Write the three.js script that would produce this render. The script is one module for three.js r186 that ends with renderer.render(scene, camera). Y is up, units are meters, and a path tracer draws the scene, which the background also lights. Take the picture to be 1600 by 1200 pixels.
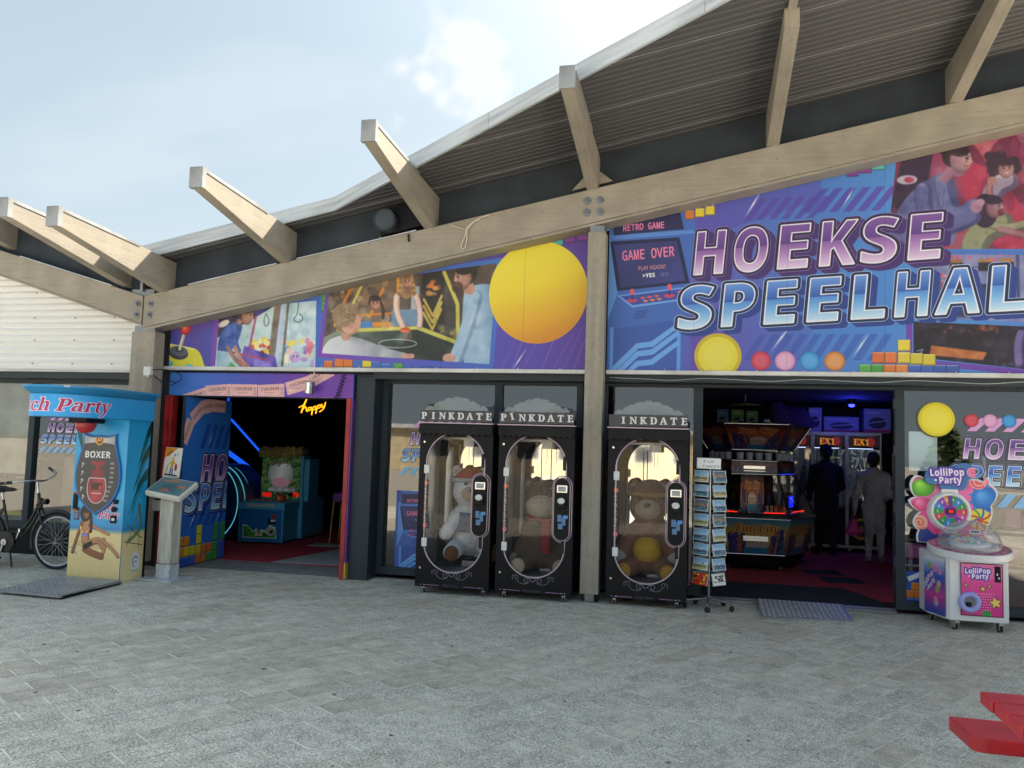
import * as THREE from 'three';
import { RoundedBoxGeometry } from 'three/addons/geometries/RoundedBoxGeometry.js';
import { mergeGeometries } from 'three/addons/utils/BufferGeometryUtils.js';
import { MarchingCubes } from 'three/addons/objects/MarchingCubes.js';
import { TextGeometry } from 'three/addons/geometries/TextGeometry.js';
import { FontLoader } from 'three/addons/loaders/FontLoader.js';
import { ImprovedNoise } from 'three/addons/math/ImprovedNoise.js';

// ---------------------------------------------------------------- camera, sky, sun, exposure
const scene = new THREE.Scene();
const camera = new THREE.PerspectiveCamera(50.23, 4 / 3, 0.1, 600);
camera.position.set(0, 1.62, 9.3);
{
  const yaw = 13 * Math.PI / 180, pitch = Math.atan(100 / 1280), roll = Math.atan(0.0307);
  const f = new THREE.Vector3(-Math.sin(yaw) * Math.cos(pitch), Math.sin(pitch), -Math.cos(yaw) * Math.cos(pitch));
  const r = new THREE.Vector3().crossVectors(f, new THREE.Vector3(0, 1, 0)).normalize();
  const u = new THREE.Vector3().crossVectors(r, f);
  camera.up.copy(u.multiplyScalar(Math.cos(roll)).addScaledVector(r, -Math.sin(roll)));
  camera.lookAt(camera.position.clone().add(f));
}
const renderer = new THREE.WebGLRenderer({ antialias: true });
renderer.toneMapping = THREE.LinearToneMapping;
renderer.toneMappingExposure = 3.5;
renderer.shadowMap.enabled = true;
const SUN = new THREE.Vector3(0.30, 0.71, -0.63).normalize();
const sun = new THREE.DirectionalLight(0xfff0d8, 5.0);
sun.position.copy(SUN).multiplyScalar(60); sun.castShadow = true; sun.shadow.radius = 3;
sun.shadow.camera.left = sun.shadow.camera.bottom = -25; sun.shadow.camera.right = sun.shadow.camera.top = 25; sun.shadow.camera.far = 150;
sun.shadow.mapSize.set(4096, 4096);
scene.add(sun, sun.target);

let seed = 20240611;
const rnd = () => { seed = (seed + 0x6d2b79f5) | 0; let t = Math.imul(seed ^ (seed >>> 15), 1 | seed); t = (t + Math.imul(t ^ (t >>> 7), 61 | t)) ^ t; return ((t ^ (t >>> 14)) >>> 0) / 4294967296; };
const rr = (a, b) => a + (b - a) * rnd();
const pick = (a) => a[Math.floor(rnd() * a.length)];
const noise3 = new ImprovedNoise();
const fbm = (x, y, z, n = 4) => { let s = 0, a = 0.5; for (let i = 0; i < n; i++) { s += a * noise3.noise(x, y, z); x *= 2.03; y *= 2.03; z *= 2.03; a *= 0.5; } return s; };
const sstep = (a, b, x) => { const t = Math.min(1, Math.max(0, (x - a) / (b - a))); return t * t * (3 - 2 * t); };
{
  const W = 2048, H = 1024, data = new Float32Array(W * H * 4), d = new THREE.Vector3();
  const cloudAt = new THREE.Vector3(-0.264, 0.405, -0.876).normalize(), cx = new THREE.Vector3().crossVectors(cloudAt, new THREE.Vector3(0, 1, 0)).normalize(), cy = new THREE.Vector3().crossVectors(cx, cloudAt);
  for (let j = 0; j < H; j++) {
    const v = ((j + 0.5) / H - 0.5) * Math.PI, y = Math.sin(v), c = Math.cos(v);
    for (let i = 0; i < W; i++) {
      const a = ((i + 0.5) / W - 0.5) * 2 * Math.PI; d.set(Math.cos(a) * c, y, Math.sin(a) * c);
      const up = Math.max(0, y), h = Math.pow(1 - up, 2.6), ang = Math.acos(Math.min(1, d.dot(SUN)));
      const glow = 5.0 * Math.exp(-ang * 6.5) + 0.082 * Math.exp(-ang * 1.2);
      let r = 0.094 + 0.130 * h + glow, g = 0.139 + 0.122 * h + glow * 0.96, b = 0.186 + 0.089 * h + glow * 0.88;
      if (y > 0.02) {
        const p = 1.1 / (y + 0.25), veil = sstep(0.0, 0.5, fbm(d.x * p * 1.2 + 3.1, d.z * p * 2.6, 1.7, 4) + 0.1) * 0.22 * sstep(0.02, 0.2, y);
        const ax = d.dot(cx), ay = d.dot(cy), front = d.dot(cloudAt) > 0.5;
        let puff = 0;
        if (front) {
          const m = Math.exp(-((ax * ax) / 0.0062 + (ay * ay) / 0.0062));
          const n = fbm(ax * 11 + 5, ay * 11 + 2, 0.3, 6) + 0.5 * fbm(ax * 34, ay * 34, 4.1, 4);
          puff = sstep(0.32, 0.95, m * 0.8 + n * 1.5) * sstep(0.0, 0.5, m) * 0.9;
        }
        const far = sstep(0.22, 0.6, fbm(d.x * p * 2.2 + 9, d.z * p * 2.2 + 4, 6.2, 5) + 0.02) * 0.35 * (1 - sstep(0.75, 0.9, d.dot(cloudAt))) * sstep(0.05, 0.2, y);
        const k = Math.min(0.9, veil + puff + far);
        r += (Math.max(0.288, r) - r) * k; g += (Math.max(0.297, g) - g) * k; b += (Math.max(0.302, b) - b) * k;
      }
      if (y < 0) { const k = Math.min(1, -y * 8); r += (0.23 - r) * k; g += (0.22 - g) * k; b += (0.20 - b) * k; }
      const o = (j * W + i) * 4; data[o] = r; data[o + 1] = g; data[o + 2] = b; data[o + 3] = 1;
    }
  }
  const t = new THREE.DataTexture(data, W, H, THREE.RGBAFormat, THREE.FloatType);
  t.mapping = THREE.EquirectangularReflectionMapping; t.magFilter = THREE.LinearFilter; t.minFilter = THREE.LinearFilter; t.needsUpdate = true;
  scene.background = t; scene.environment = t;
}

// ---------------------------------------------------------------- helpers
const used = new Map();
function numbered(n) { const k = used.get(n) ?? 0; used.set(n, k + 1); return k ? n + '_' + String(k).padStart(3, '0') : n; }
const nz = (geo) => { const g = geo.index ? geo.toNonIndexed() : geo; for (const k of Object.keys(g.attributes)) if (!['position', 'normal', 'uv'].includes(k)) g.deleteAttribute(k); if (!g.attributes.uv) g.setAttribute('uv', new THREE.Float32BufferAttribute(new Float32Array(g.attributes.position.count * 2), 2)); return g; };
const merge = (...gs) => { const l = gs.flat(); return l.length === 1 ? l[0] : mergeGeometries(l.map(nz)); };
function thing(name, label, category, p = [0, 0, 0], turn = 0, group) {
  const o = new THREE.Group(); o.name = numbered(name); o.position.set(...p); o.rotation.y = turn; scene.add(o);
  o.userData = { label, category }; if (group) o.userData.group = group; return o;
}
function struct(name) { const o = new THREE.Group(); o.name = numbered(name); o.userData = { kind: 'structure' }; scene.add(o); return o; }
function part(name, geo, m, parent, p, r) {
  const o = new THREE.Mesh(geo, m); o.name = name; o.castShadow = o.receiveShadow = true;
  if (p) o.position.set(...p); if (r) o.rotation.set(...r); parent.add(o); return o;
}
function solo(name, geo, m, label, category, p, r, group) { const o = part(numbered(name), geo, m, scene, p, r); o.userData = { label, category }; if (group) o.userData.group = group; return o; }
const tr = (g, x = 0, y = 0, z = 0, rx = 0, ry = 0, rz = 0) => { if (rx) g.rotateX(rx); if (ry) g.rotateY(ry); if (rz) g.rotateZ(rz); return g.translate(x, y, z); };
function box(w, h, d, x = 0, y = 0, z = 0) {                                     // uv in metres
  const g = new THREE.BoxGeometry(w, h, d), uv = g.attributes.uv, dims = [[d, h], [d, h], [w, d], [w, d], [w, h], [w, h]];
  for (let i = 0; i < 24; i++) { const [a, b] = dims[Math.floor(i / 4)]; uv.setXY(i, uv.getX(i) * a + x * 0.37, uv.getY(i) * b + y * 0.61); }
  return g.translate(x, y, z);
}
const span = (x0, x1, y0, y1, z0, z1) => box(x1 - x0, y1 - y0, z1 - z0, (x0 + x1) / 2, (y0 + y1) / 2, (z0 + z1) / 2);
const rbox = (w, h, d, r = 0.01, s = 2, x = 0, y = 0, z = 0) => new RoundedBoxGeometry(w, h, d, s, r).translate(x, y, z);
const cyl = (r0, r1, h, n = 16, x = 0, y = 0, z = 0) => new THREE.CylinderGeometry(r1, r0, h, n).translate(x, y, z);
const V = (...a) => new THREE.Vector3(...a);
function rod(a, b, r, n = 8) { const A = V(...a), B = V(...b), g = new THREE.CylinderGeometry(r, r, A.distanceTo(B), n); g.applyQuaternion(new THREE.Quaternion().setFromUnitVectors(V(0, 1, 0), B.clone().sub(A).normalize())); const m = A.add(B).multiplyScalar(0.5); return g.translate(m.x, m.y, m.z); }
const tube = (pts, r, seg = 32, n = 8, closed = false) => new THREE.TubeGeometry(new THREE.CatmullRomCurve3(pts.map((p) => V(...p)), closed), seg, r, n, closed);
const sphere = (r, x = 0, y = 0, z = 0, sx = 1, sy = 1, sz = 1, n = 20) => new THREE.SphereGeometry(r, n, Math.round(n * 0.7)).scale(sx, sy, sz).translate(x, y, z);
function extrude(pts, depth, bevel = 0, holes = []) {
  const s = pts instanceof THREE.Shape ? pts : new THREE.Shape(pts.map((p) => new THREE.Vector2(...p)));
  for (const h of holes) s.holes.push(h);
  return new THREE.ExtrudeGeometry(s, { depth, bevelEnabled: bevel > 0, bevelSize: bevel, bevelThickness: bevel, bevelSegments: 2, bevelOffset: -bevel, curveSegments: 24 });
}
const quad = (w, h, u0 = 0, v0 = 0, u1 = 1, v1 = 1) => { const g = new THREE.PlaneGeometry(w, h), uv = g.attributes.uv; for (let i = 0; i < 4; i++) uv.setXY(i, uv.getX(i) > 0.5 ? u1 : u0, uv.getY(i) > 0.5 ? v1 : v0); return g; };
function stadium(w, h, x = 0, y = 0, kind = THREE.Shape) { const s = new kind(), r = w / 2, k = h / 2 - r; s.absarc(x, y + k, r, 0, Math.PI, false); s.absarc(x, y - k, r, Math.PI, 2 * Math.PI, false); s.closePath(); return s; }
function rrect(w, h, r, x = 0, y = 0, kind = THREE.Shape) { const s = new kind(), a = w / 2, b = h / 2; s.moveTo(x - a + r, y - b); s.lineTo(x + a - r, y - b); s.absarc(x + a - r, y - b + r, r, -Math.PI / 2, 0); s.lineTo(x + a, y + b - r); s.absarc(x + a - r, y + b - r, r, 0, Math.PI / 2); s.lineTo(x - a + r, y + b); s.absarc(x - a + r, y + b - r, r, Math.PI / 2, Math.PI); s.lineTo(x - a, y - b + r); s.absarc(x - a + r, y - b + r, r, Math.PI, Math.PI * 1.5); return s; }

// textures: canvases drawn in centimetres, y up
function art(w, h, s, draw, clear) {
  const c = document.createElement('canvas'); c.width = Math.round(w * s); c.height = Math.round(h * s);
  const x = c.getContext('2d'); x.setTransform(s, 0, 0, -s, 0, h * s); x.lineJoin = 'round'; x.lineCap = 'round';
  draw(x, w, h);
  const t = new THREE.CanvasTexture(c); t.colorSpace = THREE.SRGBColorSpace; t.anisotropy = 8; t.userData.w = w; t.userData.h = h; return t;
}
function grain(n, rep, f) {                                                     // grey tileable-ish noise map
  const d = new Uint8Array(n * n * 4);
  for (let j = 0; j < n; j++) for (let i = 0; i < n; i++) { const v = Math.max(0, Math.min(255, f(i / n, j / n, i, j) * 255)), o = (j * n + i) * 4; d[o] = d[o + 1] = d[o + 2] = v; d[o + 3] = 255; }
  const t = new THREE.DataTexture(d, n, n); t.wrapS = t.wrapT = THREE.MirroredRepeatWrapping; t.magFilter = THREE.LinearFilter; t.minFilter = THREE.LinearMipmapLinearFilter; t.generateMipmaps = true; t.repeat.set(rep, rep); t.needsUpdate = true; return t;
}
const srgb = (t) => { t.colorSpace = THREE.SRGBColorSpace; return t; };
const lin = (r, g, b) => new THREE.Color().setRGB(r, g, b);
const mat = (c, rough = 0.6, o = {}) => new THREE.MeshStandardMaterial({ color: Array.isArray(c) ? lin(...c) : c, roughness: rough, ...o });
const printed = (t, rough = 0.45, o = {}) => new THREE.MeshStandardMaterial({ map: t, roughness: rough, ...o });
const GR = {
  blotch: grain(256, 0.6, (u, v) => 0.92 + 0.30 * fbm(u * 5, v * 5, 2.2, 5) + 0.05 * (rnd() - 0.5)),
  wood: grain(512, 0.7, (u, v) => 0.93 + 0.07 * fbm(u * 3, v * 60, 1.2, 4) + 0.16 * fbm(u * 4, v * 4, 8.2, 4) - 0.07 * sstep(0.36, 0.5, fbm(u * 14, v * 26, 3.3, 3)) - (fbm(u * 34, v * 34, 5.5, 2) > 0.40 ? 0.14 : 0) - 0.06 * sstep(0.2, 0.3, fbm(u * 5, v * 110, 9.1, 2)) + 0.05 * (rnd() - 0.5)),
  fine: grain(256, 3, () => 0.5 + 0.5 * (rnd() - 0.5)),
  speck: grain(512, 1, (u, v) => { const n = fbm(u * 90, v * 90, 0.4, 2), m = fbm(u * 160 + 7, v * 160, 3.4, 2); return 0.86 + 0.22 * fbm(u * 6, v * 6, 4, 4) + (n > 0.14 ? 0.3 : 0) - (m > 0.14 ? 0.36 : 0) + 0.2 * (rnd() - 0.5); }),
  worn: grain(512, 1, (u, v) => { const n = fbm(u * 80, v * 80, 7.4, 2), m = fbm(u * 120 + 7, v * 120, 5.4, 2); return 0.90 + 0.24 * fbm(u * 7, v * 7, 4, 5) + (n > 0.2 ? 0.2 : 0) - (m > 0.2 ? 0.26 : 0) + 0.14 * (rnd() - 0.5); }),
  plush: grain(256, 2.2, (u, v) => 0.5 + 0.7 * fbm(u * 12, v * 12, 5, 5) + 0.25 * (rnd() - 0.5)),
  fur: grain(256, 6, (u, v) => 0.84 + 0.4 * fbm(u * 60, v * 60, 2, 3) + 0.3 * (rnd() - 0.5)),
};
for (const k of ['blotch', 'wood', 'speck', 'worn', 'fur']) { GR[k + 'C'] = GR[k].clone(); srgb(GR[k + 'C']); GR[k + 'C'].needsUpdate = true; }
const M = {
  tan: mat([0.375, 0.338, 0.278], 0.75, { map: GR.woodC, bumpMap: GR.wood, bumpScale: 0.003 }),
  cap: mat([0.40, 0.42, 0.44], 0.5, { map: GR.blotchC, metalness: 0.2 }),
  cap2: mat([0.48, 0.48, 0.48], 0.45, { metalness: 0.15 }),
  grey: mat([0.62, 0.66, 0.70], 0.45, { map: GR.blotchC, metalness: 0.15 }),
  anthr: new THREE.MeshPhysicalMaterial({ color: lin(0.036, 0.048, 0.060), roughness: 0.55, specularIntensity: 0.5, roughnessMap: GR.blotch }),
  dark: mat([0.02, 0.027, 0.038], 0.7, { map: GR.blotchC }),
  black: new THREE.MeshPhysicalMaterial({ color: lin(0.007, 0.0075, 0.010), roughness: 0.5, specularIntensity: 0.4, roughnessMap: GR.blotch }),
  clearGlass: new THREE.MeshPhysicalMaterial({ color: 0xffffff, transmission: 1, roughness: 0, thickness: 0, ior: 1.36 }),
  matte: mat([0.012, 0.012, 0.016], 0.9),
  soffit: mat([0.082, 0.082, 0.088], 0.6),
  wallblue: mat([0.035, 0.048, 0.065], 0.8, { map: GR.blotchC }),
  white: mat([0.74, 0.74, 0.71], 0.5, { map: GR.blotchC }),
  chrome: mat([0.62, 0.63, 0.65], 0.25, { metalness: 1, roughnessMap: GR.blotch }),
  steel: mat([0.30, 0.31, 0.33], 0.42, { metalness: 0.85, map: GR.blotchC }),
  tread: mat([0.42, 0.43, 0.45], 0.45, { metalness: 0.45, map: GR.blotchC }),
  rubber: mat([0.02, 0.02, 0.02], 0.85),
  red: mat([0.52, 0.03, 0.03], 0.5, { map: GR.blotchC }),
  glass: new THREE.MeshPhysicalMaterial({ color: 0xf4f8f8, transmission: 1, roughness: 0, thickness: 0, ior: 2.15 }),
  bounceLining: mat([0.55, 0.56, 0.57], 0.3, { metalness: 0.6 }),
  mirror: mat([0.52, 0.53, 0.54], 0.04, { metalness: 1 }),
  acrylic: new THREE.MeshPhysicalMaterial({ color: 0xdfe6ea, transmission: 0.86, roughness: 0.2, thickness: 0 }),
};
const glow = (c, k) => new THREE.MeshStandardMaterial({ color: 0x080808, emissive: c, emissiveIntensity: k });

// ---------------------------------------------------------------- ground and pavers
const groundMat = mat([0.66, 0.62, 0.54], 0.9, { map: GR.speckC });
{
  const g = new THREE.PlaneGeometry(400, 400); const uv = g.attributes.uv; for (let i = 0; i < uv.count; i++) uv.setXY(i, uv.getX(i) * 400, uv.getY(i) * 400);
  const o = part('ground', g.rotateX(-Math.PI / 2).translate(0, -0.012, 0), groundMat, scene); o.userData = { kind: 'structure' };
  const pav = struct('pavement');
  const grout = mat([0.86, 0.82, 0.72], 0.95, { map: GR.blotchC });
  const gs = new THREE.PlaneGeometry(20, 11); { const u = gs.attributes.uv; for (let i = 0; i < 4; i++) u.setXY(i, u.getX(i) * 20, u.getY(i) * 11); }
  part('joint_sand', gs.rotateX(-Math.PI / 2).translate(-3, -0.0036, 5.2), grout, pav);
  const L = 0.4, Wd = 0.2, ang = Math.atan2(0.84, 0.54);
  const base = [];
  for (let k = 0; k < 14; k++) {
    const w = L - 0.015, h = Wd - 0.010, g = extrude([[-w / 2, -h / 2], [w / 2, -h / 2], [w / 2, h / 2], [-w / 2, h / 2]], 0.03, 0.0015);
    const uv = g.attributes.uv, ox = rnd() * 3, oy = rnd() * 3; for (let i = 0; i < uv.count; i++) uv.setXY(i, uv.getX(i) + ox, uv.getY(i) + oy);
    g.rotateX(-Math.PI / 2).translate(0, -0.0315, 0); base.push(g);
  }
  const tones = [];
  for (const [c, m, rough] of [[[0.84, 0.79, 0.68], GR.speckC, 0.85], [[0.79, 0.74, 0.63], GR.speckC, 0.85], [[0.74, 0.685, 0.575], GR.wornC, 0.8], [[0.68, 0.625, 0.52], GR.wornC, 0.78], [[0.63, 0.575, 0.475], GR.wornC, 0.75]])
    tones.push(mat(c, rough, { map: m, bumpMap: m === GR.speckC ? GR.speck : GR.worn, bumpScale: 0.0025 }));
  const list = [];
  for (let j = -60; j < 60; j++) for (let i = -40; i < 40; i++) {
    const a = (i + (j & 1 ? 0.5 : 0) + 0.06 * (rnd() - 0.5) * 0.2) * L, b = j * Wd, x = -2 + a * 0.54 + b * 0.84, z = 3.5 - a * 0.84 + b * 0.54;
    if (z < -0.12 || z > 7.2 || x < -11.5 || x > 5.5) continue;
    if (z > 6.2 && Math.abs(x + 2) > 5) continue;
    const n = fbm(x * 0.7, z * 0.7, 3.3, 3) + 0.42 * (rnd() - 0.5);
    const t = n > 0.16 ? 0 : n > 0.02 ? 1 : n > -0.1 ? 2 : n > -0.2 ? 3 : 4;
    const dx = x - camera.position.x, dz = z - camera.position.z;
    const fwd = -dx * Math.sin(0.2269) - dz * Math.cos(0.2269), side = dx * Math.cos(0.2269) - dz * Math.sin(0.2269);
    const seen = fwd > 2.9 && Math.abs(side / fwd) < 0.66;
    list.push({ x, z, t, y: (rnd() - 0.5) * 0.0016, rx: (rnd() - 0.5) * 0.006, rz: (rnd() - 0.5) * 0.004, v: Math.floor(rnd() * base.length), d: fwd, seen });
  }
  list.sort((p, q) => (q.seen - p.seen) || p.d - q.d);
  const rest = tones.map(() => []);
  list.forEach((p, k) => {
    if (k < 300) { const o = part('paver', base[p.v], tones[p.t], pav, [p.x, p.y, p.z], [p.rx, ang, p.rz]); o.rotation.order = 'YXZ'; return; }
    const g = base[p.v].clone(); g.rotateX(p.rx).rotateY(ang).translate(p.x, p.y, p.z); rest[p.t].push(g);
  });
  const gum = [mat([0.10, 0.10, 0.095], 0.8), mat([0.72, 0.71, 0.68], 0.7), mat([0.2, 0.17, 0.13], 0.8)];
  for (let i = 0; i < 46; i++) { const s = rr(0.008, 0.02); part(i % 9 === 0 ? 'litter' : 'gum_spot', cyl(s, s * 0.9, 0.002, 9).scale(1, 1, rr(0.6, 1)), gum[i % 9 === 0 ? 1 : i % 5 ? 0 : 2], pav, [rr(-6, 2.2), 0.002, rr(0.9, 6.3)], [0, rr(0, 3), 0]); }
  rest.forEach((l, k) => { if (l.length) part('farther_pavers', mergeGeometries(l), tones[k], pav).userData.kind = 'stuff'; });
}

// ---------------------------------------------------------------- the roof: beams, rafters, sheets
const rb = (x) => 3.437 + 0.2037 * (x + 6.488);                       // underside of the rafters at the beam, right slope
const lb = (x) => 3.437 + 0.300 * (-6.86 - x) + 0.01;                 // left slope
function beamGeo(pts, d) { const g = extrude(pts, d, 0.006); return g; }
{
  const B0 = (x) => 3.011 + 0.2062 * (x + 6.657), B1 = (x) => 3.461 + 0.2020 * (x + 6.435);
  const b = thing('glulam_beam', 'long beige timber beam rising to the right above the arcade banners', 'beam');
  part('timber', beamGeo([[-6.815, B0(-6.815)], [6.6, B0(6.6)], [6.6, B1(6.6)], [-6.815, B1(-6.815)]], 0.27).translate(0, 0, 0.155), M.tan, b);
  const lip = span(-6.8, 6.5, -0.012, 0.0, 0, 0.25); lip.rotateZ(Math.atan(0.2062)); 
  part('lower_lamella', extrude([[-6.8, B0(-6.8) - 0.035], [6.6, B0(6.6) - 0.035], [6.6, B0(6.6) - 0.004], [-6.8, B0(-6.8) - 0.004]], 0.262, 0.003).translate(0, 0, 0.157), M.tan, b);
  for (const [x0, x1] of [[-6.2, -5.02], [-4.75, -3.25]]) part('metal_flashing', extrude([[x0, B1(x0) + 0.002], [x1, B1(x1) + 0.002], [x1, B1(x1) + 0.014], [x0, B1(x0) + 0.014]], 0.13).translate(0, 0, 0.31), M.grey, b);
  const boltG = merge(tr(cyl(0.045, 0.045, 0.012, 20), 0, 0, 0, Math.PI / 2), tr(cyl(0.024, 0.022, 0.02, 6), 0, 0, 0.014, Math.PI / 2), tr(cyl(0.010, 0.010, 0.034, 8), 0, 0, 0.018, Math.PI / 2));
  for (const [x, y] of [[-6.722, 3.278], [-6.73, 3.14], [-1.25, 4.384], [-1.108, 4.386], [-1.254, 4.254], [-1.105, 4.256]]) part('bolt', boltG, M.steel, b, [x, y, 0.437]);
  const C0 = (x) => 3.011 + 0.306 * (-6.66 - x) - 0.03, C1 = (x) => 3.44 + 0.288 * (-7.057 - x) + 0.005;
  const c = thing('glulam_beam', 'beige timber beam sloping up to the left above the white corrugated cladding', 'beam');
  part('timber', beamGeo([[-11.6, C0(-11.6)], [-6.835, C0(-6.835)], [-6.835, C1(-6.835)], [-11.6, C1(-11.6)]], 0.27).translate(0, 0, 0.155), M.tan, c);
  part('lower_lamella', extrude([[-11.6, C0(-11.6) - 0.03], [-6.835, C0(-6.835) - 0.03], [-6.835, C0(-6.835) - 0.004], [-11.6, C0(-11.6) - 0.004]], 0.262, 0.003).translate(0, 0, 0.157), M.tan, c);
  part('metal_flashing', extrude([[-8.72, C1(-8.72) + 0.002], [-7.3, C1(-7.3) + 0.002], [-7.3, C1(-7.3) + 0.014], [-8.72, C1(-8.72) + 0.014]], 0.13).translate(0, 0, 0.31), M.grey, c);
  for (const [x, y] of [[-6.906, 3.28], [-6.914, 3.142]]) part('bolt', boltG, M.steel, c, [x, y, 0.437]);

  // rafters: deep at the beam, thin at the tip, capped with metal
  const W = 0.118, z0 = 0.22, z1 = 2.26;
  const prof = (zz) => [0.19 * (zz - 0.43), 0.425 + 0.06 * (zz - 0.43) - 0.012];
  const shape = [[z0, prof(z0)[0]], [z1, prof(z1)[0]], [z1, prof(z1)[1]], [z0, prof(z0)[1]]];
  const timber = extrude(shape, W, 0.004).rotateY(-Math.PI / 2).translate(W / 2, 0, 0);
  const zc = 1.0, cap = extrude([[zc, prof(zc)[1]], [z1 + 0.02, prof(z1)[1]], [z1 + 0.02, prof(z1)[1] + 0.022], [zc, prof(zc)[1] + 0.022]], W + 0.012).rotateY(-Math.PI / 2).translate(W / 2 + 0.006, 0, 0);
  const capSide = (s) => extrude([[zc, prof(zc)[1] - 0.012], [z1 + 0.02, prof(z1)[1] - 0.012], [z1 + 0.02, prof(z1)[1] + 0.022], [zc, prof(zc)[1] + 0.022]], 0.004).rotateY(-Math.PI / 2).translate(s * (W / 2 + 0.008) + 0.002, 0, 0);
  const endh = prof(z1)[1] - prof(z1)[0];
  const tip = merge(span(-W / 2 - 0.012, W / 2 + 0.012, prof(z1)[0] - 0.012, prof(z1)[1] + 0.024, z1 + 0.005, z1 + 0.022), span(-W / 2 - 0.0145, -W / 2 - 0.0105, prof(z1)[0] - 0.010, prof(z1)[1] + 0.02, z1 - 0.045, z1 + 0.0205), span(W / 2 + 0.0105, W / 2 + 0.0145, prof(z1)[0] - 0.010, prof(z1)[1] + 0.02, z1 - 0.045, z1 + 0.0205));
  const names = ['beige rafter over the blue boxing machine, its sunlit side ending short of the roof edge', 'sunlit beige rafter with a grey tip above the joystick picture', 'beige rafter beside the black floodlight under the roof', 'beige rafter standing on the beam joint above the middle post', 'beige rafter above the purple sign lettering, mostly in roof shade', 'beige rafter nearest the top right corner above the picture of cheering friends'];
  [-6.55, -4.90, -3.09, -1.20, 0.72, 2.50, 4.31].forEach((x, k) => {
    const r = thing('rafter', names[k] ?? 'beige rafter beyond the right edge of the picture', 'rafter', [x, rb(x), 0], 0, 'rafters carrying the roof overhang');
    part('timber', timber, M.tan, r);
    if (k < 4) { part('cap', merge(cap, capSide(1), capSide(-1)), M.cap, r); part('end_cap', tip, M.cap, r); }
    else { const e = (0.6 + 0.46 * (x + 4.2)); part('flange', extrude([[z1 - 0.3, 0.40 + 0.06 * 1.6], [e, 0.40 + 0.06 * (e - 0.43)], [e, 0.42 + 0.06 * (e - 0.43)], [z1 - 0.3, 0.42 + 0.06 * 1.6]], 0.07).rotateY(-Math.PI / 2).translate(0.035, -0.012, 0), M.tan, r); }
    if (k === 3) part('steel_shoe', merge(extrude([[-0.24, 0.02], [0.22, 0.11], [0, 0.28]], 0.02).translate(0, 0, 0.34)), M.tan, r);
  });
  [-7.18, -8.99, -10.8].forEach((x, k) => {
    const r = thing('rafter', ['beige rafter just left of the roof valley', 'beige rafter cut off by the left edge of the picture', 'beige rafter beyond the left edge'][k], 'rafter', [x, lb(x), 0], 0, 'rafters carrying the roof overhang');
    part('timber', timber, M.tan, r); part('cap', merge(cap, capSide(1), capSide(-1)), M.cap, r); part('end_cap', tip, M.cap, r);
  });

  // corrugated sheets, cut along the roof edge
  const pitch = 0.09;
  function sheet(slopeY, xa, xb, za, zb, cut) {          // ribs run along x; cut(z) gives the free end
    const zs = [], hs = [];
    for (let z = za; z < zb - 1e-6; z += pitch) { const e = Math.min(zb, z + pitch); const w = e - z; zs.push(z, z + w * 0.34, z + w * 0.46, z + w * 0.88); hs.push(0, 0, 0.009, 0.009); } zs.push(zb); hs.push(0);
    const P = [], U = [], put = (x, z, h) => { P.push(x, slopeY(x) + 0.06 * (z - 0.43) + h, z); U.push(x, z); };
    for (let k = 0; k < zs.length - 1; k++) {
      const c0 = cut(zs[k]), c1 = cut(zs[k + 1]), [l0, r0] = c0, [l1, r1] = c1; if (r0 - l0 < 0.01 && r1 - l1 < 0.01) continue;
      const A = [l0, zs[k], hs[k]], B = [r0, zs[k], hs[k]], C = [r1, zs[k + 1], hs[k + 1]], D = [l1, zs[k + 1], hs[k + 1]];
      for (const q of [A, D, C, A, C, B]) put(...q);
    }
    const g = new THREE.BufferGeometry(); g.setAttribute('position', new THREE.Float32BufferAttribute(P, 3)); g.setAttribute('uv', new THREE.Float32BufferAttribute(U, 2)); g.computeVertexNormals(); return g;
  }
  const sr = (x) => rb(x) + 0.43, sl = (x) => lb(x) + 0.43, K = 0.46, XR = 7.2, XL = -11.8, valley = -6.862;
  const edgeR = (x) => (x < -4.2 ? 0.6 : 0.6 + K * (x + 4.2)), edgeL = (x) => (x > -9.52 ? 0.6 : 0.6 + K * (-9.52 - x));
  const cutR = (z) => [z <= 0.6 ? valley : -4.2 + (z - 0.6) / K, XR], cutL = (z) => [XL, z <= 0.6 ? valley : -9.52 - (z - 0.6) / K];
  const roof = thing('roof', 'dark corrugated underside of the overhanging roof with pale metal edge', 'roof');
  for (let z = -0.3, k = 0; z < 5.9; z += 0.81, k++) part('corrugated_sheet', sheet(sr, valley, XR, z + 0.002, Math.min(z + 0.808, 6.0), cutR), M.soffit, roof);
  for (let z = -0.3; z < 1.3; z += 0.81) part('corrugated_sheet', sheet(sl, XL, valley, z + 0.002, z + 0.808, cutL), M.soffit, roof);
  for (let z = 0.51; z < 5.9; z += 0.81) { const x0 = Math.max(cutR(z)[0], valley) + 0.05; part('sheet_joint', extrude([[x0, sr(x0) + 0.06 * (z - 0.43) - 0.006], [XR, sr(XR) + 0.06 * (z - 0.43) - 0.006], [XR, sr(XR) + 0.06 * (z - 0.43) - 0.001], [x0, sr(x0) + 0.06 * (z - 0.43) - 0.001]], 0.007).translate(0, 0, z - 0.0035), M.cap, roof); }
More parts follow.
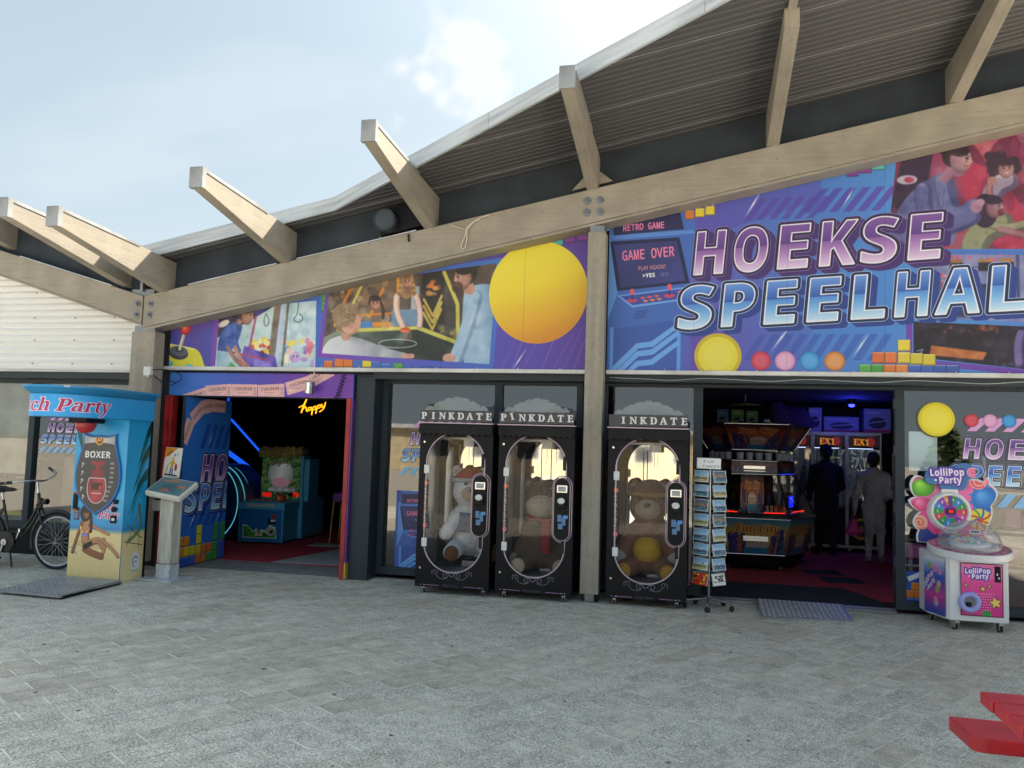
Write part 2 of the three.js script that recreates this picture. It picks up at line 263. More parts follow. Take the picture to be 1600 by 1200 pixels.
  // deck above the sheets, back over the building
  const deck = (pts, sy) => { const P = [], I = [], s = new THREE.Shape(pts.map(([x, z]) => new THREE.Vector2(x, z))), t = THREE.ShapeUtils.triangulateShape(s.getPoints(), []), q = s.getPoints(); for (const h of [0.03, 0.13]) for (const p of q) P.push(p.x, sy(p.x) + 0.06 * (p.y - 0.43) + h, p.y); const n = q.length; for (const f of t) { I.push(...f); I.push(f[2] + n, f[1] + n, f[0] + n); } const g = new THREE.BufferGeometry(); g.setAttribute('position', new THREE.Float32BufferAttribute(P, 3)); g.setIndex(I); g.computeVertexNormals(); return nz(g); };
  part('deck', merge(deck([[valley, -9], [XR, -9], [XR, edgeR(XR)], [-4.2, 0.6], [valley, 0.6]], sr), deck([[XL, -9], [valley, -9], [valley, 0.6], [-9.52, 0.6], [XL, edgeL(XL)]], sl)), M.grey, roof);
  function fascia(x0, x1, ez, sy, h0 = -0.02, h1 = 0.145) {   // a strip standing on the roof edge
    const dx = x1 - x0, dz = ez(x1) - ez(x0), len = Math.hypot(dx, dz), g = new THREE.BoxGeometry(1, 1, 0.03), p = g.attributes.position;
    for (let i = 0; i < p.count; i++) { const u = p.getX(i) + 0.5, v = p.getY(i) + 0.5, x = x0 + dx * u, z = ez(x0) + dz * u, w = p.getZ(i); p.setXYZ(i, x - dz / len * w, sy(x) + 0.06 * (z - 0.43) + h0 + (h1 - h0) * v, z + dx / len * w + 0.012); }
    g.computeVertexNormals(); return g;
  }
  for (const [a, b2] of [[valley, -4.2], [-4.196, -2.1], [-2.096, 0.0], [0.004, 2.1], [2.104, 4.2], [4.204, XR]]) part('fascia', fascia(a, b2, edgeR, sr), M.grey, roof);
  for (const [a, b2] of [[XL, -9.52], [-9.516, valley]]) part('fascia', fascia(a, b2, edgeL, sl), M.grey, roof);
  const uw = struct('upper_wall');
  part('blue_wall', extrude([[valley, B1(valley)], [XR, B1(XR)], [XR, sr(XR) + 0.02], [valley, sr(valley) + 0.02]], 0.05).translate(0, 0, 0.24), M.wallblue, uw);
  part('blue_wall', extrude([[XL, C1(XL)], [valley, C1(valley)], [valley, sl(valley) + 0.02], [XL, sl(XL) + 0.02]], 0.05).translate(0, 0, 0.24), M.wallblue, uw);
  const valleyShoe = struct('valley_bracket'); part('steel_plate', merge(span(-7.02, -6.70, 3.39, 3.47, 0.2, 0.40), span(-6.88, -6.84, 3.44, 3.62, 0.25, 0.44)), M.steel, valleyShoe);
}

// ---------------------------------------------------------------- posts, sill, walls
function post(label, x0, x1, top, bottom, tilt = 0) {
  const p = thing('post', label, 'post', [(x0 + x1) / 2, 0, 0.34], 0, 'beige timber posts under the beams');
  const w = x1 - x0; part('shaft', rbox(w, top - bottom, 0.2, 0.006, 2, 0, (top + bottom) / 2, 0), M.tan, p);
  part('base_plate', merge(span(-0.05, 0.05, 0.0, bottom - 0.002, -0.05, 0.05), span(-0.09, 0.09, 0.0, 0.012, -0.09, 0.09)), M.steel, p);
  part('head_plate', span(-w / 2 + 0.02, w / 2 - 0.02, top + 0.002, top + 0.075, -0.08, 0.08), M.steel, p); return p;
}
post('beige timber post between the two black doll cabinets and the third one', -1.235, -1.035, 4.03, 0.09);
post('beige timber post behind the blue boxing machine', -6.95, -6.62, 2.93, 0.09);
{
  const s = struct('building_wall');
  part('sill_strip', merge(span(-6.78, -1.26, 2.478, 2.522, 0.09, 0.19), span(-1.03, 5.2, 2.478, 2.522, 0.09, 0.19)), M.white, s);
  part('lintel', merge(span(-3.84, 5.2, 2.40, 2.472, -0.3, 0.10), span(-4.08, -3.83, 2.43, 2.472, -0.3, 0.06)), M.anthr, s);
  part('side_wall', span(-6.95, -6.615, 0, 2.47, -0.3, 0.10), M.dark, s);
  part('column', merge(rbox(0.245, 2.43, 0.30, 0.008, 2, -3.955, 1.215, -0.10)), M.anthr, s);
  part('lintel', span(-12, -6.96, 2.36, 2.44, -0.3, 0.10), M.anthr, s);
  part('plinth', span(-12, -6.96, 0, 0.33, -0.32, -0.14), M.black, s);
  // inner rooms: walls with thickness, ceilings, back walls
  part('partition', merge(span(-3.84, -3.74, 0, 2.61, -7.95, -0.32), span(-9.4, -9.3, 0, 2.61, -7.95, -0.96), span(5.1, 5.2, 0, 2.6, -8, -0.2), span(-9.4, 5.2, 0, 2.61, -8.1, -7.9), span(-9.3, -6.62, 0, 2.61, -1.0, -0.95), span(-6.72, -6.62, 0, 2.61, -0.95, -0.32)), M.matte, s);
  part('ceiling', merge(span(-12.3, 5.3, 2.605, 2.72, -8.2, -0.1)), M.matte, s);
  part('attic_front', extrude([[-12, 2.45], [5.4, 2.45], [5.4, 5.3], [-6.86, 3.1], [-12, 4.6]], 0.06).translate(0, 0, 0.0), M.dark, s);
  part('left_room', merge(span(-12.2, -9.29, 0, 2.61, -1.0, -0.95), span(-12.2, -12.1, 0, 2.61, -0.95, -0.2)), M.matte, s);
  part('left_blind', merge(span(-12, -9.02, 1.05, 2.34, -0.42, -0.40), span(-8.86, -7.0, 2.08, 2.34, -0.42, -0.40)), mat([0.42, 0.38, 0.28], 0.85, { map: GR.blotchC }), s);
  part('room_floor', merge(span(-9.3, -3.84, -0.05, -0.004, -7.9, -0.3), span(-3.74, 5.1, -0.05, -0.004, -7.9, -0.24)), mat([0.10, 0.012, 0.02], 0.95, { map: GR.fine }), s);
}
// white corrugated cladding, ribs lying
{
  const s = thing('corrugated_cladding', 'white corrugated metal wall cladding at the far left under the beam', 'cladding');
  const m = mat([0.80, 0.81, 0.81], 0.35, { metalness: 0.05 });
  const pitch = 0.084, top = (x) => 3.011 + 0.306 * (-6.66 - x) - 0.02; let y = 2.45, k = 0;
  while (y < 4.6) {
    const P = [], U = [], n = 6, x1 = -6.93, h = pitch;
    const xr = (yy) => Math.min(x1, -6.66 - (yy - 3.011 - 0.12) / 0.306);
    for (let i = 0; i < n; i++) {
      const ya = y + h * i / n, yb2 = y + h * (i + 1) / n, f = (t) => 0.095 + 0.017 * (1 - Math.cos(t * 2 * Math.PI)), za = f(i / n), zb = f((i + 1) / n), ra = xr(ya), rbb = xr(yb2);
      if (ra < -11.9) continue;
      P.push(-12, ya, za, ra, ya, za, rbb, yb2, zb, -12, ya, za, rbb, yb2, zb, -12, yb2, zb); U.push(-12, ya, ra, ya, rbb, yb2, -12, ya, rbb, yb2, -12, yb2);
    }
    if (P.length) { const g = new THREE.BufferGeometry(); g.setAttribute('position', new THREE.Float32BufferAttribute(P, 3)); g.setAttribute('uv', new THREE.Float32BufferAttribute(U, 2)); g.computeVertexNormals(); part('rib', g, m, s); }
    y += pitch; k++;
  }
  part('bottom_trim', span(-12, -6.94, 2.442, 2.458, 0.09, 0.15), M.white, s);
  const sc = []; for (let x = -11.8; x < -7; x += 0.62) for (const yy of [2.55, 2.86, 3.16, 3.5]) if (x < -6.75 - (yy - 2.95) / 0.306) sc.push(tr(cyl(0.011, 0.009, 0.012, 8), x + rr(-0.02, 0.02), yy, 0.132, Math.PI / 2));
  part('screws', merge(sc), M.steel, s);
}

// ---------------------------------------------------------------- print: lettering, pictures, banners
function text(x, s, X, Y, size, o = {}) {
  x.save(); x.translate(X, Y); if (o.rot) x.rotate(o.rot); x.transform(o.sx ?? 1, 0, o.shear ?? 0, -1, 0, 0);
  x.font = (o.style ?? 'bold') + ' ' + size + 'px ' + (o.font ?? 'sans-serif'); x.textAlign = o.align ?? 'left'; x.textBaseline = o.base ?? 'alphabetic';
  if (o.stroke) { x.lineWidth = o.lw ?? size * 0.1; x.strokeStyle = o.stroke; x.strokeText(s, 0, 0); }
  if (o.fill !== null) { x.fillStyle = o.fill ?? '#fff'; x.fillText(s, 0, 0); }
  x.restore();
}
const poly = (x, pts, c) => { x.beginPath(); pts.forEach((p, i) => (i ? x.lineTo(...p) : x.moveTo(...p))); x.closePath(); if (c) { x.fillStyle = c; x.fill(); } };
const ell = (x, cx, cy, rx, ry, c, rot = 0) => { x.beginPath(); x.ellipse(cx, cy, rx, ry ?? rx, rot, 0, 7); x.fillStyle = c; x.fill(); };
const lg = (x, x0, y0, x1, y1, ...cs) => { const g = x.createLinearGradient(x0, y0, x1, y1); cs.forEach((c, i) => (Array.isArray(c) ? g.addColorStop(c[0], c[1]) : g.addColorStop(i / (cs.length - 1), c))); return g; };
const rg = (x, cx, cy, r, ...cs) => { const g = x.createRadialGradient(cx - r * 0.3, cy + r * 0.35, r * 0.05, cx, cy, r); cs.forEach((c, i) => g.addColorStop(i / (cs.length - 1), c)); return g; };
const line = (x, pts, w, c) => { x.beginPath(); pts.forEach((p, i) => (i ? x.lineTo(...p) : x.moveTo(...p))); x.lineWidth = w; x.strokeStyle = c; x.stroke(); };
const curve = (x, pts, w, c) => { x.beginPath(); x.moveTo(...pts[0]); for (let i = 1; i < pts.length - 1; i++) { const e = i === pts.length - 2 ? pts[i + 1] : [(pts[i][0] + pts[i + 1][0]) / 2, (pts[i][1] + pts[i + 1][1]) / 2]; x.quadraticCurveTo(...pts[i], ...e); } x.lineWidth = w; x.strokeStyle = c; x.stroke(); };
function photo(x, pts, f) {                               // a printed photograph: softened, with uneven light and grain
  const c = document.createElement('canvas'); c.width = x.canvas.width; c.height = x.canvas.height; const y = c.getContext('2d'); y.setTransform(x.getTransform()); y.lineJoin = y.lineCap = 'round'; f(y);
  const xs = pts.map((p) => p[0]), ys = pts.map((p) => p[1]), x0 = Math.min(...xs), x1 = Math.max(...xs), y0 = Math.min(...ys), y1 = Math.max(...ys);
  y.globalCompositeOperation = 'soft-light';
  for (let i = 0; i < 260; i++) { const a = rr(x0, x1), b = rr(y0, y1), r = rr(2, 11), g = y.createRadialGradient(a, b, 0, a, b, r), v = rnd() < 0.52 ? '0,0,0' : '255,250,240'; g.addColorStop(0, `rgba(${v},${rr(0.15, 0.5)})`); g.addColorStop(1, `rgba(${v},0)`); y.fillStyle = g; y.fillRect(a - r, b - r, r * 2, r * 2); }
  for (let i = 0; i < 5000; i++) { const v = rnd() < 0.5 ? 0 : 255; y.fillStyle = `rgba(${v},${v},${v},0.2)`; y.fillRect(rr(x0, x1), rr(y0, y1), rr(0.3, 1.2), rr(0.3, 1.0)); }
  x.save(); poly(x, pts); x.clip(); x.setTransform(1, 0, 0, 1, 0, 0); x.filter = 'blur(1.7px)'; x.drawImage(c, 0, 0); x.restore();
}
const clipped = (x, pts, f) => { x.save(); poly(x, pts); x.clip(); f(); x.restore(); };
function bokeh(x, x0, y0, x1, y1, n, cs, r0, r1, a = 0.35) { for (let i = 0; i < n; i++) { x.globalAlpha = a * rr(0.4, 1); ell(x, rr(x0, x1), rr(y0, y1), rr(r0, r1), rr(r0, r1), pick(cs)); } x.globalAlpha = 1; }
function cube(x, X, Y, s, c, h = s) { x.fillStyle = c; x.fillRect(X, Y, s, h); x.fillStyle = 'rgba(255,255,255,0.28)'; poly(x, [[X, Y + h], [X + s, Y + h], [X + s * 0.9, Y + h * 0.88], [X + s * 0.1, Y + h * 0.88]], 'rgba(255,255,255,0.32)'); poly(x, [[X, Y], [X + s, Y], [X + s * 0.9, Y + h * 0.12], [X + s * 0.1, Y + h * 0.12]], 'rgba(0,0,0,0.28)'); poly(x, [[X + s, Y], [X + s, Y + h], [X + s * 0.9, Y + h * 0.88], [X + s * 0.9, Y + h * 0.12]], 'rgba(0,0,0,0.16)'); line(x, [[X, Y], [X + s, Y], [X + s, Y + h], [X, Y + h], [X, Y]], s * 0.035, 'rgba(20,20,50,0.45)'); }
function face(x, cx, cy, r, skin, hair, o = {}) {       // a printed head, turned by o.turn (-1 left .. 1 right)
  const t = o.turn ?? 0;
  if (o.long) { x.fillStyle = hair; x.beginPath(); x.ellipse(cx - t * r * 0.15, cy - r * 0.25, r * 1.15, r * 1.6, 0, 0, 7); x.fill(); }
  ell(x, cx - t * r * 0.2, cy + r * 0.28, r * 1.05, r * 1.0, hair);
  x.fillStyle = lg(x, cx - r, cy, cx + r, cy, ...(t < 0 ? [skin[0], skin[1]] : [skin[1], skin[0]])); x.beginPath(); x.ellipse(cx + t * r * 0.15, cy - r * 0.1, r * 0.8, r * 1.08, 0, 0, 7); x.fill();
  if (Math.abs(t) > 0.6) poly(x, [[cx + t * r * 0.9, cy + r * 0.05], [cx + t * r * 1.12, cy - r * 0.3], [cx + t * r * 0.8, cy - r * 0.4]], skin[0]);
  x.fillStyle = hair; x.beginPath(); x.ellipse(cx - t * r * 0.2, cy + r * 0.75, r * 0.98, r * 0.5, -t * 0.35, 0, 7); x.fill();
  const ex = cx + t * r * 0.45; { const g = x.createRadialGradient(cx + t * r * 0.4, cy + r * 0.1, r * 0.1, cx + t * r * 0.15, cy - r * 0.1, r); g.addColorStop(0, 'rgba(255,240,225,0.25)'); g.addColorStop(0.6, 'rgba(0,0,0,0)'); g.addColorStop(1, 'rgba(40,10,10,0.4)'); x.fillStyle = g; x.beginPath(); x.ellipse(cx + t * r * 0.15, cy - r * 0.1, r * 0.8, r * 1.08, 0, 0, 7); x.fill(); for (const q of [-1, 1]) ell(x, ex + q * r * 0.32 * (1 - Math.abs(t) * 0.5), cy + r * 0.06, r * 0.2, r * 0.14, 'rgba(60,25,20,0.12)'); }
  for (const s of [-1, 1]) { if (s * t < -0.6) continue; ell(x, ex + s * r * 0.32 * (1 - Math.abs(t) * 0.5), cy + r * 0.02, r * 0.12, r * 0.09, '#2a1a14'); line(x, [[ex + s * r * 0.32 - r * 0.15, cy + r * 0.22], [ex + s * r * 0.32 + r * 0.15, cy + r * 0.22]], r * 0.07, 'rgba(40,25,20,0.7)'); }
  if (o.smile) { ell(x, ex + t * r * 0.1, cy - r * 0.56, r * 0.3, r * 0.15, '#a04840'); ell(x, ex + t * r * 0.1, cy - r * 0.53, r * 0.22, r * 0.08, '#f0e4dc'); }
  else ell(x, ex + t * r * 0.1, cy - r * 0.58, r * 0.24, r * 0.08, '#a5544c');
  ell(x, ex + t * r * 0.12, cy - r * 0.22, r * 0.1, r * 0.14, 'rgba(120,60,40,0.4)');
  if (o.ear) ell(x, cx - t * r * 0.45, cy - r * 0.1, r * 0.17, r * 0.26, skin[1]);
}
const limb = (x, pts, w, c, d) => { curve(x, pts, w, d); x.save(); x.translate(-w * 0.1, w * 0.1); curve(x, pts, w * 0.72, c); x.restore(); };
const LETTERS = {
  purple: ['#e8d2f0', '#b98cca', '#8a5aa6', '#5c3788', '#7d52a2', '#2a1a44', '#3d2568'],
  blue: ['#d2ecff', '#7fbcf4', '#4f8fe0', '#2a57b4', '#6a9eea', '#122046', '#24388c'],
};
function word(x, s, X, Y, adv, cap, rot, kind, o = {}) {     // chromed lettering, each letter fitted to its own cell
  const C = LETTERS[kind], size = cap / 0.714, ca = Math.cos(rot), sa = Math.sin(rot), shear = 0.14;
  const each = (f) => [...s].forEach((ch, i) => {
    x.save(); x.translate(X + i * adv * ca, Y + i * adv * sa); x.rotate(rot); x.transform(1, 0, shear, 1, 0, 0); x.scale(1, -1);
    x.font = 'bold ' + size + 'px sans-serif'; x.textAlign = 'center'; x.textBaseline = 'alphabetic'; const w = x.measureText(ch).width; x.translate(adv * 0.47, 0); x.scale(adv * (o.fit ?? 0.92) / w, 1); f(ch); x.restore();
  });
  const e = cap * 0.011;
  if (!o.flat) for (let k = 12; k > 0; k--) { x.save(); x.translate(k * e * 1.15, -k * e * 0.85); each((ch) => { x.lineWidth = cap * 0.15; x.strokeStyle = C[6]; x.strokeText(ch, 0, 0); }); x.restore(); }
  each((ch) => { x.lineWidth = cap * 0.185; x.strokeStyle = kind === 'blue' ? '#bcd4f2' : '#8d6cae'; x.strokeText(ch, 0, 0); });
  each((ch) => { x.lineWidth = cap * 0.16; x.strokeStyle = C[5]; x.strokeText(ch, 0, 0); });
  each((ch) => { x.lineWidth = cap * 0.045; x.strokeStyle = '#f4f2ff'; x.strokeText(ch, 0, 0); });
  each((ch) => { x.fillStyle = lg(x, 0, 0, 0, -cap, [0, C[0]], [0.3, C[1]], [0.56, C[2]], [0.565, C[3]], [1, C[4]]); x.fillText(ch, 0, 0); x.lineWidth = cap * 0.016; x.strokeStyle = 'rgba(255,255,255,0.55)'; x.strokeText(ch, 0, 0); });
}
function slants(x, X, Y, n, dx, w, h, lean, c, f) { for (let i = 0; i < n; i++) poly(x, [[X + i * dx, Y], [X + i * dx + w, Y], [X + i * dx + w + lean, Y + h], [X + i * dx + lean, Y + h]], typeof c === 'function' ? c(i) : c); }
function glint(x, X, Y, l, a) { x.save(); x.translate(X, Y); x.rotate(a); x.fillStyle = lg(x, -l, 0, l, 0, 'rgba(255,255,255,0)', 'rgba(255,255,255,0.8)', 'rgba(255,255,255,0)'); x.beginPath(); x.ellipse(0, 0, l, l * 0.05, 0, 0, 7); x.fill(); x.restore(); }
function button(x, cx, cy, r, c, rim) { ell(x, cx, cy, r, r, rim); ell(x, cx, cy, r * 0.84, r * 0.84, c); ell(x, cx, cy, r * 0.6, r * 0.6, 'rgba(255,255,255,0.12)'); }
function arcade(x) {                                       // the printed arcade machine, 0..95 wide, 0..190 high
  poly(x, [[0, 0], [0, 158], [8, 190], [92, 190], [99, 160], [92, 100], [100, 82], [86, 60], [86, 0]], '#3c66bd');
  poly(x, [[0, 50], [14, 92], [4, 160], [0, 160]], '#5c97e2'); poly(x, [[4, 157], [96, 161], [99, 157], [8, 152]], '#5588d8');
  poly(x, [[8, 157], [86, 162], [81, 184], [6, 182]], '#1c2050'); text(x, 'RETRO GAME', 18, 161.5, 10, { rot: 0.05, font: 'monospace', style: 'normal', fill: '#f08ab8', stroke: '#c8508e', lw: 0.7, sx: 0.78 });
  poly(x, [[4, 150], [81, 153], [93, 101], [13, 93]], '#171a44'); poly(x, [[8, 146], [78, 149], [88, 104], [17, 97]], lg(x, 10, 150, 80, 95, '#3a3f86', '#2a2d68', '#3b3e8c'));
  text(x, 'GAME OVER', 18, 128, 15, { rot: 0.07, font: 'monospace', style: 'normal', fill: '#f28aa8', stroke: '#c24a84', lw: 0.9, sx: 0.72 });
  text(x, 'PLAY AGAIN?', 36, 116, 6.6, { rot: 0.06, fill: '#e89a8a', style: 'normal', sx: 0.8 }); text(x, '>YES', 41, 108, 6.4, { rot: 0.06, fill: '#fff' }); text(x, 'NO', 61, 109.6, 6, { rot: 0.06, fill: '#7a7fb4', style: 'normal' });
  poly(x, [[13, 88], [90, 97], [100, 84], [30, 74]], '#6aa2ee'); poly(x, [[17, 87], [88, 95], [95, 85], [31, 77]], '#34479e');
  for (const [a, b] of [[30, 83], [71, 88]]) { ell(x, a, b - 1, 6, 2, '#d6385c'); line(x, [[a, b], [a, b + 7]], 1.2, '#22204a'); ell(x, a, b + 9, 2.6, 3.6, '#f0506c'); }
  for (let i = 0; i < 3; i++) { ell(x, 42 + i * 7.5, 85 + i, 2.8, 1.2, '#e4564e'); ell(x, 45 + i * 7.5, 81.5 + i, 2.8, 1.2, '#f0844e'); } for (let i = 0; i < 2; i++) ell(x, 82 + i * 6, 91.5 - i * 3, 2.6, 1.2, '#e4564e');
  for (let i = 0; i < 6; i++) for (let j = 0; j < 4; j++) ell(x, 33 + i * 2.2 + j * 0.7, 62 + j * 2.4 + i * 0.3, 0.7, 0.7, '#1d2a6e');
  poly(x, [[8, 0], [8, 50], [82, 60], [82, 0]], '#3357ae'); poly(x, [[6, 0], [6, 52], [10, 52], [10, 0]], '#5f9aea'); poly(x, [[80, 0], [80, 60], [84, 60], [84, 0]], '#5f9aea');
  for (const d of [0, -9, -20]) poly(x, [[10, 8 + d], [36, 34 + d], [52, 36 + d], [82, 58 + d], [82, 52 + d], [54, 30 + d], [38, 28 + d], [10, 0 + d]], '#68aaf2');
}
const artRight = art(566, 284, 3.6, (x, W, H) => {
  x.fillStyle = lg(x, 0, 60, 420, 180, [0, '#4a5cbc'], [0.3, '#5558b8'], [0.5, '#4470c6'], [0.8, '#458ad6'], [1, '#4a78cc']); x.fillRect(0, 0, W, H);
  poly(x, [[200, 0], [320, 0], [360, 284], [330, 284]], 'rgba(70,140,220,0.5)'); poly(x, [[95, 0], [150, 0], [130, 60], [95, 70]], 'rgba(110,60,160,0.55)'); poly(x, [[100, 150], [230, 190], [230, 230], [100, 200]], 'rgba(80,60,170,0.5)');
  slants(x, 150, 170, 6, 13, 7.5, 24, 18, 'rgba(80,50,150,0.6)'); slants(x, 210, 176, 6, 14, 8.5, 26, 20, (i) => `rgba(${70 + i * 4},55,165,0.75)`); slants(x, 150, 16, 10, 14, 8, 28, 17, 'rgba(45,70,170,0.5)');
  glint(x, 160, 188, 20, 1.05); glint(x, 258, 192, 14, 1.05); glint(x, 270, 32, 18, 1.0); glint(x, 190, 40, 20, 0.95); glint(x, 118, 190, 18, 1.0);
  arcade(x);
  for (const [X, Y, c] of [[98, 175, '#e6cf2c'], [109, 177, '#e6cf2c'], [87, 173, '#d8742e']]) cube(x, X, Y, 10, c);
  for (const [X, Y, c] of [[256, 214, '#7c3c98'], [269, 217, '#8a3f9e'], [282, 220, '#55c8c4']]) cube(x, X, Y, 12, c);
  // friends cheering at a game
  photo(x, [[309, 262], [300, 177], [300, 134], [566, 128], [566, 284], [330, 284]], (x) => {
    x.fillStyle = lg(x, 300, 130, 460, 260, '#331626', '#84283e', '#b24858', '#5c2440'); x.fillRect(290, 120, 280, 170);
    poly(x, [[300, 180], [322, 284], [350, 284], [330, 170]], '#241420'); ell(x, 316, 208, 10, 5, '#c8c8d0'); ell(x, 318, 208, 5, 3, '#c03040');
    for (const [a, b, p, q, w] of [[330, 262, 40, 10, -0.2], [388, 244, 14, 34, 0.5], [432, 210, 30, 46, 0.7], [372, 146, 16, 40, -0.5], [416, 258, 40, 8, 0.25], [395, 200, 7, 50, 0.4]]) ell(x, a, b, p, q, pick(['rgba(90,12,30,0.75)', 'rgba(240,110,100,0.5)', 'rgba(50,10,30,0.7)', 'rgba(250,190,170,0.4)']), w);
    bokeh(x, 395, 140, 560, 270, 60, ['#e8505c', '#f08a70', '#b02a50', '#e05a90', '#fce0d0'], 3, 14, 0.4);
    ell(x, 402, 170, 22, 60, '#c42838', 0.5); ell(x, 350, 150, 10, 26, '#d02c38', -0.3);
    // woman with curly hair
    for (let i = 0; i < 26; i++) ell(x, 408 + rr(-13, 13), 219 + rr(-8, 12), rr(3, 6), rr(3, 6), '#241410'); limb(x, [[392, 172], [398, 200], [412, 202]], 20, '#c9bfc9', '#6c6072'); for (let i = 0; i < 20; i++) line(x, [[384 + i * 1.7, 172], [388 + i * 1.6, 206]], 0.8, 'rgba(40,30,50,0.5)');
    face(x, 410, 216, 9, ['#c98e74', '#8c5848'], '#2a1812', { turn: 0.2, smile: 1 }); limb(x, [[398, 178], [392, 190], [396, 202]], 6, '#b97f68', '#83503f'); ell(x, 397, 203, 4.5, 5, '#b97f68');
    // woman in green
    limb(x, [[380, 134], [384, 152], [404, 158]], 26, '#9aa466', '#5d6640'); limb(x, [[392, 160], [404, 152], [430, 156], [450, 168]], 9, '#a4ae70', '#67703f'); ell(x, 390, 172, 12, 18, '#22141a'); face(x, 398, 176, 10, ['#c08e84', '#80504e'], '#22141a', { turn: 0.7 }); ell(x, 405, 170, 3, 4, '#5a1c24');
    limb(x, [[404, 152], [420, 148], [440, 140]], 7, '#b58074', '#7a4c48');
    // man in a denim jacket
    x.fillStyle = lg(x, 305, 150, 365, 200, '#5a6490', '#6c7cac', '#39426c'); x.beginPath(); x.moveTo(298, 150); x.bezierCurveTo(304, 178, 318, 200, 348, 214); x.lineTo(360, 208); x.bezierCurveTo(368, 190, 366, 160, 360, 138); x.lineTo(300, 134); x.fill();
    limb(x, [[350, 204], [352, 178], [366, 166], [380, 178]], 15, '#6676a6', '#414c78'); limb(x, [[332, 196], [330, 168], [352, 150], [378, 166]], 17, '#5c6898', '#3a446e'); ell(x, 382, 177, 6, 7, '#b98a96'); ell(x, 386, 181, 4, 4, '#c79aa2');
    for (let i = 0; i < 7; i++) line(x, [[312 + i * 6, 150], [322 + i * 5, 180 + i * 3]], 0.8, 'rgba(30,35,70,0.4)');
    line(x, [[352, 208], [360, 218], [366, 214]], 10, '#9a6a76'); x.globalAlpha = 0.22; poly(x, [[295, 130], [470, 126], [470, 284], [295, 284]], '#5a3a8a'); x.globalAlpha = 1; face(x, 366, 228, 13, ['#c49aa0', '#8a5c70'], '#2c1c22', { turn: 0.95, ear: 1 }); x.fillStyle = '#2c1c22'; x.beginPath(); x.ellipse(361, 240, 15, 7, 0.15, 0, 7); x.fill();
  });
  poly(x, [[312, 133], [566, 127], [566, 121], [315, 128]], '#3f70c6');
  photo(x, [[326, 128], [320, 62], [566, 48], [566, 121]], (x) => {   // basketball games with a score board
    x.fillStyle = lg(x, 320, 60, 420, 128, '#30305c', '#8c94c4', '#7478ae'); x.fillRect(310, 40, 260, 90); bokeh(x, 318, 60, 356, 118, 90, ['#ff5060', '#d02038', '#ff9a90'], 0.8, 2.4, 0.8); bokeh(x, 320, 118, 420, 127, 40, ['#ff6a70', '#ff3048'], 0.8, 1.8, 0.9);
    poly(x, [[356, 62], [400, 60], [396, 96], [360, 94]], '#2c2f5a'); for (const X of [356, 383, 403]) { x.fillStyle = '#2a2430'; x.fillRect(X, 109, 13, 9); x.fillStyle = '#b0762e'; x.fillRect(X, 118.5, 12, 3); } text(x, '89', 357.5, 110.5, 8.5, { fill: '#ffd8c8' }); line(x, [[369, 113], [404, 114]], 0.6, '#222'); x.fillStyle = '#3a3f78'; x.fillRect(418, 60, 3, 70);
  });
  photo(x, [[321, 57], [321, 20], [566, -8], [566, 44]], (x) => {     // bowling lane
    x.fillStyle = '#1a1420'; x.fillRect(310, -10, 260, 80); poly(x, [[336, 22], [386, 17], [390, 25], [338, 32]], '#c07038'); bokeh(x, 340, 42, 400, 52, 26, ['#c8563a', '#e08a4a', '#7a3028'], 1, 3.4, 0.6); for (const [X, Y] of [[342, 44], [357, 42], [371, 40], [388, 39]]) ell(x, X, Y, 6.5, 7, '#15101a'); bokeh(x, 392, 8, 420, 20, 14, ['#3a4a9a', '#5a6ac0'], 1, 3, 0.5); limb(x, [[420, 14], [417, 30], [422, 44]], 9, '#6a5a9a', '#3a2f62'); line(x, [[324, 26], [330, 28], [327, 23]], 1, '#9ab0e0');
  });
  line(x, [[317, 58], [317, 16], [470, 0]], 6, '#6a3cae');
  word(x, 'HOEKSE', 92, 110, 43.6, 47, 0.055, 'purple');
  word(x, 'SPEELHAL', 77, 50, 44.2, 46, 0.055, 'blue');
  button(x, 124, 20, 25, '#ecdc36', '#d2b820'); for (const [X, c, d] of [[169, '#d84058', '#b02c48'], [194, '#eaa8cc', '#cf84b0'], [219, '#3f9ee0', '#2a7cc0'], [244, '#e2924a', '#c07030']]) button(x, X, 15, 10.5, c, d);
  for (const [X, Y, c] of [[268, 0, '#57b04a'], [280, 0, '#4aa040'], [292, 0, '#e07a34'], [304, 0, '#e8863c'], [281, 13, '#e06a34'], [293, 13, '#e8763c'], [306, 13, '#e6cc38'], [306, 26, '#ecd63c'], [316, 0, '#3c62b8'], [328, 0, '#3c62b8'], [340, 0, '#3658ac'], [352, 0, '#3658ac'], [318, 12, '#d8c234'], [330, 11, '#d8c234']]) cube(x, X, Y, 12, c);
  x.fillStyle = 'rgba(150,155,185,0.10)'; x.fillRect(0, 0, W, H); for (let X = 0; X < W; X += 98) line(x, [[X, 0], [X, H]], 0.35, 'rgba(20,20,60,0.3)');
});
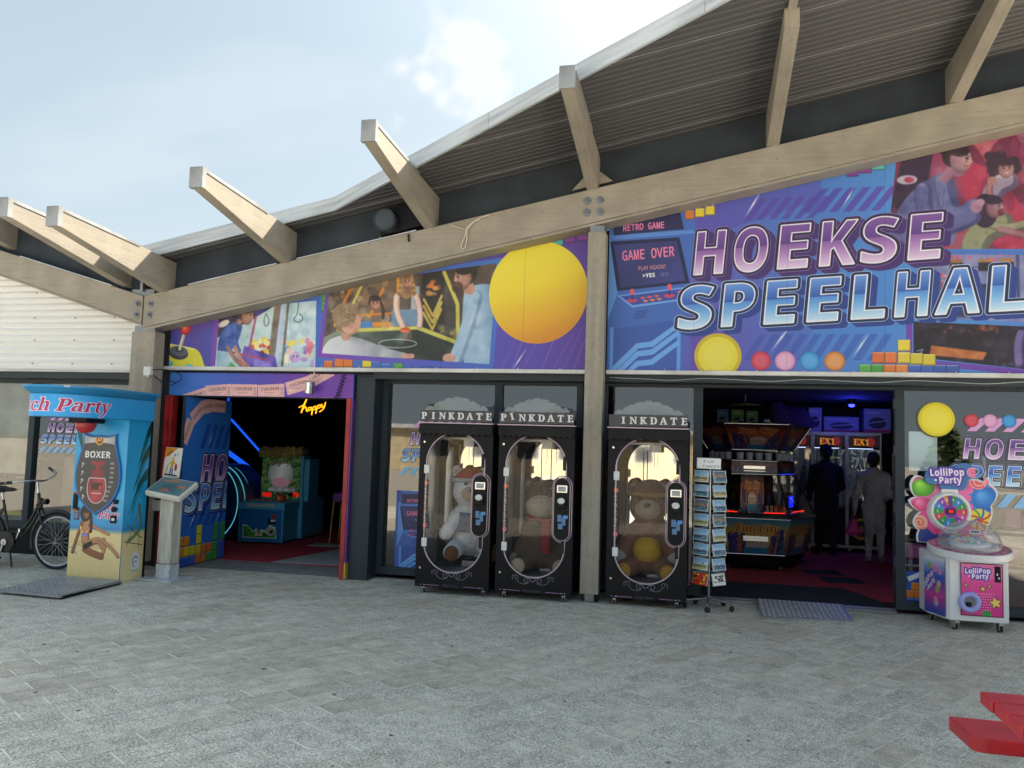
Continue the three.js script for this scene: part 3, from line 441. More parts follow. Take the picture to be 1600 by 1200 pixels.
const artLeft = art(566, 166, 3.6, (x, W, H) => {
  x.fillStyle = lg(x, 0, 0, 560, 120, [0, '#3b52b8'], [0.12, '#4a3fa0'], [0.25, '#3d5cc0'], [0.5, '#3a6cc6'], [0.8, '#5547b0'], [1, '#5a3a9c']); x.fillRect(0, 0, W, H);
  for (let i = 0; i < 8; i++) poly(x, [[10 + i * 11, 60], [14 + i * 11, 60], [34 + i * 11, 90], [30 + i * 11, 90]], 'rgba(70,150,230,0.28)'); poly(x, [[0, 40], [90, 52], [96, 62], [0, 56]], 'rgba(120,50,150,0.35)');
  // joystick
  x.fillStyle = '#e6dc2e'; x.beginPath(); x.moveTo(8, 36); x.lineTo(62, 27); x.quadraticCurveTo(72, 25, 76, 14); x.lineTo(82, 0); x.lineTo(0, 0); x.lineTo(0, 37); x.fill(); poly(x, [[8, 36], [62, 27], [66, 24], [8, 33]], '#f4ee7a');
  ell(x, 42, 20, 14, 8, '#3a3c42', -0.15); ell(x, 42, 23, 13, 6.5, '#5b5e66', -0.15); ell(x, 43, 25, 6, 3.5, '#33353b'); line(x, [[43.5, 26], [48, 44]], 4.6, '#e4ddc0'); line(x, [[44.8, 26], [49.2, 44]], 1.4, '#b0a488'); ell(x, 50, 51, 7.4, 7.4, rg(x, 50, 51, 7.4, '#ff9a8a', '#e83a34', '#a81c22')); ell(x, 29, 7, 6, 3.6, '#2b9ab8'); ell(x, 29, 8, 5.2, 3, '#58ccd8'); ell(x, 58, 3, 6, 3, '#2b9ab8'); ell(x, 58, 3.8, 5, 2.4, '#58ccd8');
  poly(x, [[91, 84], [88, 0], [97, 0], [98, 88]], '#7a3fae');
  // girl at a claw machine
  photo(x, [[97, 76], [95, 0], [232, 3], [229, 86], [180, 82]], (x) => {
    x.fillStyle = '#b9d4da'; x.fillRect(90, 0, 150, 100); poly(x, [[96, 100], [96, 40], [150, 66], [176, 82], [176, 100]], '#2a2440'); ell(x, 104, 58, 8, 4, '#e8e4da', 0.4); poly(x, [[140, 84], [176, 84], [150, 64]], '#3c3a86');
    poly(x, [[148, 66], [140, 22], [166, 14], [173, 80]], '#cfe6ea'); poly(x, [[190, 82], [186, 4], [228, 6], [229, 90]], '#c2dee6'); bokeh(x, 186, 30, 228, 80, 26, ['#ffffff', '#a0c6d6', '#88b0c4', '#dff4f8'], 2, 7, 0.5);
    for (let i = 0; i < 22; i++) ell(x, rr(146, 170), rr(18, 38), rr(2.5, 5), rr(2.5, 4.5), pick(['#f0dc4a', '#f4ec9a', '#e6483e', '#f8f4d8', '#d0382e'])); for (let i = 0; i < 26; i++) ell(x, rr(187, 228), rr(6, 38), rr(2.5, 6), rr(2.5, 5), pick(['#f4e46a', '#f8f6e0', '#c39ad8', '#e88a9a', '#5a8cd0', '#f6d0c0'])); ell(x, 204, 16, 7, 7, '#c79ada'); ell(x, 202, 17, 1, 1.4, '#222'); ell(x, 207, 17, 1, 1.4, '#222');
    curve(x, [[205, 88], [206, 70], [198, 62], [208, 58], [214, 66], [207, 70]], 1, '#39444e'); curve(x, [[162, 70], [158, 62], [163, 52], [168, 62], [162, 70]], 1, '#39444e');
    poly(x, [[173, 84], [168, 10], [176, 6], [182, 84]], '#8a7a6c'); poly(x, [[182, 84], [177, 6], [181, 4], [187, 84]], '#c9d6f6'); poly(x, [[190, 84], [186, 4], [189, 4], [193, 84]], '#756a60'); line(x, [[141, 24], [148, 66]], 3, '#b04a78'); poly(x, [[134, 30], [178, 16], [182, 0], [128, 0]], '#6a50b8'); poly(x, [[150, 14], [172, 8], [174, 2], [148, 4]], '#8f7be0'); line(x, [[118, 22], [168, 12]], 2, '#c04060');
    poly(x, [[97, 0], [98, 24], [112, 26], [118, 4], [116, 0]], '#9fc3d8'); poly(x, [[112, 0], [116, 10], [124, 4], [122, 0]], '#44b04a');
    x.fillStyle = lg(x, 98, 40, 128, 50, '#2c4a96', '#4670c6', '#2d4690'); x.beginPath(); x.moveTo(97, 24); x.bezierCurveTo(96, 48, 108, 58, 122, 60); x.lineTo(130, 54); x.bezierCurveTo(128, 40, 124, 30, 114, 22); x.fill();
    limb(x, [[120, 54], [118, 34], [126, 24]], 8, '#3f66ba', '#2a458c'); limb(x, [[122, 28], [128, 14], [140, 4]], 5, '#c88a74', '#8a584a'); limb(x, [[112, 28], [122, 10], [138, 3]], 5, '#b87c68', '#7c4e42'); line(x, [[126, 60], [130, 66]], 7, '#a86e5e'); face(x, 135, 68, 10, ['#cf967c', '#9a6250'], '#3c2a24', { turn: 0.9, ear: 1 }); ell(x, 129, 78, 9, 6, '#3c2a24', -0.4); ell(x, 124, 85, 4, 4, '#3c2a24'); ell(x, 128, 84, 3.5, 2, '#c060a0');
  });
  poly(x, [[229, 90], [233, 90], [237, 2], [232, 2]], '#3a66c4');
  for (const [X, Y, c] of [[158, 87, '#e06a2c'], [170, 88.5, '#e6782c'], [182, 90, '#4aa83e'], [194, 91.5, '#e2cf30'], [206, 93, '#d03a34'], [218, 94.5, '#d8423a'], [229, 96, '#48a43c']]) cube(x, X, Y, 11, c);
  for (const [X, Y, c] of [[236, 84, '#48a43c'], [236, 72, '#48a43c'], [243, 0, '#d86a2c'], [257, 4, '#e0762e'], [269, 4, '#e0762e'], [281, 3, '#3a66c0'], [257, -8, '#e6d030'], [269, -8, '#e6d030'], [293, 4, '#e6d030'], [305, 0, '#3a66c0'], [317, -3, '#3a66c0'], [333, 3, '#48a43c'], [345, 1, '#3f5fba'], [357, 0, '#3f5fba'], [369, -1, '#3a55b0'], [381, -2, '#3a55b0']]) cube(x, X, Y, 12, c);
  for (const [X, Y, c] of [[414, 133, '#4a9c40'], [427, 135, '#4a9c40'], [441, 137, '#8a46a6'], [454, 139, '#8a46a6'], [466, 142, '#6a3aa0'], [522, 147, '#48bcc0'], [536, 150, '#8a46a6'], [550, 152, '#8a46a6']]) cube(x, X, Y, 12, c);
  poly(x, [[242, 108], [234, 16], [456, 2], [462, 134]], lg(x, 240, 20, 460, 130, '#7a3cb0', '#4a56c0', '#3a78d0'));
  // family at an air-hockey table
  photo(x, [[246, 104], [240, 21], [451, 9], [456, 128]], (x) => {
    x.fillStyle = lg(x, 240, 100, 456, 60, '#4a4038', '#7a6450', '#3a342e', '#5a4a38'); x.fillRect(230, 0, 240, 140); bokeh(x, 244, 50, 330, 106, 60, ['#d8b070', '#a88050', '#e8d8b8', '#403830', '#c89040', '#222022'], 2, 6, 0.5);
    for (const [p, w, c] of [[[[258, 44], [266, 84], [276, 104]], 3.6, '#e08a2a'], [[[270, 66], [288, 104]], 3.4, '#d8ca5a'], [[[300, 66], [316, 100]], 3.6, '#e08a2a'], [[[254, 66], [340, 70]], 3, '#d87f26'], [[[256, 56], [336, 56]], 6, '#e08e2e'], [[[336, 74], [334, 118]], 4, '#e0962e']]) line(x, p, w, c); x.fillStyle = '#3f7fc8'; x.fillRect(286, 50, 18, 10);
    poly(x, [[362, 50], [366, 120], [392, 122], [396, 46]], '#2a241e'); for (const s of [0, 8, 16]) { line(x, [[368, 86 - s], [380, 66 - s], [390, 90 - s]], 3, '#c9b04a'); } bokeh(x, 372, 92, 388, 108, 10, ['#e87a2a', '#f0b04a'], 2, 4, 0.9); x.fillStyle = '#b0b4b8'; x.fillRect(352, 68, 10, 34); line(x, [[392, 118], [410, 80], [412, 36]], 4.6, '#d2c650'); bokeh(x, 384, 40, 412, 54, 14, ['#d2d070', '#303030', '#8a9040'], 2, 6, 0.7);
    poly(x, [[262, 50], [366, 52], [420, 34], [452, 10], [240, 8], [240, 40]], lg(x, 280, 50, 330, 10, '#84907e', '#39463f', '#222c28')); poly(x, [[262, 51], [366, 54], [366, 50], [262, 46]], '#d4cf5c'); poly(x, [[364, 54], [424, 32], [424, 27], [360, 50]], '#cfca58'); x.lineWidth = 0.9; x.strokeStyle = '#dfe6dc'; x.beginPath(); x.ellipse(337, 33, 24, 5, 0, 0, 7); x.stroke(); ell(x, 350, 43, 5, 7, 'rgba(220,150,130,0.3)');
    // woman
    x.fillStyle = '#7f9db8'; poly(x, [[328, 74], [328, 54], [366, 54], [362, 74]], '#7090ae'); limb(x, [[346, 92], [344, 76]], 26, '#f0cfc0', '#c89e90'); limb(x, [[334, 90], [330, 74], [344, 52]], 7.5, '#f0d0c2', '#c49a8c'); limb(x, [[358, 90], [366, 74], [364, 54]], 7, '#f0d0c2', '#c49a8c'); ell(x, 346, 102, 10, 15, '#b08a5c'); face(x, 346, 108, 8, ['#e8b69c', '#c08a72'], '#a37c50', { smile: 1 }); for (const s of [-1, 1]) for (let i = 0; i < 5; i++) ell(x, 346 + s * (7.5 + i * 0.5), 106 - i * 3.2, 2.4, 2.6, i & 1 ? '#c9a468' : '#96703f'); ell(x, 346, 50, 6, 2.4, '#d8552a'); ell(x, 346, 48, 6.4, 2, '#e8683a');
    // girl
    limb(x, [[306, 66], [305, 54]], 20, '#dfe0e6', '#a9aab6'); limb(x, [[314, 62], [320, 53]], 5, '#e0e0e6', '#a9aab6'); face(x, 306, 82, 8, ['#d89c7e', '#a86c54'], '#3a2a22', { turn: 0.2, smile: 1 }); limb(x, [[314, 82], [318, 72], [317, 64]], 4, '#4a3428', '#2c1e18'); ell(x, 320, 53, 2.6, 2, '#d89c7e');
    // boy from behind
    x.fillStyle = lg(x, 244, 20, 300, 40, '#e6e6ea', '#d2d3da', '#a8aab4'); x.beginPath(); x.moveTo(238, 14); x.bezierCurveTo(240, 40, 258, 44, 276, 42); x.bezierCurveTo(300, 38, 320, 26, 348, 22); x.lineTo(346, 15); x.lineTo(300, 16); x.fill(); line(x, [[346, 18], [356, 18]], 6, '#d8a68e'); line(x, [[270, 42], [272, 50]], 12, '#c8937a'); ell(x, 271, 64, 17, 19, '#8c6f52'); ell(x, 276, 58, 13, 14, '#d39c80'); ell(x, 267, 68, 16, 15, '#937556'); for (let i = 0; i < 30; i++) line(x, [[255 + rr(0, 26), 62 + rr(0, 18)], [257 + rr(0, 26), 57 + rr(0, 18)]], 0.6, pick(['#b4946c', '#6e543a'])); ell(x, 276, 55, 2.8, 4.4, '#c4886e');
    // man
    x.fillStyle = lg(x, 410, 60, 458, 70, '#8db0d0', '#a9c8e2', '#7398bc'); x.beginPath(); x.moveTo(418, 98); x.bezierCurveTo(440, 108, 460, 104, 470, 90); x.lineTo(470, 0); x.lineTo(420, 8); x.bezierCurveTo(418, 40, 414, 70, 418, 98); x.fill(); limb(x, [[432, 88], [424, 50], [410, 14]], 17, '#a2c2de', '#7496ba'); ell(x, 402, 16, 8, 5.4, '#d09c88'); line(x, [[424, 98], [420, 104]], 14, '#c08c74'); face(x, 417, 112, 13, ['#d09a80', '#9c6652'], '#2c211c', { turn: -0.9, ear: 1 }); ell(x, 421, 124, 15, 8, '#2c211c', 0.2); x.globalAlpha = 0.75; ell(x, 409, 100, 7, 7, '#3f2c24'); x.globalAlpha = 1; line(x, [[400, 104], [408, 102]], 1, '#8a4a40');
  });
  // plain yellow ball with streaks behind it
  for (let i = 0; i < 9; i++) { x.globalAlpha = 0.3; line(x, [[452 + i * 12, 0], [476 + i * 12, 44 + (i % 3) * 10]], 1.6, pick(['#7a90f0', '#8a60d8', '#3a4cc0'])); } x.globalAlpha = 1; glint(x, 486, 14, 18, 1.0);
  ell(x, 506, 93, 58, 60, lg(x, 480, 150, 520, 34, [0, '#f6ea3c'], [0.45, '#f6d82c'], [0.75, '#eeb024'], [1, '#e08a1e'])); 
  x.fillStyle = 'rgba(150,155,185,0.10)'; x.fillRect(0, 0, W, H); for (let X = 0; X < W; X += 98) line(x, [[X, 0], [X, H]], 0.35, 'rgba(20,20,60,0.3)');
});
function banner(name, label, x0, tex, pts) {
  const o = thing(name, label, 'banner', [x0, 2.49, 0.125]);
  tex.repeat.set(100 / tex.userData.w, 100 / tex.userData.h);
  part('print_panel', extrude(pts.map(([a, b]) => [a - x0, b - 2.49]), 0.02, 0.001), printed(tex, 0.5), o);
  const rv = tr(cyl(0.008, 0.006, 0.006, 8), 0, 0, 0, Math.PI / 2); for (let x = pts[0][0] + 0.15; x < pts[1][0]; x += 0.49) part('rivet', rv, M.grey, o, [x - x0, 0.045, 0.0225]);
  return o;
}
const bb = (x) => 3.011 + 0.2062 * (x + 6.657) + 0.0;
banner('arcade_banner', 'printed banner with a joystick, pictures of people playing and a yellow ball', -6.9, artLeft, [[-6.61, 2.524], [-1.262, 2.524], [-1.262, bb(-1.262)], [-6.61, bb(-6.61)]]);
banner('arcade_banner', 'wide purple and blue banner lettered HOEKSE SPEELHAL over the open doors', -1.06, artRight, [[-1.03, 2.524], [4.6, 2.524], [4.6, bb(4.6)], [-1.03, bb(-1.03)]]);

// ---------------------------------------------------------------- shop front: panes, frames, stickers
const clear = (t, o = {}) => new THREE.MeshStandardMaterial({ map: t, transparent: true, roughness: 0.4, side: THREE.DoubleSide, ...o });
const stickerTex = art(100, 62, 8, (x) => {
  slants(x, 16, 51, 8, 11, 6, 9, 9, (i) => '#d9a0d8'); 
  word(x, 'HOEKSE', 12, 33, 13.6, 13, 0, 'purple', { flat: true }); word(x, 'SPEELHAL', 3, 15.5, 11.6, 13, 0, 'blue', { flat: true });
  slants(x, 2, 1, 9, 10.4, 6, 9, 7, () => '#8cc4f0');
});
function shopWindow(label, x0, x1, y0, y1, mullions, z = -0.25) {
  const o = thing('shop_window', label, 'window', [0, 0, z]), t = 0.05;
  part('frame', merge(span(x0, x1, y1 - t, y1, -0.04, 0.05), span(x0, x1, y0, y0 + 0.09, -0.04, 0.055), span(x0, x0 + t * 1.4, y0 + 0.09, y1 - t, -0.04, 0.05), span(x1 - t * 1.4, x1, y0 + 0.09, y1 - t, -0.04, 0.05)), M.anthr, o);
  const xs = [x0 + t, ...mullions, x1 - t];
  for (const m of mullions) part('mullion', span(m - 0.045, m + 0.045, y0 + 0.09, y1 - t, -0.04, 0.052), M.anthr, o);
  for (let i = 0; i < xs.length - 1; i++) part('pane', quad(xs[i + 1] - xs[i], y1 - y0 - 0.12), M.glass, o, [(xs[i] + xs[i + 1]) / 2, (y0 + y1) / 2 + 0.02, 0]);
  return o;
}
const wL = shopWindow('dark framed shop window behind the bicycle and the boxing machine', -11.9, -6.97, 0.33, 2.36, [-10.4, -8.94]);
part('sticker', quad(1.05, 0.55), clear(stickerTex), wL, [-8.33, 1.63, 0.008]);
const w1 = shopWindow('tall shop window behind the first two black doll cabinets', -3.83, -1.34, 0.05, 2.42, [-2.355]);
part('sticker', quad(1.1, 0.72), clear(stickerTex), w1, [-3.06, 1.60, 0.008]);
const retroTex = art(100, 190, 4, (x) => { x.fillStyle = '#2f55b0'; x.fillRect(0, 0, 100, 190); x.save(); x.translate(4, 0); arcade(x); x.restore(); });
part('poster', quad(0.62, 0.92), printed(retroTex, 0.4), w1, [-3.30, 0.60, 0.006]);
const w2 = shopWindow('narrow shop window behind the third doll cabinet, left of the open right-hand doorway', -1.12, 0.03, 0.05, 2.42, [-0.03]);
const w3 = shopWindow('shop window with stickers and a paper notice behind the white lollipop machine', 2.04, 5.1, 0.05, 2.42, [2.09]);
part('sticker', quad(1.55, 0.98), clear(stickerTex), w3, [3.28, 1.63, 0.008]);
const dotsTex = art(110, 40, 5, (x) => { ell(x, 20, 20, 19, 19, '#5c5a20'); button(x, 21, 20.5, 18, '#efdf30', '#e2d024'); for (const [X, c, d] of [[55, '#d03a50', '#b02c44'], [73, '#e0a0cc', '#c888b8'], [91, '#2f92dc', '#2478bc']]) button(x, X, 20, 7, c, d); });
part('sticker', quad(1.1, 0.4), clear(dotsTex), w3, [2.80, 2.06, 0.010]);
part('paper_notice', quad(0.28, 0.42), mat([0.55, 0.66, 0.68], 0.7), w3, [2.33, 1.72, -0.01]);
part('poster', quad(0.5, 0.36), printed(art(50, 36, 8, (x) => { x.fillStyle = '#2a56b4'; x.fillRect(0, 0, 50, 36); for (const [X, Y, c] of [[0, 0, '#2f62d0'], [8, 0, '#2f62d0'], [16, 0, '#2f62d0'], [24, 0, '#2f62d0'], [0, 8, '#e07828'], [8, 8, '#e07828'], [5, 16, '#e8842e']]) cube(x, X, Y, 8, c); text(x, 'ERA', 17, 18, 6.5); text(x, 'CTIE', 17, 9.5, 5); x.save(); x.translate(3, 25); x.rotate(0.45); x.fillStyle = '#e8eef4'; x.fillRect(0, 0, 14, 5); x.restore(); }), 0.4), w3, [2.40, 0.27, 0.006]);
{ // right-hand doorway
  const d = thing('door_frame', 'dark metal frame and silver sill of the open right-hand doorway', 'door frame', [0, 0, -0.25]);
  part('head', span(0.03, 2.04, 2.37, 2.42, -0.04, 0.05), M.anthr, d);
  part('threshold', merge(span(0.03, 2.04, 0.0, 0.035, -0.06, 0.10), span(0.03, 2.04, 0.036, 0.046, -0.03, 0.03)), M.steel, d);
  for (const y of [0.55, 1.12, 1.72, 2.22]) part('hinge', merge(cyl(0.011, 0.011, 0.11, 10, 2.028, y, 0.06), span(2.036, 2.052, y - 0.05, y + 0.05, 0.05, 0.055)), M.anthr, d);
  const cable = thing('cable', 'thin cable sagging along the dark lintel above the shop windows', 'cable'); const pts = []; for (let x = -1.0; x < 4.9; x += 0.35) pts.push([x, 2.445 - 0.012 * ((Math.round((x + 1) / 0.35)) % 3), 0.107]); part('wire', tube(pts, 0.004, 80, 5), M.grey, cable);
}
{ // left-hand doorway with its printed header, red jambs and folded leaf
  const d = thing('doorway', 'left-hand entrance with a header of pink coupons and red door posts', 'doorway');
  const hd = art(252, 29, 6, (x, W, H) => {
    x.fillStyle = lg(x, 0, 0, 252, 10, '#3f86dc', '#4a62c8', '#6a40ae', '#7a3ca8'); x.fillRect(0, 0, W, H);
    const C = [[38, -2, 0.3], [70, 6, 0.08], [106, 7, 0.0], [143, 7.5, 0.06], [181, 15, 0.28], [207, 26, 0.5]];
    for (const [X, Y, a] of C) { x.save(); x.translate(X, Y); x.rotate(a); x.fillStyle = '#f0bcb8'; x.fillRect(-18, -8, 36, 16); x.strokeStyle = '#d29a98'; x.lineWidth = 0.5; x.strokeRect(-16, -6.5, 26, 13); x.setLineDash([1, 1]); line(x, [[12.5, -8], [12.5, 8]], 0.5, '#a87070'); x.setLineDash([]); text(x, 'COUPON', -13.5, 0, 5.6, { font: 'serif', fill: '#4a3038' }); line(x, [[-10, -2], [6, -2]], 0.6, '#a88080'); line(x, [[-7, -4], [3, -4]], 0.5, '#a88080'); for (let k = 0; k < 5; k++) line(x, [[14, -5 + k * 2], [16.5, -5 + k * 2]], 0.7, '#6a4a4c'); x.restore(); }
    line(x, [[0, 11], [252, 11]], 0.25, 'rgba(20,20,60,0.5)'); line(x, [[0, 20], [252, 20]], 0.25, 'rgba(20,20,60,0.4)');
  });
  hd.repeat.set(100 / 252, 100 / 29);
  part('header', extrude([[0, 0], [2.52, 0], [2.52, 0.29], [0, 0.29]], 0.03, 0.002).translate(-6.61, 2.16, 0.075), printed(hd, 0.5), d);
  part('header_back', span(-6.61, -4.09, 2.15, 2.47, -0.1, 0.07), M.dark, d);
  part('door_post', merge(span(-6.615, -6.575, 0.01, 2.155, 0.04, 0.17), span(-6.57, -6.53, 0.01, 2.155, 0.02, 0.13)), M.red, d);
  part('door_post', merge(span(-4.155, -4.10, 0.01, 2.155, 0.0, 0.13)), M.red, d); part('purple_edge', span(-4.098, -4.082, 0.2, 2.155, 0.0, 0.12), mat([0.16, 0.06, 0.32], 0.5), d); part('yellow_edge', span(-4.098, -4.080, 0.01, 0.2, 0.0, 0.125), mat([0.55, 0.42, 0.05], 0.5), d);
  for (const y of [0.4, 1.1, 1.8]) part('hinge', cyl(0.014, 0.014, 0.12, 10, -6.545, y, 0.15), M.red, d);
  const leaf = thing('door_leaf', 'blue printed door leaf folded inwards at the left-hand entrance', 'door', [-6.29, 0, 0.2], 0.03);
  const lt = art(108, 213, 5, (x, W, H) => {
    x.fillStyle = lg(x, 0, 0, 108, 213, '#2a66c0', '#2f78d0', '#2c70cc'); x.fillRect(0, 0, W, H);
    for (let i = 0; i < 4; i++) { x.save(); const a = 1.05 - i * 0.28; x.translate(6 + i * 25 - (i ? 4 : 0), 160 + [10, 34, 44, 46][i]); x.rotate([1.1, 0.65, 0.2, 0][i]); x.fillStyle = '#e6b6b6'; x.fillRect(-16, -9, 31, 18); text(x, 'COUPON', -13, -2, 6, { font: 'serif', fill: '#4a3038' }); x.restore(); }
    slants(x, 36, 148, 5, 17, 10, 32, 14, '#214fae'); glint(x, 60, 160, 16, 1.05); slants(x, 22, 48, 6, 16, 9, 26, 16, '#2355b4'); glint(x, 30, 58, 20, 1.0); glint(x, 90, 60, 16, 1.0);
    word(x, 'HOEKSE', 38, 104, 34, 36, 0.0, 'purple'); word(x, 'SPEELHAL', 8, 68, 29, 34, 0.0, 'blue');
    for (const [X, h, c, b] of [[0, 12, '#2f56b8', '#2f56b8'], [13, 12, '#2f56b8', '#2f56b8']]) cube(x, X, 0, 12.5, c, h); for (const [X, Y, c] of [[2, 12, '#d9862c'], [0, 25, '#d9862c'], [13, 25, '#d9862c'], [14, 12, '#d8c02a'], [27, 12, '#d8c02a'], [40, 12, '#d8c02a'], [40, 25, '#e2cc30'], [40, 37, '#e2cc30'], [27, 0, '#3a62c2'], [40, 0, '#d9742c'], [53, 0, '#d9742c'], [53, 12, '#d9742c'], [66, 12, '#d9742c'], [66, 0, '#3f9e46'], [79, 0, '#3f9e46'], [79, 12, '#3f9e46'], [79, 25, '#3f9e46'], [79, 37, '#3f9e46'], [92, 0, '#3a5ec0'], [92, 12, '#3a5ec0'], [98, 25, '#3f9e46'], [98, 37, '#3f9e46']]) cube(x, X, Y, 12.5, c);
  });
  part('panel', quad(1.08, 2.13).rotateY(Math.PI / 2).translate(0.002, 1.075, -0.54), printed(lt, 0.45), leaf);
  part('core', rbox(0.04, 2.14, 1.09, 0.004, 2, -0.021, 1.075, -0.54), M.dark, leaf);
  const step = struct('door_slab'); part('concrete', span(-6.6, -4.1, -0.03, 0.006, -0.78, 0.0), mat([0.36, 0.36, 0.35], 0.9, { map: GR.speckC }), step);
}

// ---------------------------------------------------------------- plush toys and the three doll cabinets
const font = await new FontLoader().loadAsync('fonts/droid/droid_serif_bold.typeface.json');
const sans = await new FontLoader().loadAsync('fonts/droid/droid_sans_bold.typeface.json');
const letters = (s, size, depth, f = font) => new TextGeometry(s, { font: f, size, depth, curveSegments: 5, bevelEnabled: true, bevelSize: size * 0.02, bevelThickness: size * 0.03, bevelSegments: 1 });
// one smooth skin around tapered bones: [ax,ay,az, bx,by,bz, ra, rb]; sizes in metres
function skin(bones, cell, k, keep) {
  let lo = [1e9, 1e9, 1e9], hi = [-1e9, -1e9, -1e9];
  for (const b of bones) for (let i = 0; i < 3; i++) { const r = Math.max(b[6], b[7]) + k + cell * 2; lo[i] = Math.min(lo[i], b[i] - r, b[i + 3] - r); hi[i] = Math.max(hi[i], b[i] + r, b[i + 3] + r); }
  const size = Math.max(hi[0] - lo[0], hi[1] - lo[1], hi[2] - lo[2]), n = Math.min(150, Math.ceil(size / cell)), mc = new MarchingCubes(n, new THREE.MeshBasicMaterial(), false, false, 160000);
  const c = [0, 1, 2].map((i) => (lo[i] + hi[i]) / 2), half = size / 2;
  for (let z = 0; z < n; z++) for (let y = 0; y < n; y++) for (let x = 0; x < n; x++) {
    const p = [c[0] + ((x - n / 2) / (n / 2)) * half, c[1] + ((y - n / 2) / (n / 2)) * half, c[2] + ((z - n / 2) / (n / 2)) * half]; let d = 1e9;
    for (const b of bones) {
      const vx = b[3] - b[0], vy = b[4] - b[1], vz = b[5] - b[2], wx = p[0] - b[0], wy = p[1] - b[1], wz = p[2] - b[2], L = vx * vx + vy * vy + vz * vz;
      const t = L ? Math.min(1, Math.max(0, (wx * vx + wy * vy + wz * vz) / L)) : 0, e = Math.hypot(wx - vx * t, wy - vy * t, wz - vz * t) - (b[6] + (b[7] - b[6]) * t);
      const h = Math.max(0, k - Math.abs(d - e)) / k; d = Math.min(d, e) - h * h * k * 0.25;
    }
    mc.field[x + y * n + z * n * n] = -d;
  }
  mc.isolation = 0; mc.update();
  const N = mc.count ?? mc.geometry.drawRange.count, P = new Float32Array(N * 3), Q = new Float32Array(N * 3), U = new Float32Array(N * 2);
  for (let i = 0; i < N; i++) { for (let j = 0; j < 3; j++) { P[i * 3 + j] = mc.positionArray[i * 3 + j] * half + c[j]; Q[i * 3 + j] = mc.normalArray[i * 3 + j]; } U[i * 2] = P[i * 3] + P[i * 3 + 2]; U[i * 2 + 1] = P[i * 3 + 1]; }
  const g = new THREE.BufferGeometry(); g.setAttribute('position', new THREE.BufferAttribute(P, 3)); g.setAttribute('normal', new THREE.BufferAttribute(Q, 3)); g.setAttribute('uv', new THREE.BufferAttribute(U, 2)); return g;
}
const plushMat = (c) => mat(c, 1, { map: GR.furC, bumpMap: GR.plush, bumpScale: 0.03 });
const eye = mat([0.01, 0.01, 0.01], 0.15);
function bear(label, pos, turn, s, o) {
  const b = thing('plush_toy', label, 'plush toy', pos, turn), m = plushMat(o.fur), mm = plushMat(o.muzzle), lean = o.lean ?? 0;
  const bones = [[0, 0.20, 0, lean * 0.4, 0.46, 0, 0.185, 0.15], [lean * 0.6, 0.70, 0.02, lean * 0.6, 0.76, 0.02, 0.19, 0.18]];
  for (const q of [-1, 1]) { bones.push([q * 0.13, 0.46, 0.02, q * (o.arm?.[0] ?? 0.27), o.arm?.[1] ?? 0.26, 0.14, 0.075, 0.07]); bones.push([q * 0.13, 0.12, 0.05, q * 0.21, 0.085, 0.30, 0.10, 0.085]); bones.push([lean * 0.6 + q * 0.14, 0.89, 0, lean * 0.6 + q * 0.15, 0.91, 0, 0.062, 0.058]); }
  part('body', skin(bones.map((v) => v.map((w) => w * s)), 0.016 * s + 0.002, 0.035 * s), m, b);
  part('muzzle', sphere(0.1 * s * (o.big ?? 1), lean * 0.6 * s, 0.675 * s, 0.175 * s, 1.15, 0.85, 0.8), mm, b);
  part('nose', sphere(0.026 * s, lean * 0.6 * s, 0.715 * s, 0.262 * s, 1.3, 0.9, 0.8), eye, b);
  for (const q of [-1, 1]) { part('eye', sphere(0.02 * s, (lean * 0.6 + q * 0.07) * s, 0.785 * s, 0.186 * s), eye, b); part('foot_pad', sphere(0.075 * s, q * 0.215 * s, 0.085 * s, 0.365 * s, 1, 1.05, 0.4), o.pad ? plushMat(o.pad) : mm, b); part('inner_ear', sphere(0.034 * s, (lean * 0.6 + q * 0.15) * s, 0.90 * s, 0.045 * s, 1, 1, 0.5), mm, b); if (o.paw) part('paw', sphere(0.078 * s, q * (o.arm?.[0] ?? 0.27) * s, (o.arm?.[1] ?? 0.26) * s, 0.15 * s, 1.05, 1, 1), plushMat(o.paw), b); }
  if (o.belly) part('belly', sphere(0.145 * s, 0, 0.27 * s, 0.11 * s, 1, 1, 0.75), plushMat(o.belly), b);
  if (o.scarf) part('scarf', merge(new THREE.TorusGeometry(0.15 * s, 0.035 * s, 10, 24).rotateX(Math.PI / 2).scale(1, 0.8, 0.9).translate(lean * 0.5 * s, 0.55 * s, 0.02 * s), rbox(0.085 * s, 0.36 * s, 0.025 * s, 0.01, 2, 0.05 * s, 0.38 * s, 0.22 * s)), plushMat(o.scarf), b);
  if (o.cap) { part('cap', new THREE.SphereGeometry(0.205 * s, 24, 12, 0, Math.PI * 2, 0, Math.PI * 0.42).scale(1, 0.95, 1).translate(lean * 0.6 * s, 0.76 * s, 0.01 * s), plushMat(o.cap), b); part('cap_band', new THREE.TorusGeometry(0.198 * s, 0.022 * s, 8, 28).rotateX(Math.PI / 2).translate(lean * 0.6 * s, 0.815 * s, 0.01 * s), plushMat(o.band ?? o.cap), b); }
  if (o.vest) part('vest', new THREE.CylinderGeometry(0.165 * s, 0.205 * s, 0.2 * s, 24, 1, true).translate(lean * 0.2 * s, 0.38 * s, 0), plushMat(o.vest), b);
  return b;
}
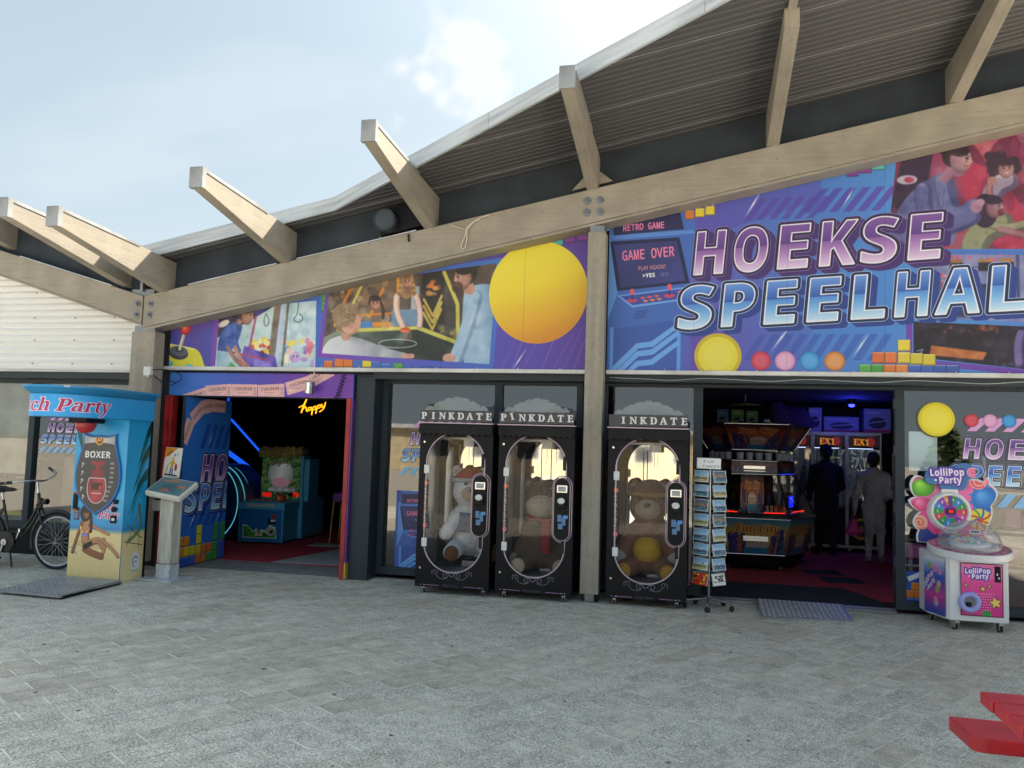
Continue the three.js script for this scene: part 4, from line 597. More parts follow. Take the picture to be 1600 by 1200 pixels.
const cabPrint = art(84, 22, 8, (x) => {
  for (const s of [-1, 1]) { x.save(); x.translate(42, 14); x.scale(s, 1); for (const p of [[[0, 0], [6, 6], [11, 3], [8, -2], [4, 1]], [[5, -1], [12, -4], [20, 3], [22, 7], [17, 7], [17, 3]], [[2, 1], [4, 5], [7, 4], [6, 1]], [[22, 7], [25, 6], [23, 2]]]) curve(x, p, 0.45, '#8f8a98'); x.restore(); }
  line(x, [[12, 4], [27, 4]], 0.5, '#c884cc'); line(x, [[57, 4], [72, 4]], 0.5, '#c884cc'); for (const X of [5, 9, 10.5, 74, 76, 79]) ell(x, X, 4, 0.5, 0.5, '#d8d0dc'); text(x, 'Pink Time', 31, 2.6, 4.4, { style: 'italic', fill: '#5c5664' });
}, true);
const stripTex = art(6, 56, 12, (x) => { x.fillStyle = '#0e0e10'; x.fillRect(0, 0, 6, 56); ell(x, 3, 52, 2.6, 2.6, '#e0672a'); for (let i = 0; i < 5; i++) { const Y = 44 - i * 8; text(x, '€ ' + (i + 1), 0.8, Y, 2.2, { fill: '#cfcfd2' }); for (let k = 0; k < 3; k++) line(x, [[1, Y - 1.5 - k], [4.8, Y - 1.5 - k]], 0.35, '#8e8e92'); } for (const Y of [36, 20]) ell(x, 3, Y, 1.3, 1.3, '#b0803e'); ell(x, 3, 4, 2.6, 2.8, '#e0507a'); });
const ctlTex = art(18, 68, 12, (x) => { x.fillStyle = '#17171a'; x.fillRect(0, 0, 18, 68); x.strokeStyle = '#b8b4bc'; x.lineWidth = 0.35; for (let i = 0; i < 9; i++) { const a = Math.PI * (0.12 + i * 0.095); line(x, [[9 + Math.cos(a) * 5.6, 60 + Math.sin(a) * 3.6], [9 + Math.cos(a) * 6.6, 60 + Math.sin(a) * 4.6]], 0.3, '#d8d4dc'); line(x, [[9 + Math.cos(a) * 5, 8 - Math.sin(a) * 3], [9 + Math.cos(a) * 6.4, 8 - Math.sin(a) * 4.6]], 0.4, '#d8d4dc'); } x.fillStyle = '#4a4a78'; x.fillRect(5, 43, 8, 4.5); for (const X of [4, 9, 14]) ell(x, X, 6, 0.6, 0.6, '#e8e8ec'); });
const doorPrint = (p) => part('scroll_print', quad(0.80, 0.21), clear(cabPrint), p, [0, 0.165, 0.0195]);
const pinkTrim = mat([0.50, 0.38, 0.46], 0.3, { metalness: 0.4 }), whitePl = mat([0.72, 0.72, 0.70], 0.35), slot = mat([0.10, 0.22, 0.42], 0.4);
const casterG = (() => { const f = merge(span(-0.018, 0.018, 0.05, 0.075, -0.03, 0.03), span(-0.016, -0.012, 0.015, 0.06, -0.022, 0.022), span(0.012, 0.016, 0.015, 0.06, -0.022, 0.022)); const w = tr(cyl(0.027, 0.027, 0.02, 16), 0, 0, 0, 0, 0, Math.PI / 2).translate(0, 0.028, 0); return [f, w]; })();
function casters(p, pts, k = 1) { for (const [x, z] of pts) { const c = part('caster', casterG[0], M.chrome, p, [x, 0, z], [0, rr(-0.6, 0.6), 0]); c.scale.setScalar(k); part('wheel', casterG[1], M.rubber, c); } }
function cabinet(label, pos, turn, name, kink) {
  const o = thing('doll_cabinet', label, 'prize machine', pos, turn, 'tall black doll cabinets along the shop front');
  const W = 0.84, H = 1.80, D = 0.66, y0 = 0.075;                       // z = 0 is the front
  const hole = stadium(0.66, 1.52, 0, 1.005, THREE.Path);
  part('front_panel', extrude([[-W / 2, y0], [W / 2, y0], [W / 2, y0 + H], [-W / 2, y0 + H]], 0.03, 0.004, [hole]).translate(0, 0, -0.016), M.black, o);
  part('side_panel', span(-W / 2 + 0.004, -W / 2 + 0.022, y0 + 0.004, y0 + H - 0.004, -D, -0.018), M.black, o); part('side_panel', span(W / 2 - 0.022, W / 2 - 0.004, y0 + 0.004, y0 + H - 0.004, -D, -0.018), M.black, o);
  part('base_board', span(-W / 2 + 0.023, W / 2 - 0.023, y0 + 0.004, y0 + 0.16, -D + 0.01, -0.02), M.black, o); part('top_board', span(-W / 2 + 0.023, W / 2 - 0.023, y0 + H - 0.08, y0 + H - 0.005, -D + 0.01, -0.02), M.black, o);
  part('back_panel', span(-W / 2 + 0.023, W / 2 - 0.023, y0 + 0.165, y0 + H - 0.085, -D, -D + 0.02), M.black, o);
  part('back_mirror', new THREE.ShapeGeometry(stadium(0.62, 1.40, 0, 1.02), 24).translate(0, 0, -D + 0.024), M.mirror, o);
  part('tray', merge(span(-0.36, 0.36, y0 + 0.163, y0 + 0.175, -D + 0.03, -0.03), span(-0.02, 0.36, y0 + 0.176, y0 + 0.24, -D + 0.2, -D + 0.215)), M.steel, o);
  const ring = []; const sp = stadium(0.665, 1.525, 0, 1.005).getPoints(40); sp.pop(); part('oval_trim', tube(sp.map((p) => [p.x, p.y, 0.017]), 0.0085, 160, 8, true), pinkTrim, o);
  part('glass', new THREE.ShapeGeometry(stadium(0.66, 1.52, 0, 1.005), 24).translate(0, 0, -0.005), M.clearGlass, o);
  for (const s of [-1, 1]) part('bounce_lining', span(s * 0.392 - 0.002, s * 0.392 + 0.002, y0 + 0.18, y0 + H - 0.09, -D + 0.03, -0.03), M.bounceLining, o);  // pale reflective sheets added to bounce light onto the toy
  // claw gear hanging from the top
  part('claw_rail', merge(span(-0.3, 0.3, 1.70, 1.725, -0.36, -0.33), span(0.0, 0.12, 1.62, 1.70, -0.42, -0.28), rod([-0.04 + kink, 1.64, -0.34], [-0.04 + kink, 1.05, -0.34], 0.006), rod([0.05, 1.64, -0.34], [0.05, 1.45, -0.34], 0.003)), M.steel, o);
  const c = part('control_panel', extrude(stadium(0.17, 0.66, 0, 0), 0.03, 0.004).translate(0.30, 0.985, 0.016), M.black, o);
  part('trim', tube(stadium(0.172, 0.662, 0.30, 0.985).getPoints(30).slice(0, -1).map((p) => [p.x, p.y, 0.046]), 0.005, 100, 6, true), pinkTrim, c);
  part('trim', tube(stadium(0.205, 0.70, 0.30, 0.985).getPoints(30).slice(0, -1).map((p) => [p.x, p.y, 0.02]), 0.006, 100, 6, true), pinkTrim, c);
  part('face_print', new THREE.ShapeGeometry(stadium(0.155, 0.64, 0, 0), 20).translate(0.30, 0.985, 0.0492), (() => { const t = ctlTex.clone(); t.repeat.set(1 / 0.18, 1 / 0.68); t.offset.set(0.5, 0.5); t.needsUpdate = true; return printed(t, 0.3); })(), c);
  part('screen_bezel', rbox(0.115, 0.085, 0.012, 0.008, 2, 0.30, 1.20, 0.055), M.chrome, c); part('screen', quad(0.085, 0.055).translate(0.30, 1.20, 0.0625), mat([0.30, 0.36, 0.36], 0.15), c);
  part('joystick_box', rbox(0.095, 0.10, 0.06, 0.012, 2, 0.30, 1.045, 0.075), M.black, c); part('button', sphere(0.042, 0.30, 1.075, 0.10, 1, 0.8, 0.4), whitePl, c);
  part('coin_slots', merge(rbox(0.045, 0.075, 0.012, 0.003, 1, 0.28, 0.89, 0.055), rbox(0.04, 0.09, 0.012, 0.003, 1, 0.325, 0.86, 0.055), rbox(0.05, 0.06, 0.012, 0.003, 1, 0.29, 0.805, 0.055)), slot, c);
  part('card_reader', rbox(0.05, 0.035, 0.02, 0.004, 1, 0.345, 0.905, 0.058), mat([0.08, 0.35, 0.75], 0.4), c);
  for (const [y, h] of [[1.47, 0.15], [0.60, 0.16]]) part('handle', rbox(0.035, h, 0.03, 0.008, 2, 0.315, y, 0.022), M.rubber, o);
  for (const y of [1.36, 0.56]) part('hinge', rbox(0.06, 0.095, 0.03, 0.008, 2, -0.325, y, 0.024), whitePl, o);
  part('price_strip', quad(0.055, 0.54).translate(-0.325, 0.975, 0.022), printed(stripTex, 0.35), o);
  for (const y of [1.66, 0.28]) part('lock', tr(cyl(0.012, 0.012, 0.012, 14), -0.365, y, 0.018, Math.PI / 2), M.chrome, o);
  doorPrint(o);
  // scalloped valance, sign band, etched crest
  const sc = new THREE.Shape(); sc.moveTo(-W / 2, 0.10); sc.lineTo(W / 2, 0.10); for (let i = 0; i < 12; i++) { const a = W / 2 - i * W / 12, b = a - W / 12; if (!i) sc.lineTo(a, 0); sc.quadraticCurveTo((a + b) / 2, -0.045, b, 0); } sc.closePath();
  part('valance', extrude(sc, 0.035, 0.004).translate(0, y0 + H - 0.115, 0.03), M.black, o);
  part('ledge', rbox(W + 0.02, 0.014, 0.10, 0.004, 2, 0, y0 + H - 0.002, 0.03), pinkTrim, o);
  part('sign_band', rbox(W - 0.01, 0.125, 0.012, 0.004, 2, 0, y0 + H + 0.075, 0.055), new THREE.MeshPhysicalMaterial({ color: 0x55565c, transmission: 0.55, roughness: 0.3 }), o);
  [...name].forEach((ch, i) => { if (ch === ' ') return; const g = letters(ch, 0.074, 0.012); g.computeBoundingBox(); const w = g.boundingBox.max.x; part('letter', g.translate(-w / 2, 0, 0), mat([0.75, 0.74, 0.78], 0.3), o, [-W / 2 + 0.055 + i * 0.1055, y0 + H + 0.04 + (kink > 0 && i === 1 ? 0.012 : 0), 0.064], [0, 0, kink > 0 && i === 1 ? 0.25 : rr(-0.03, 0.03)]); });
  const cr = new THREE.Shape(); cr.moveTo(-0.36, 0); const cp = [[-0.34, 0.035], [-0.30, 0.05], [-0.27, 0.035], [-0.22, 0.085], [-0.15, 0.10], [-0.10, 0.135], [-0.05, 0.13], [0, 0.155], [0.05, 0.13], [0.10, 0.135], [0.15, 0.10], [0.22, 0.085], [0.27, 0.035], [0.30, 0.05], [0.34, 0.035], [0.36, 0]]; let px = -0.36, py = 0; for (const [a, b] of cp) { cr.quadraticCurveTo((px + a) / 2 - (b - py) * 0.35, (py + b) / 2 + Math.abs(a - px) * 0.45, a, b); px = a; py = b; } cr.closePath();
  part('crest', extrude(cr, 0.008).translate(0, y0 + H + 0.137, 0.04), M.acrylic, o);
  casters(o, [[-W / 2 + 0.09, -0.07], [W / 2 - 0.09, -0.07], [-W / 2 + 0.09, -D + 0.09], [W / 2 - 0.09, -D + 0.09]], 1.0);
  return o;
}
cabinet('leftmost black doll cabinet, holding a pale plush toy with a red cap', [-2.622, 0, 0.575], 0.0, 'PINKDATE', -0.02);
cabinet('middle black doll cabinet, holding a dark brown toy with a red scarf', [-1.725, 0, 0.54], -0.01, 'PINKDATE', 0.03);
cabinet('black doll cabinet right of the beige post, its sign missing the first letter', [-0.535, 0, 0.465], -0.01, ' INKDATE', -0.03);
bear('pale plush bear with a red knitted cap and blue vest behind oval glass', [-2.55, 0.36, 0.14], 0.35, 1.08, { fur: [0.86, 0.86, 0.9], muzzle: [0.74, 0.55, 0.42], cap: [0.60, 0.04, 0.05], band: [0.70, 0.70, 0.74], vest: [0.10, 0.17, 0.36], pad: [0.22, 0.11, 0.05], lean: -0.02 });
bear('dark brown plush bear with cream muzzle, cream paws and a red scarf', [-1.72, 0.26, 0.09], 0.1, 1.07, { fur: [0.13, 0.08, 0.055], muzzle: [0.66, 0.54, 0.42], big: 1.45, paw: [0.68, 0.57, 0.45], scarf: [0.62, 0.03, 0.05], arm: [0.25, 0.12] });
bear('brown plush bear with a round yellow belly and yellow foot pads', [-0.545, 0.26, 0.01], 0.0, 1.1, { fur: [0.26, 0.115, 0.055], muzzle: [0.62, 0.45, 0.32], big: 1.15, belly: [0.85, 0.48, 0.03], pad: [0.72, 0.38, 0.03], paw: [0.66, 0.65, 0.62], arm: [0.28, 0.2], cap: [0.26, 0.11, 0.05], band: [0.58, 0.32, 0.06] });

// ---------------------------------------------------------------- boxing machine
{
  const o = thing('boxing_machine', 'blue beach themed boxing machine with a canopy, lettered BOXER', 'boxing machine', [-6.25, 0, 1.27]);
  const W = 0.69, D = 0.37, H = 1.80, blue = mat([0.03, 0.30, 0.62], 0.35), beachSky = (x, w, h) => { x.fillStyle = lg(x, 0, h, 0, 0, [0, '#2a9fdc'], [0.5, '#38b4e8'], [0.66, '#2a9ad8'], [0.68, '#1f86c8'], [0.71, '#e6cf92'], [1, '#eadba6']); x.fillRect(0, 0, w, h); };
  const front = art(69, 180, 6, (x, w, h) => {
    beachSky(x, w, h); poly(x, [[0, 52], [20, 58], [69, 50], [69, 0], [0, 0]], '#ead498'); for (let i = 0; i < 900; i++) ell(x, rr(0, 69), rr(0, 50), 0.22, 0.22, pick(['#cfb878', '#f6ecc4', '#b8a468'])); ell(x, 34, 40, 26, 5, 'rgba(190,160,100,0.35)');
    // sunbather
    const sk = '#c08a64', sd = '#8e5a3e'; limb(x, [[22, 44], [20, 56], [23, 66]], 11, sk, sd); limb(x, [[17, 66], [10, 46], [6, 30]], 4.4, sd, '#5a3624'); limb(x, [[27, 62], [44, 54], [52, 52]], 3.8, sk, sd); limb(x, [[24, 38], [40, 50], [46, 38]], 8, sk, sd); limb(x, [[46, 46], [50, 34], [44, 28]], 4.6, sk, sd); limb(x, [[22, 34], [30, 30], [44, 27]], 8, '#9a6546', sd); limb(x, [[40, 46], [58, 38], [66, 28]], 4.4, sk, sd); poly(x, [[18, 38], [30, 44], [32, 40], [22, 33]], '#241c22'); ell(x, 20, 74, 7.5, 9.5, '#15100f'); limb(x, [[26, 76], [29, 64], [28, 54]], 4, '#1c1412', '#0f0b0a'); face(x, 20.5, 73, 4.6, ['#b47a56', '#7c4c34'], '#15100f', { turn: 0.1 }); for (let i = 0; i < 46; i++) { const a = rr(-2.6, -0.5); ell(x, 20 + Math.cos(a) * 6.5, 66 + Math.sin(a) * 15 + rr(-1, 1), rr(0.9, 1.6), rr(0.9, 1.6), pick(['#e04030', '#f0b030', '#e8d848', '#f07aa0', '#d83848'])); } for (let i = 0; i < 8; i++) ell(x, 20 + rr(-4, 4), 50 + rr(-1.5, 1.5), 1.1, 1.1, '#6a90d8'); line(x, [[3, 36], [12, 28]], 0.8, '#5a7fa8');
    text(x, 'Beach', 29, 78, 11, { style: 'italic bold', fill: '#b8285c', stroke: '#f2d4ea', lw: 1.2, font: 'serif', sx: 0.9 }); text(x, 'Party', 36, 69, 11, { style: 'italic bold', fill: '#b8285c', stroke: '#f2d4ea', lw: 1.2, font: 'serif', sx: 0.9 });
    for (let i = 0; i < 14; i++) line(x, [[2, 176 - i], [8 + i * 0.4, 166 - i * 2.6]], 0.6, 'rgba(10,60,50,0.7)');
    x.fillStyle = '#12305c'; x.fillRect(4, 66, 8, 14); for (let k = 0; k < 6; k++) line(x, [[5, 68 + k * 1.8], [rr(8, 11), 68 + k * 1.8]], 0.6, '#b8cbe2');
  });
  part('front_panel', quad(W - 0.01, H).translate(-W / 2, H / 2 + 0.002, 0.004), printed(front, 0.3), o);
  const side = art(46, 180, 6, (x, w, h) => {
    beachSky(x, w, h); for (let b = 0; b < 3; b++) for (let i = 0; i < 26; i++) { const t = i / 26, X = 46 - t * (18 + b * 7), Y = 178 - b * 26 - t * t * 34 - t * 10; line(x, [[X, Y], [X - 3 - t * 3, Y - 14 + t * 3]], 0.8, pick(['#0e4a42', '#13584a', '#0a3a3c'])); line(x, [[X, Y], [X + 2, Y - 12]], 0.7, '#0d443e'); }
    x.strokeStyle = '#8a7048'; line(x, [[10, 40], [34, 84]], 1.4, '#8a7450'); line(x, [[36, 34], [30, 86]], 1.4, '#8a7450'); line(x, [[8, 62], [40, 46]], 1.2, '#6c5a3c'); curve(x, [[30, 84], [38, 66], [34, 52], [12, 44]], 5, 'rgba(90,120,90,0.8)'); line(x, [[4, 44], [42, 38]], 1.2, '#7d6844');
    ell(x, 30, 20, 9, 11, '#dfe6ea'); x.strokeStyle = '#2b2b30'; x.lineWidth = 1.2; x.beginPath(); x.arc(30, 20, 5.6, 0.6, 4.4); x.stroke(); line(x, [[26.5, 20], [33.5, 20]], 0.9, '#666'); line(x, [[23, 10], [37, 10]], 0.8, '#889');
  });
  part('side_panel', quad(D, H).rotateY(Math.PI / 2).translate(0.004, H / 2 + 0.002, -D / 2), printed(side, 0.3), o);
  part('body', rbox(W, H, D, 0.008, 2, -W / 2, H / 2, -D / 2), blue, o); part('back_edge', span(-W, 0.012, 0, 2.05, -D - 0.03, -D - 0.002), M.black, o);
  // shield with the score scale
  const sh = new THREE.Shape(); sh.moveTo(-0.20, 0.40); sh.quadraticCurveTo(-0.12, 0.36, 0, 0.38); sh.quadraticCurveTo(0.12, 0.36, 0.20, 0.40); sh.bezierCurveTo(0.17, 0.25, 0.30, 0.10, 0.27, -0.12); sh.bezierCurveTo(0.24, -0.34, 0.10, -0.40, 0, -0.46); sh.bezierCurveTo(-0.10, -0.40, -0.24, -0.34, -0.27, -0.12); sh.bezierCurveTo(-0.30, 0.10, -0.17, 0.25, -0.20, 0.40);
  const shield = part('score_shield', extrude(sh, 0.02, 0.004).scale(1.08, 1.06, 1).translate(-W / 2 - 0.005, 1.22, 0.006), mat([0.02, 0.14, 0.42], 0.4), o);
  const st = art(62, 92, 10, (x) => {
    x.fillStyle = lg(x, 0, 92, 0, 0, '#54545a', '#3a3a40', '#26262a'); x.fillRect(0, 0, 62, 92); x.fillStyle = lg(x, 0, 0, 62, 0, '#8e8e90', '#d6d6d6', '#8a8a8c'); x.fillRect(0, 74, 62, 18); x.beginPath(); x.ellipse(31, 72, 26, 6, 0, 0, 7); x.fillStyle = '#47474c'; x.fill(); ell(x, 31, 81, 5.6, 6.2, '#d89a3a'); ell(x, 31, 81, 3.8, 4.4, '#7c4a20'); curve(x, [[28, 79], [31, 84], [34, 82], [31, 79], [29, 82]], 1, '#f0c870');
    text(x, 'BOXER', 12.5, 61, 10.4, { fill: '#e6e6ea', sx: 1.02 }); poly(x, [[21, 57], [41, 57], [39, 53], [34, 52.5], [34, 47], [28, 47], [28, 52.5], [23, 53]], '#9c2a38'); x.fillStyle = '#8a1f2e'; x.fillRect(23, 39, 16, 8); x.fillStyle = '#6c1522'; x.fillRect(24, 33, 14, 5); x.beginPath(); x.moveTo(21, 38); x.bezierCurveTo(16, 26, 20, 10, 31, 10); x.bezierCurveTo(42, 10, 46, 26, 41, 38); x.closePath(); x.fillStyle = lg(x, 18, 30, 44, 20, '#7c1826', '#c0384a', '#84202e'); x.fill(); x.lineWidth = 1; x.strokeStyle = '#d8c0c4'; x.stroke(); x.fillStyle = '#3a0c12'; x.fillRect(24, 25, 14, 8); text(x, '0', 34, 26, 6, { fill: '#ff5a50' }); line(x, [[25, 21], [37, 21]], 1, '#e0c4c8');
    for (let i = 0; i < 9; i++) { const Y = 54 - i * 5.2, X = 47 + (i > 4 ? -(i - 4) * 1.6 : 0); text(x, String(900 - i * 100), X, Y, 3, { fill: '#b8b8bc' }); } for (let i = 0; i < 5; i++) { const Y = 54 - i * 9, X = 9 + (i > 3 ? 3 : 0); ell(x, X + 2, Y, 1.1, 1.1, '#c8c8cc'); line(x, [[X + 2, Y - 1], [X + 1.4, Y - 4]], 1.3, '#b0b0b4'); line(x, [[X + 2, Y - 1.6], [X + 4.4, Y - 0.6]], 0.8, '#b0b0b4'); }
  });
  st.repeat.set(1 / 0.62, 1 / 0.92); st.offset.set(0.5, 0.5);
  part('score_print', new THREE.ShapeGeometry(sh, 16).translate(0, 0, 0), printed(st, 0.25), shield, [-W / 2 - 0.005, 1.22, 0.0315]);
  part('coin_unit', merge(rbox(0.05, 0.05, 0.02, 0.005, 1, -0.10, 0.885, 0.014), tr(cyl(0.03, 0.03, 0.03, 18), -0.115, 0.80, 0.014, Math.PI / 2), rbox(0.07, 0.085, 0.018, 0.005, 1, -0.12, 0.69, 0.014)), M.black, o); part('coin_print', quad(0.04, 0.03).translate(-0.115, 0.69, 0.025), whitePl, o);
  part('note_slot', rbox(0.055, 0.17, 0.016, 0.006, 1, -0.63, 0.87, 0.012), M.black, o); part('slot_trim', merge(rbox(0.062, 0.02, 0.02, 0.003, 1, -0.63, 0.965, 0.013), rbox(0.062, 0.02, 0.02, 0.003, 1, -0.63, 0.772, 0.013)), mat([0.55, 0.14, 0.03], 0.5), o);
  // canopy over the plate
  const cz = 1.42, dep = 1.86;                                           // reaches from behind the body far over the plate
  const hs = art(300, 24, 6, (x, w, h) => { x.fillStyle = lg(x, 0, 0, w, 0, '#1f86d0', '#2a94dc', '#38aaf0', '#2e9ce4'); x.fillRect(0, 0, w, h); x.save(); text(x, 'Beach Party', 92, 6.0, 19, { style: 'italic bold', fill: '#b02858', stroke: '#e8d2ee', lw: 1.6, font: 'serif', sx: 1.15 }); x.restore(); curve(x, [[40, 4], [70, 18], [110, 22]], 1, '#2580c8'); });
  const arc = (off, n = 28) => { const q = [], a = 0.37 + off, c = -0.34, z1 = 0.33; q.push([c + a, -D]); for (let i = 0; i <= n; i++) { const t = Math.PI * i / n; q.push([c + a * Math.sign(Math.cos(t)) * Math.pow(Math.abs(Math.cos(t)), 0.8), z1 + (0.58 + off) * Math.pow(Math.sin(t), 0.8)]); } q.push([c - a, -D]); return q; };
  const A = arc(0), slab = (q, h) => extrude(q.map(([x, z]) => [x, -z]).reverse(), h, 0).rotateX(-Math.PI / 2);
  part('canopy', slab(A, 0.235).translate(0, 1.80, 0), blue, o);
  const flare = (q0, q1, y0, y1) => { const P = [], U = []; let s0 = 0; for (let i = 0; i < q0.length - 1; i++) { const [a0, a1, b0, b1] = [q0[i], q0[i + 1], q1[i], q1[i + 1]], l = Math.hypot(a1[0] - a0[0], a1[1] - a0[1]); P.push(a0[0], y0, a0[1], a1[0], y0, a1[1], b1[0], y1, b1[1], a0[0], y0, a0[1], b1[0], y1, b1[1], b0[0], y1, b0[1]); U.push(s0, 0, s0 + l, 0, s0 + l, 1, s0, 0, s0 + l, 1, s0, 1); s0 += l; } for (let i = 0; i < U.length; i += 2) U[i] = 1 - U[i] / s0; const g = new THREE.BufferGeometry(); g.setAttribute('position', new THREE.Float32BufferAttribute(P, 3)); g.setAttribute('uv', new THREE.Float32BufferAttribute(U, 2)); g.computeVertexNormals(); return g; };
  part('canopy_visor', merge(flare(arc(-0.01), arc(0.075), 2.036, 2.10), slab(arc(0.075), 0.022).translate(0, 2.10, 0)), mat([0.02, 0.24, 0.52], 0.3), o);
  part('canopy_print', flare(arc(0.004), arc(0.004), 1.806, 2.03), printed(hs, 0.3), o);
  { const q = arc(0.077), a = q[10], b = q[13], g = letters('BOXER', 0.017, 0.001, sans); g.computeBoundingBox(); g.translate(-g.boundingBox.max.x / 2, 0, 0); part('canopy_badge', g, whitePl, o, [a[0], 2.103, a[1]], [0, Math.atan2(a[1] - b[1], a[0] - b[0]) * -1, 0]); }
  part('punch_bag', sphere(0.11, -0.36, 1.74, 0.25, 1, 0.95, 1), mat([0.42, 0.03, 0.04], 0.35), o); part('bag_hinge', merge(rbox(0.24, 0.07, 0.30, 0.02, 2, -0.36, 1.785, 0.24)), M.black, o);
  const pl = thing('floor_plate', 'chequered metal floor plate in front of the boxing machine', 'floor plate', [-6.25, 0, 1.3]);
  part('plate', extrude([[-0.72, -0.02], [0.10, -0.06], [0.16, -1.02], [-0.62, -0.98]].map(([a, b]) => [a, b]), 0.02, 0.003).rotateX(-Math.PI / 2).translate(0, 0.022, 0), M.tread, pl);
  part('edge_strip', merge(rod([0.14, 0.02, 0.98], [0.08, 0.02, 0.06], 0.022, 6)), M.black, pl);
  const bumps = []; for (let i = 0; i < 12; i++) for (let j = 0; j < 14; j++) { const g = new THREE.BoxGeometry(0.05, 0.006, 0.014); g.rotateY((i + j) & 1 ? 0.8 : -0.8).translate(-0.66 + i * 0.064 + j * 0.0045, 0.0465, 0.08 + j * 0.066); bumps.push(g); } part('tread', merge(bumps), M.cap2, pl).userData.kind = 'stuff';
}
// ---------------------------------------------------------------- information stand
{
  const o = thing('info_stand', 'grey information stand with a tilted panel and a small cartoon board', 'stand', [-5.93, 0, 0.88], -0.12);
  const cream = mat([0.58, 0.57, 0.50], 0.55, { map: GR.blotchC });
  part('base_plate', rbox(0.50, 0.02, 0.42, 0.005, 2, 0.0, 0.012, 0), M.grey, o); part('column', rbox(0.19, 0.83, 0.15, 0.01, 2, 0, 0.60, 0), cream, o); part('column_foot', rbox(0.196, 0.16, 0.156, 0.006, 2, 0, 0.10, 0), M.grey, o);
  const t = part('tray', rbox(0.48, 0.07, 0.34, 0.02, 3), mat([0.66, 0.65, 0.58], 0.5), o, [0.02, 1.03, 0.03], [0.52, 0, -0.14]);
  const tx = art(44, 30, 12, (x) => { x.fillStyle = '#5c8088'; x.fillRect(0, 0, 44, 30); poly(x, [[4, 24], [26, 28], [28, 26], [6, 22]], '#d07a50'); x.fillStyle = '#d07a50'; x.fillRect(30, 14, 10, 5); x.fillRect(14, 4, 10, 5); for (let k = 0; k < 16; k++) line(x, [[rr(4, 20), rr(4, 22)], [rr(20, 38), rr(4, 22)]], 0.5, '#2d474e'); });
  part('panel_print', quad(0.43, 0.29).rotateX(-Math.PI / 2).translate(0, 0.037, 0), printed(tx, 0.4), t);
  const bt = art(24, 35, 14, (x) => { x.fillStyle = '#e4e2dc'; x.fillRect(0, 0, 24, 35); poly(x, [[0, 22], [0, 35], [18, 35]], '#d8942c'); line(x, [[3, 26], [9, 31]], 1.6, '#a83a20'); line(x, [[5, 25], [13, 31.5]], 0.8, '#a83a20'); poly(x, [[3, 4], [20, 3], [22, 1.5], [2, 2]], '#1c1c1c'); line(x, [[10, 4], [11, 12]], 2, '#2a5aa8'); line(x, [[13.5, 4], [13, 12]], 2, '#2a5aa8'); line(x, [[12, 12], [13, 19]], 4, '#e0a82a'); line(x, [[11, 18], [7, 15]], 1.6, '#e0a82a'); line(x, [[14, 18], [17, 16]], 1.6, '#e0a82a'); ell(x, 13, 22.5, 2, 2.3, '#e0b890'); ell(x, 18, 12, 1.8, 4.4, '#a82434'); line(x, [[5, 4], [6, 13]], 2.2, '#c8b070'); ell(x, 19, 28, 1.4, 1.6, '#bbb'); ell(x, 15, 26.5, 1.6, 1.6, '#999'); });
  const b = part('cartoon_board', rbox(0.235, 0.355, 0.012, 0.003, 1), whitePl, o, [-0.20, 1.325, -0.20], [-0.06, 0.08, -0.03]); part('board_print', quad(0.228, 0.348).translate(0, 0, 0.0075), printed(bt, 0.5), b); part('board_bracket', merge(rod([-0.17, 1.16, -0.21], [-0.02, 0.9, -0.07], 0.012), rod([-0.2, 1.3, -0.215], [-0.17, 1.15, -0.21], 0.012)), M.steel, o);
}
solo('junction_box', merge(rbox(0.10, 0.11, 0.06, 0.008, 2, 0, 0, 0), tr(cyl(0.018, 0.018, 0.03, 10), 0, -0.06, 0)), whitePl, 'small grey electrical box on the corner of the left post', 'junction box', [-6.66, 2.43, 0.47]);
solo('wall_cable', merge(tube([[-6.61, 2.45, 0.46], [-6.5, 2.46, 0.3], [-6.38, 2.40, 0.2], [-6.42, 2.32, 0.2], [-6.55, 2.33, 0.2]], 0.006, 30, 6), tube([[-6.6, 2.38, 0.45], [-6.52, 2.28, 0.25], [-6.4, 2.33, 0.2]], 0.006, 20, 6)), M.rubber, 'dark looping cable between the electrical box and the coupon header', 'cable');
solo('bell_unit', merge(rbox(0.075, 0.16, 0.05, 0.01, 2, 0, 0.12, 0), rbox(0.11, 0.13, 0.07, 0.015, 2, 0, -0.05, 0)), whitePl, 'small pale device on the dark wall between boxing machine and stand', 'wall device', [-6.58, 0.82, 0.24]);

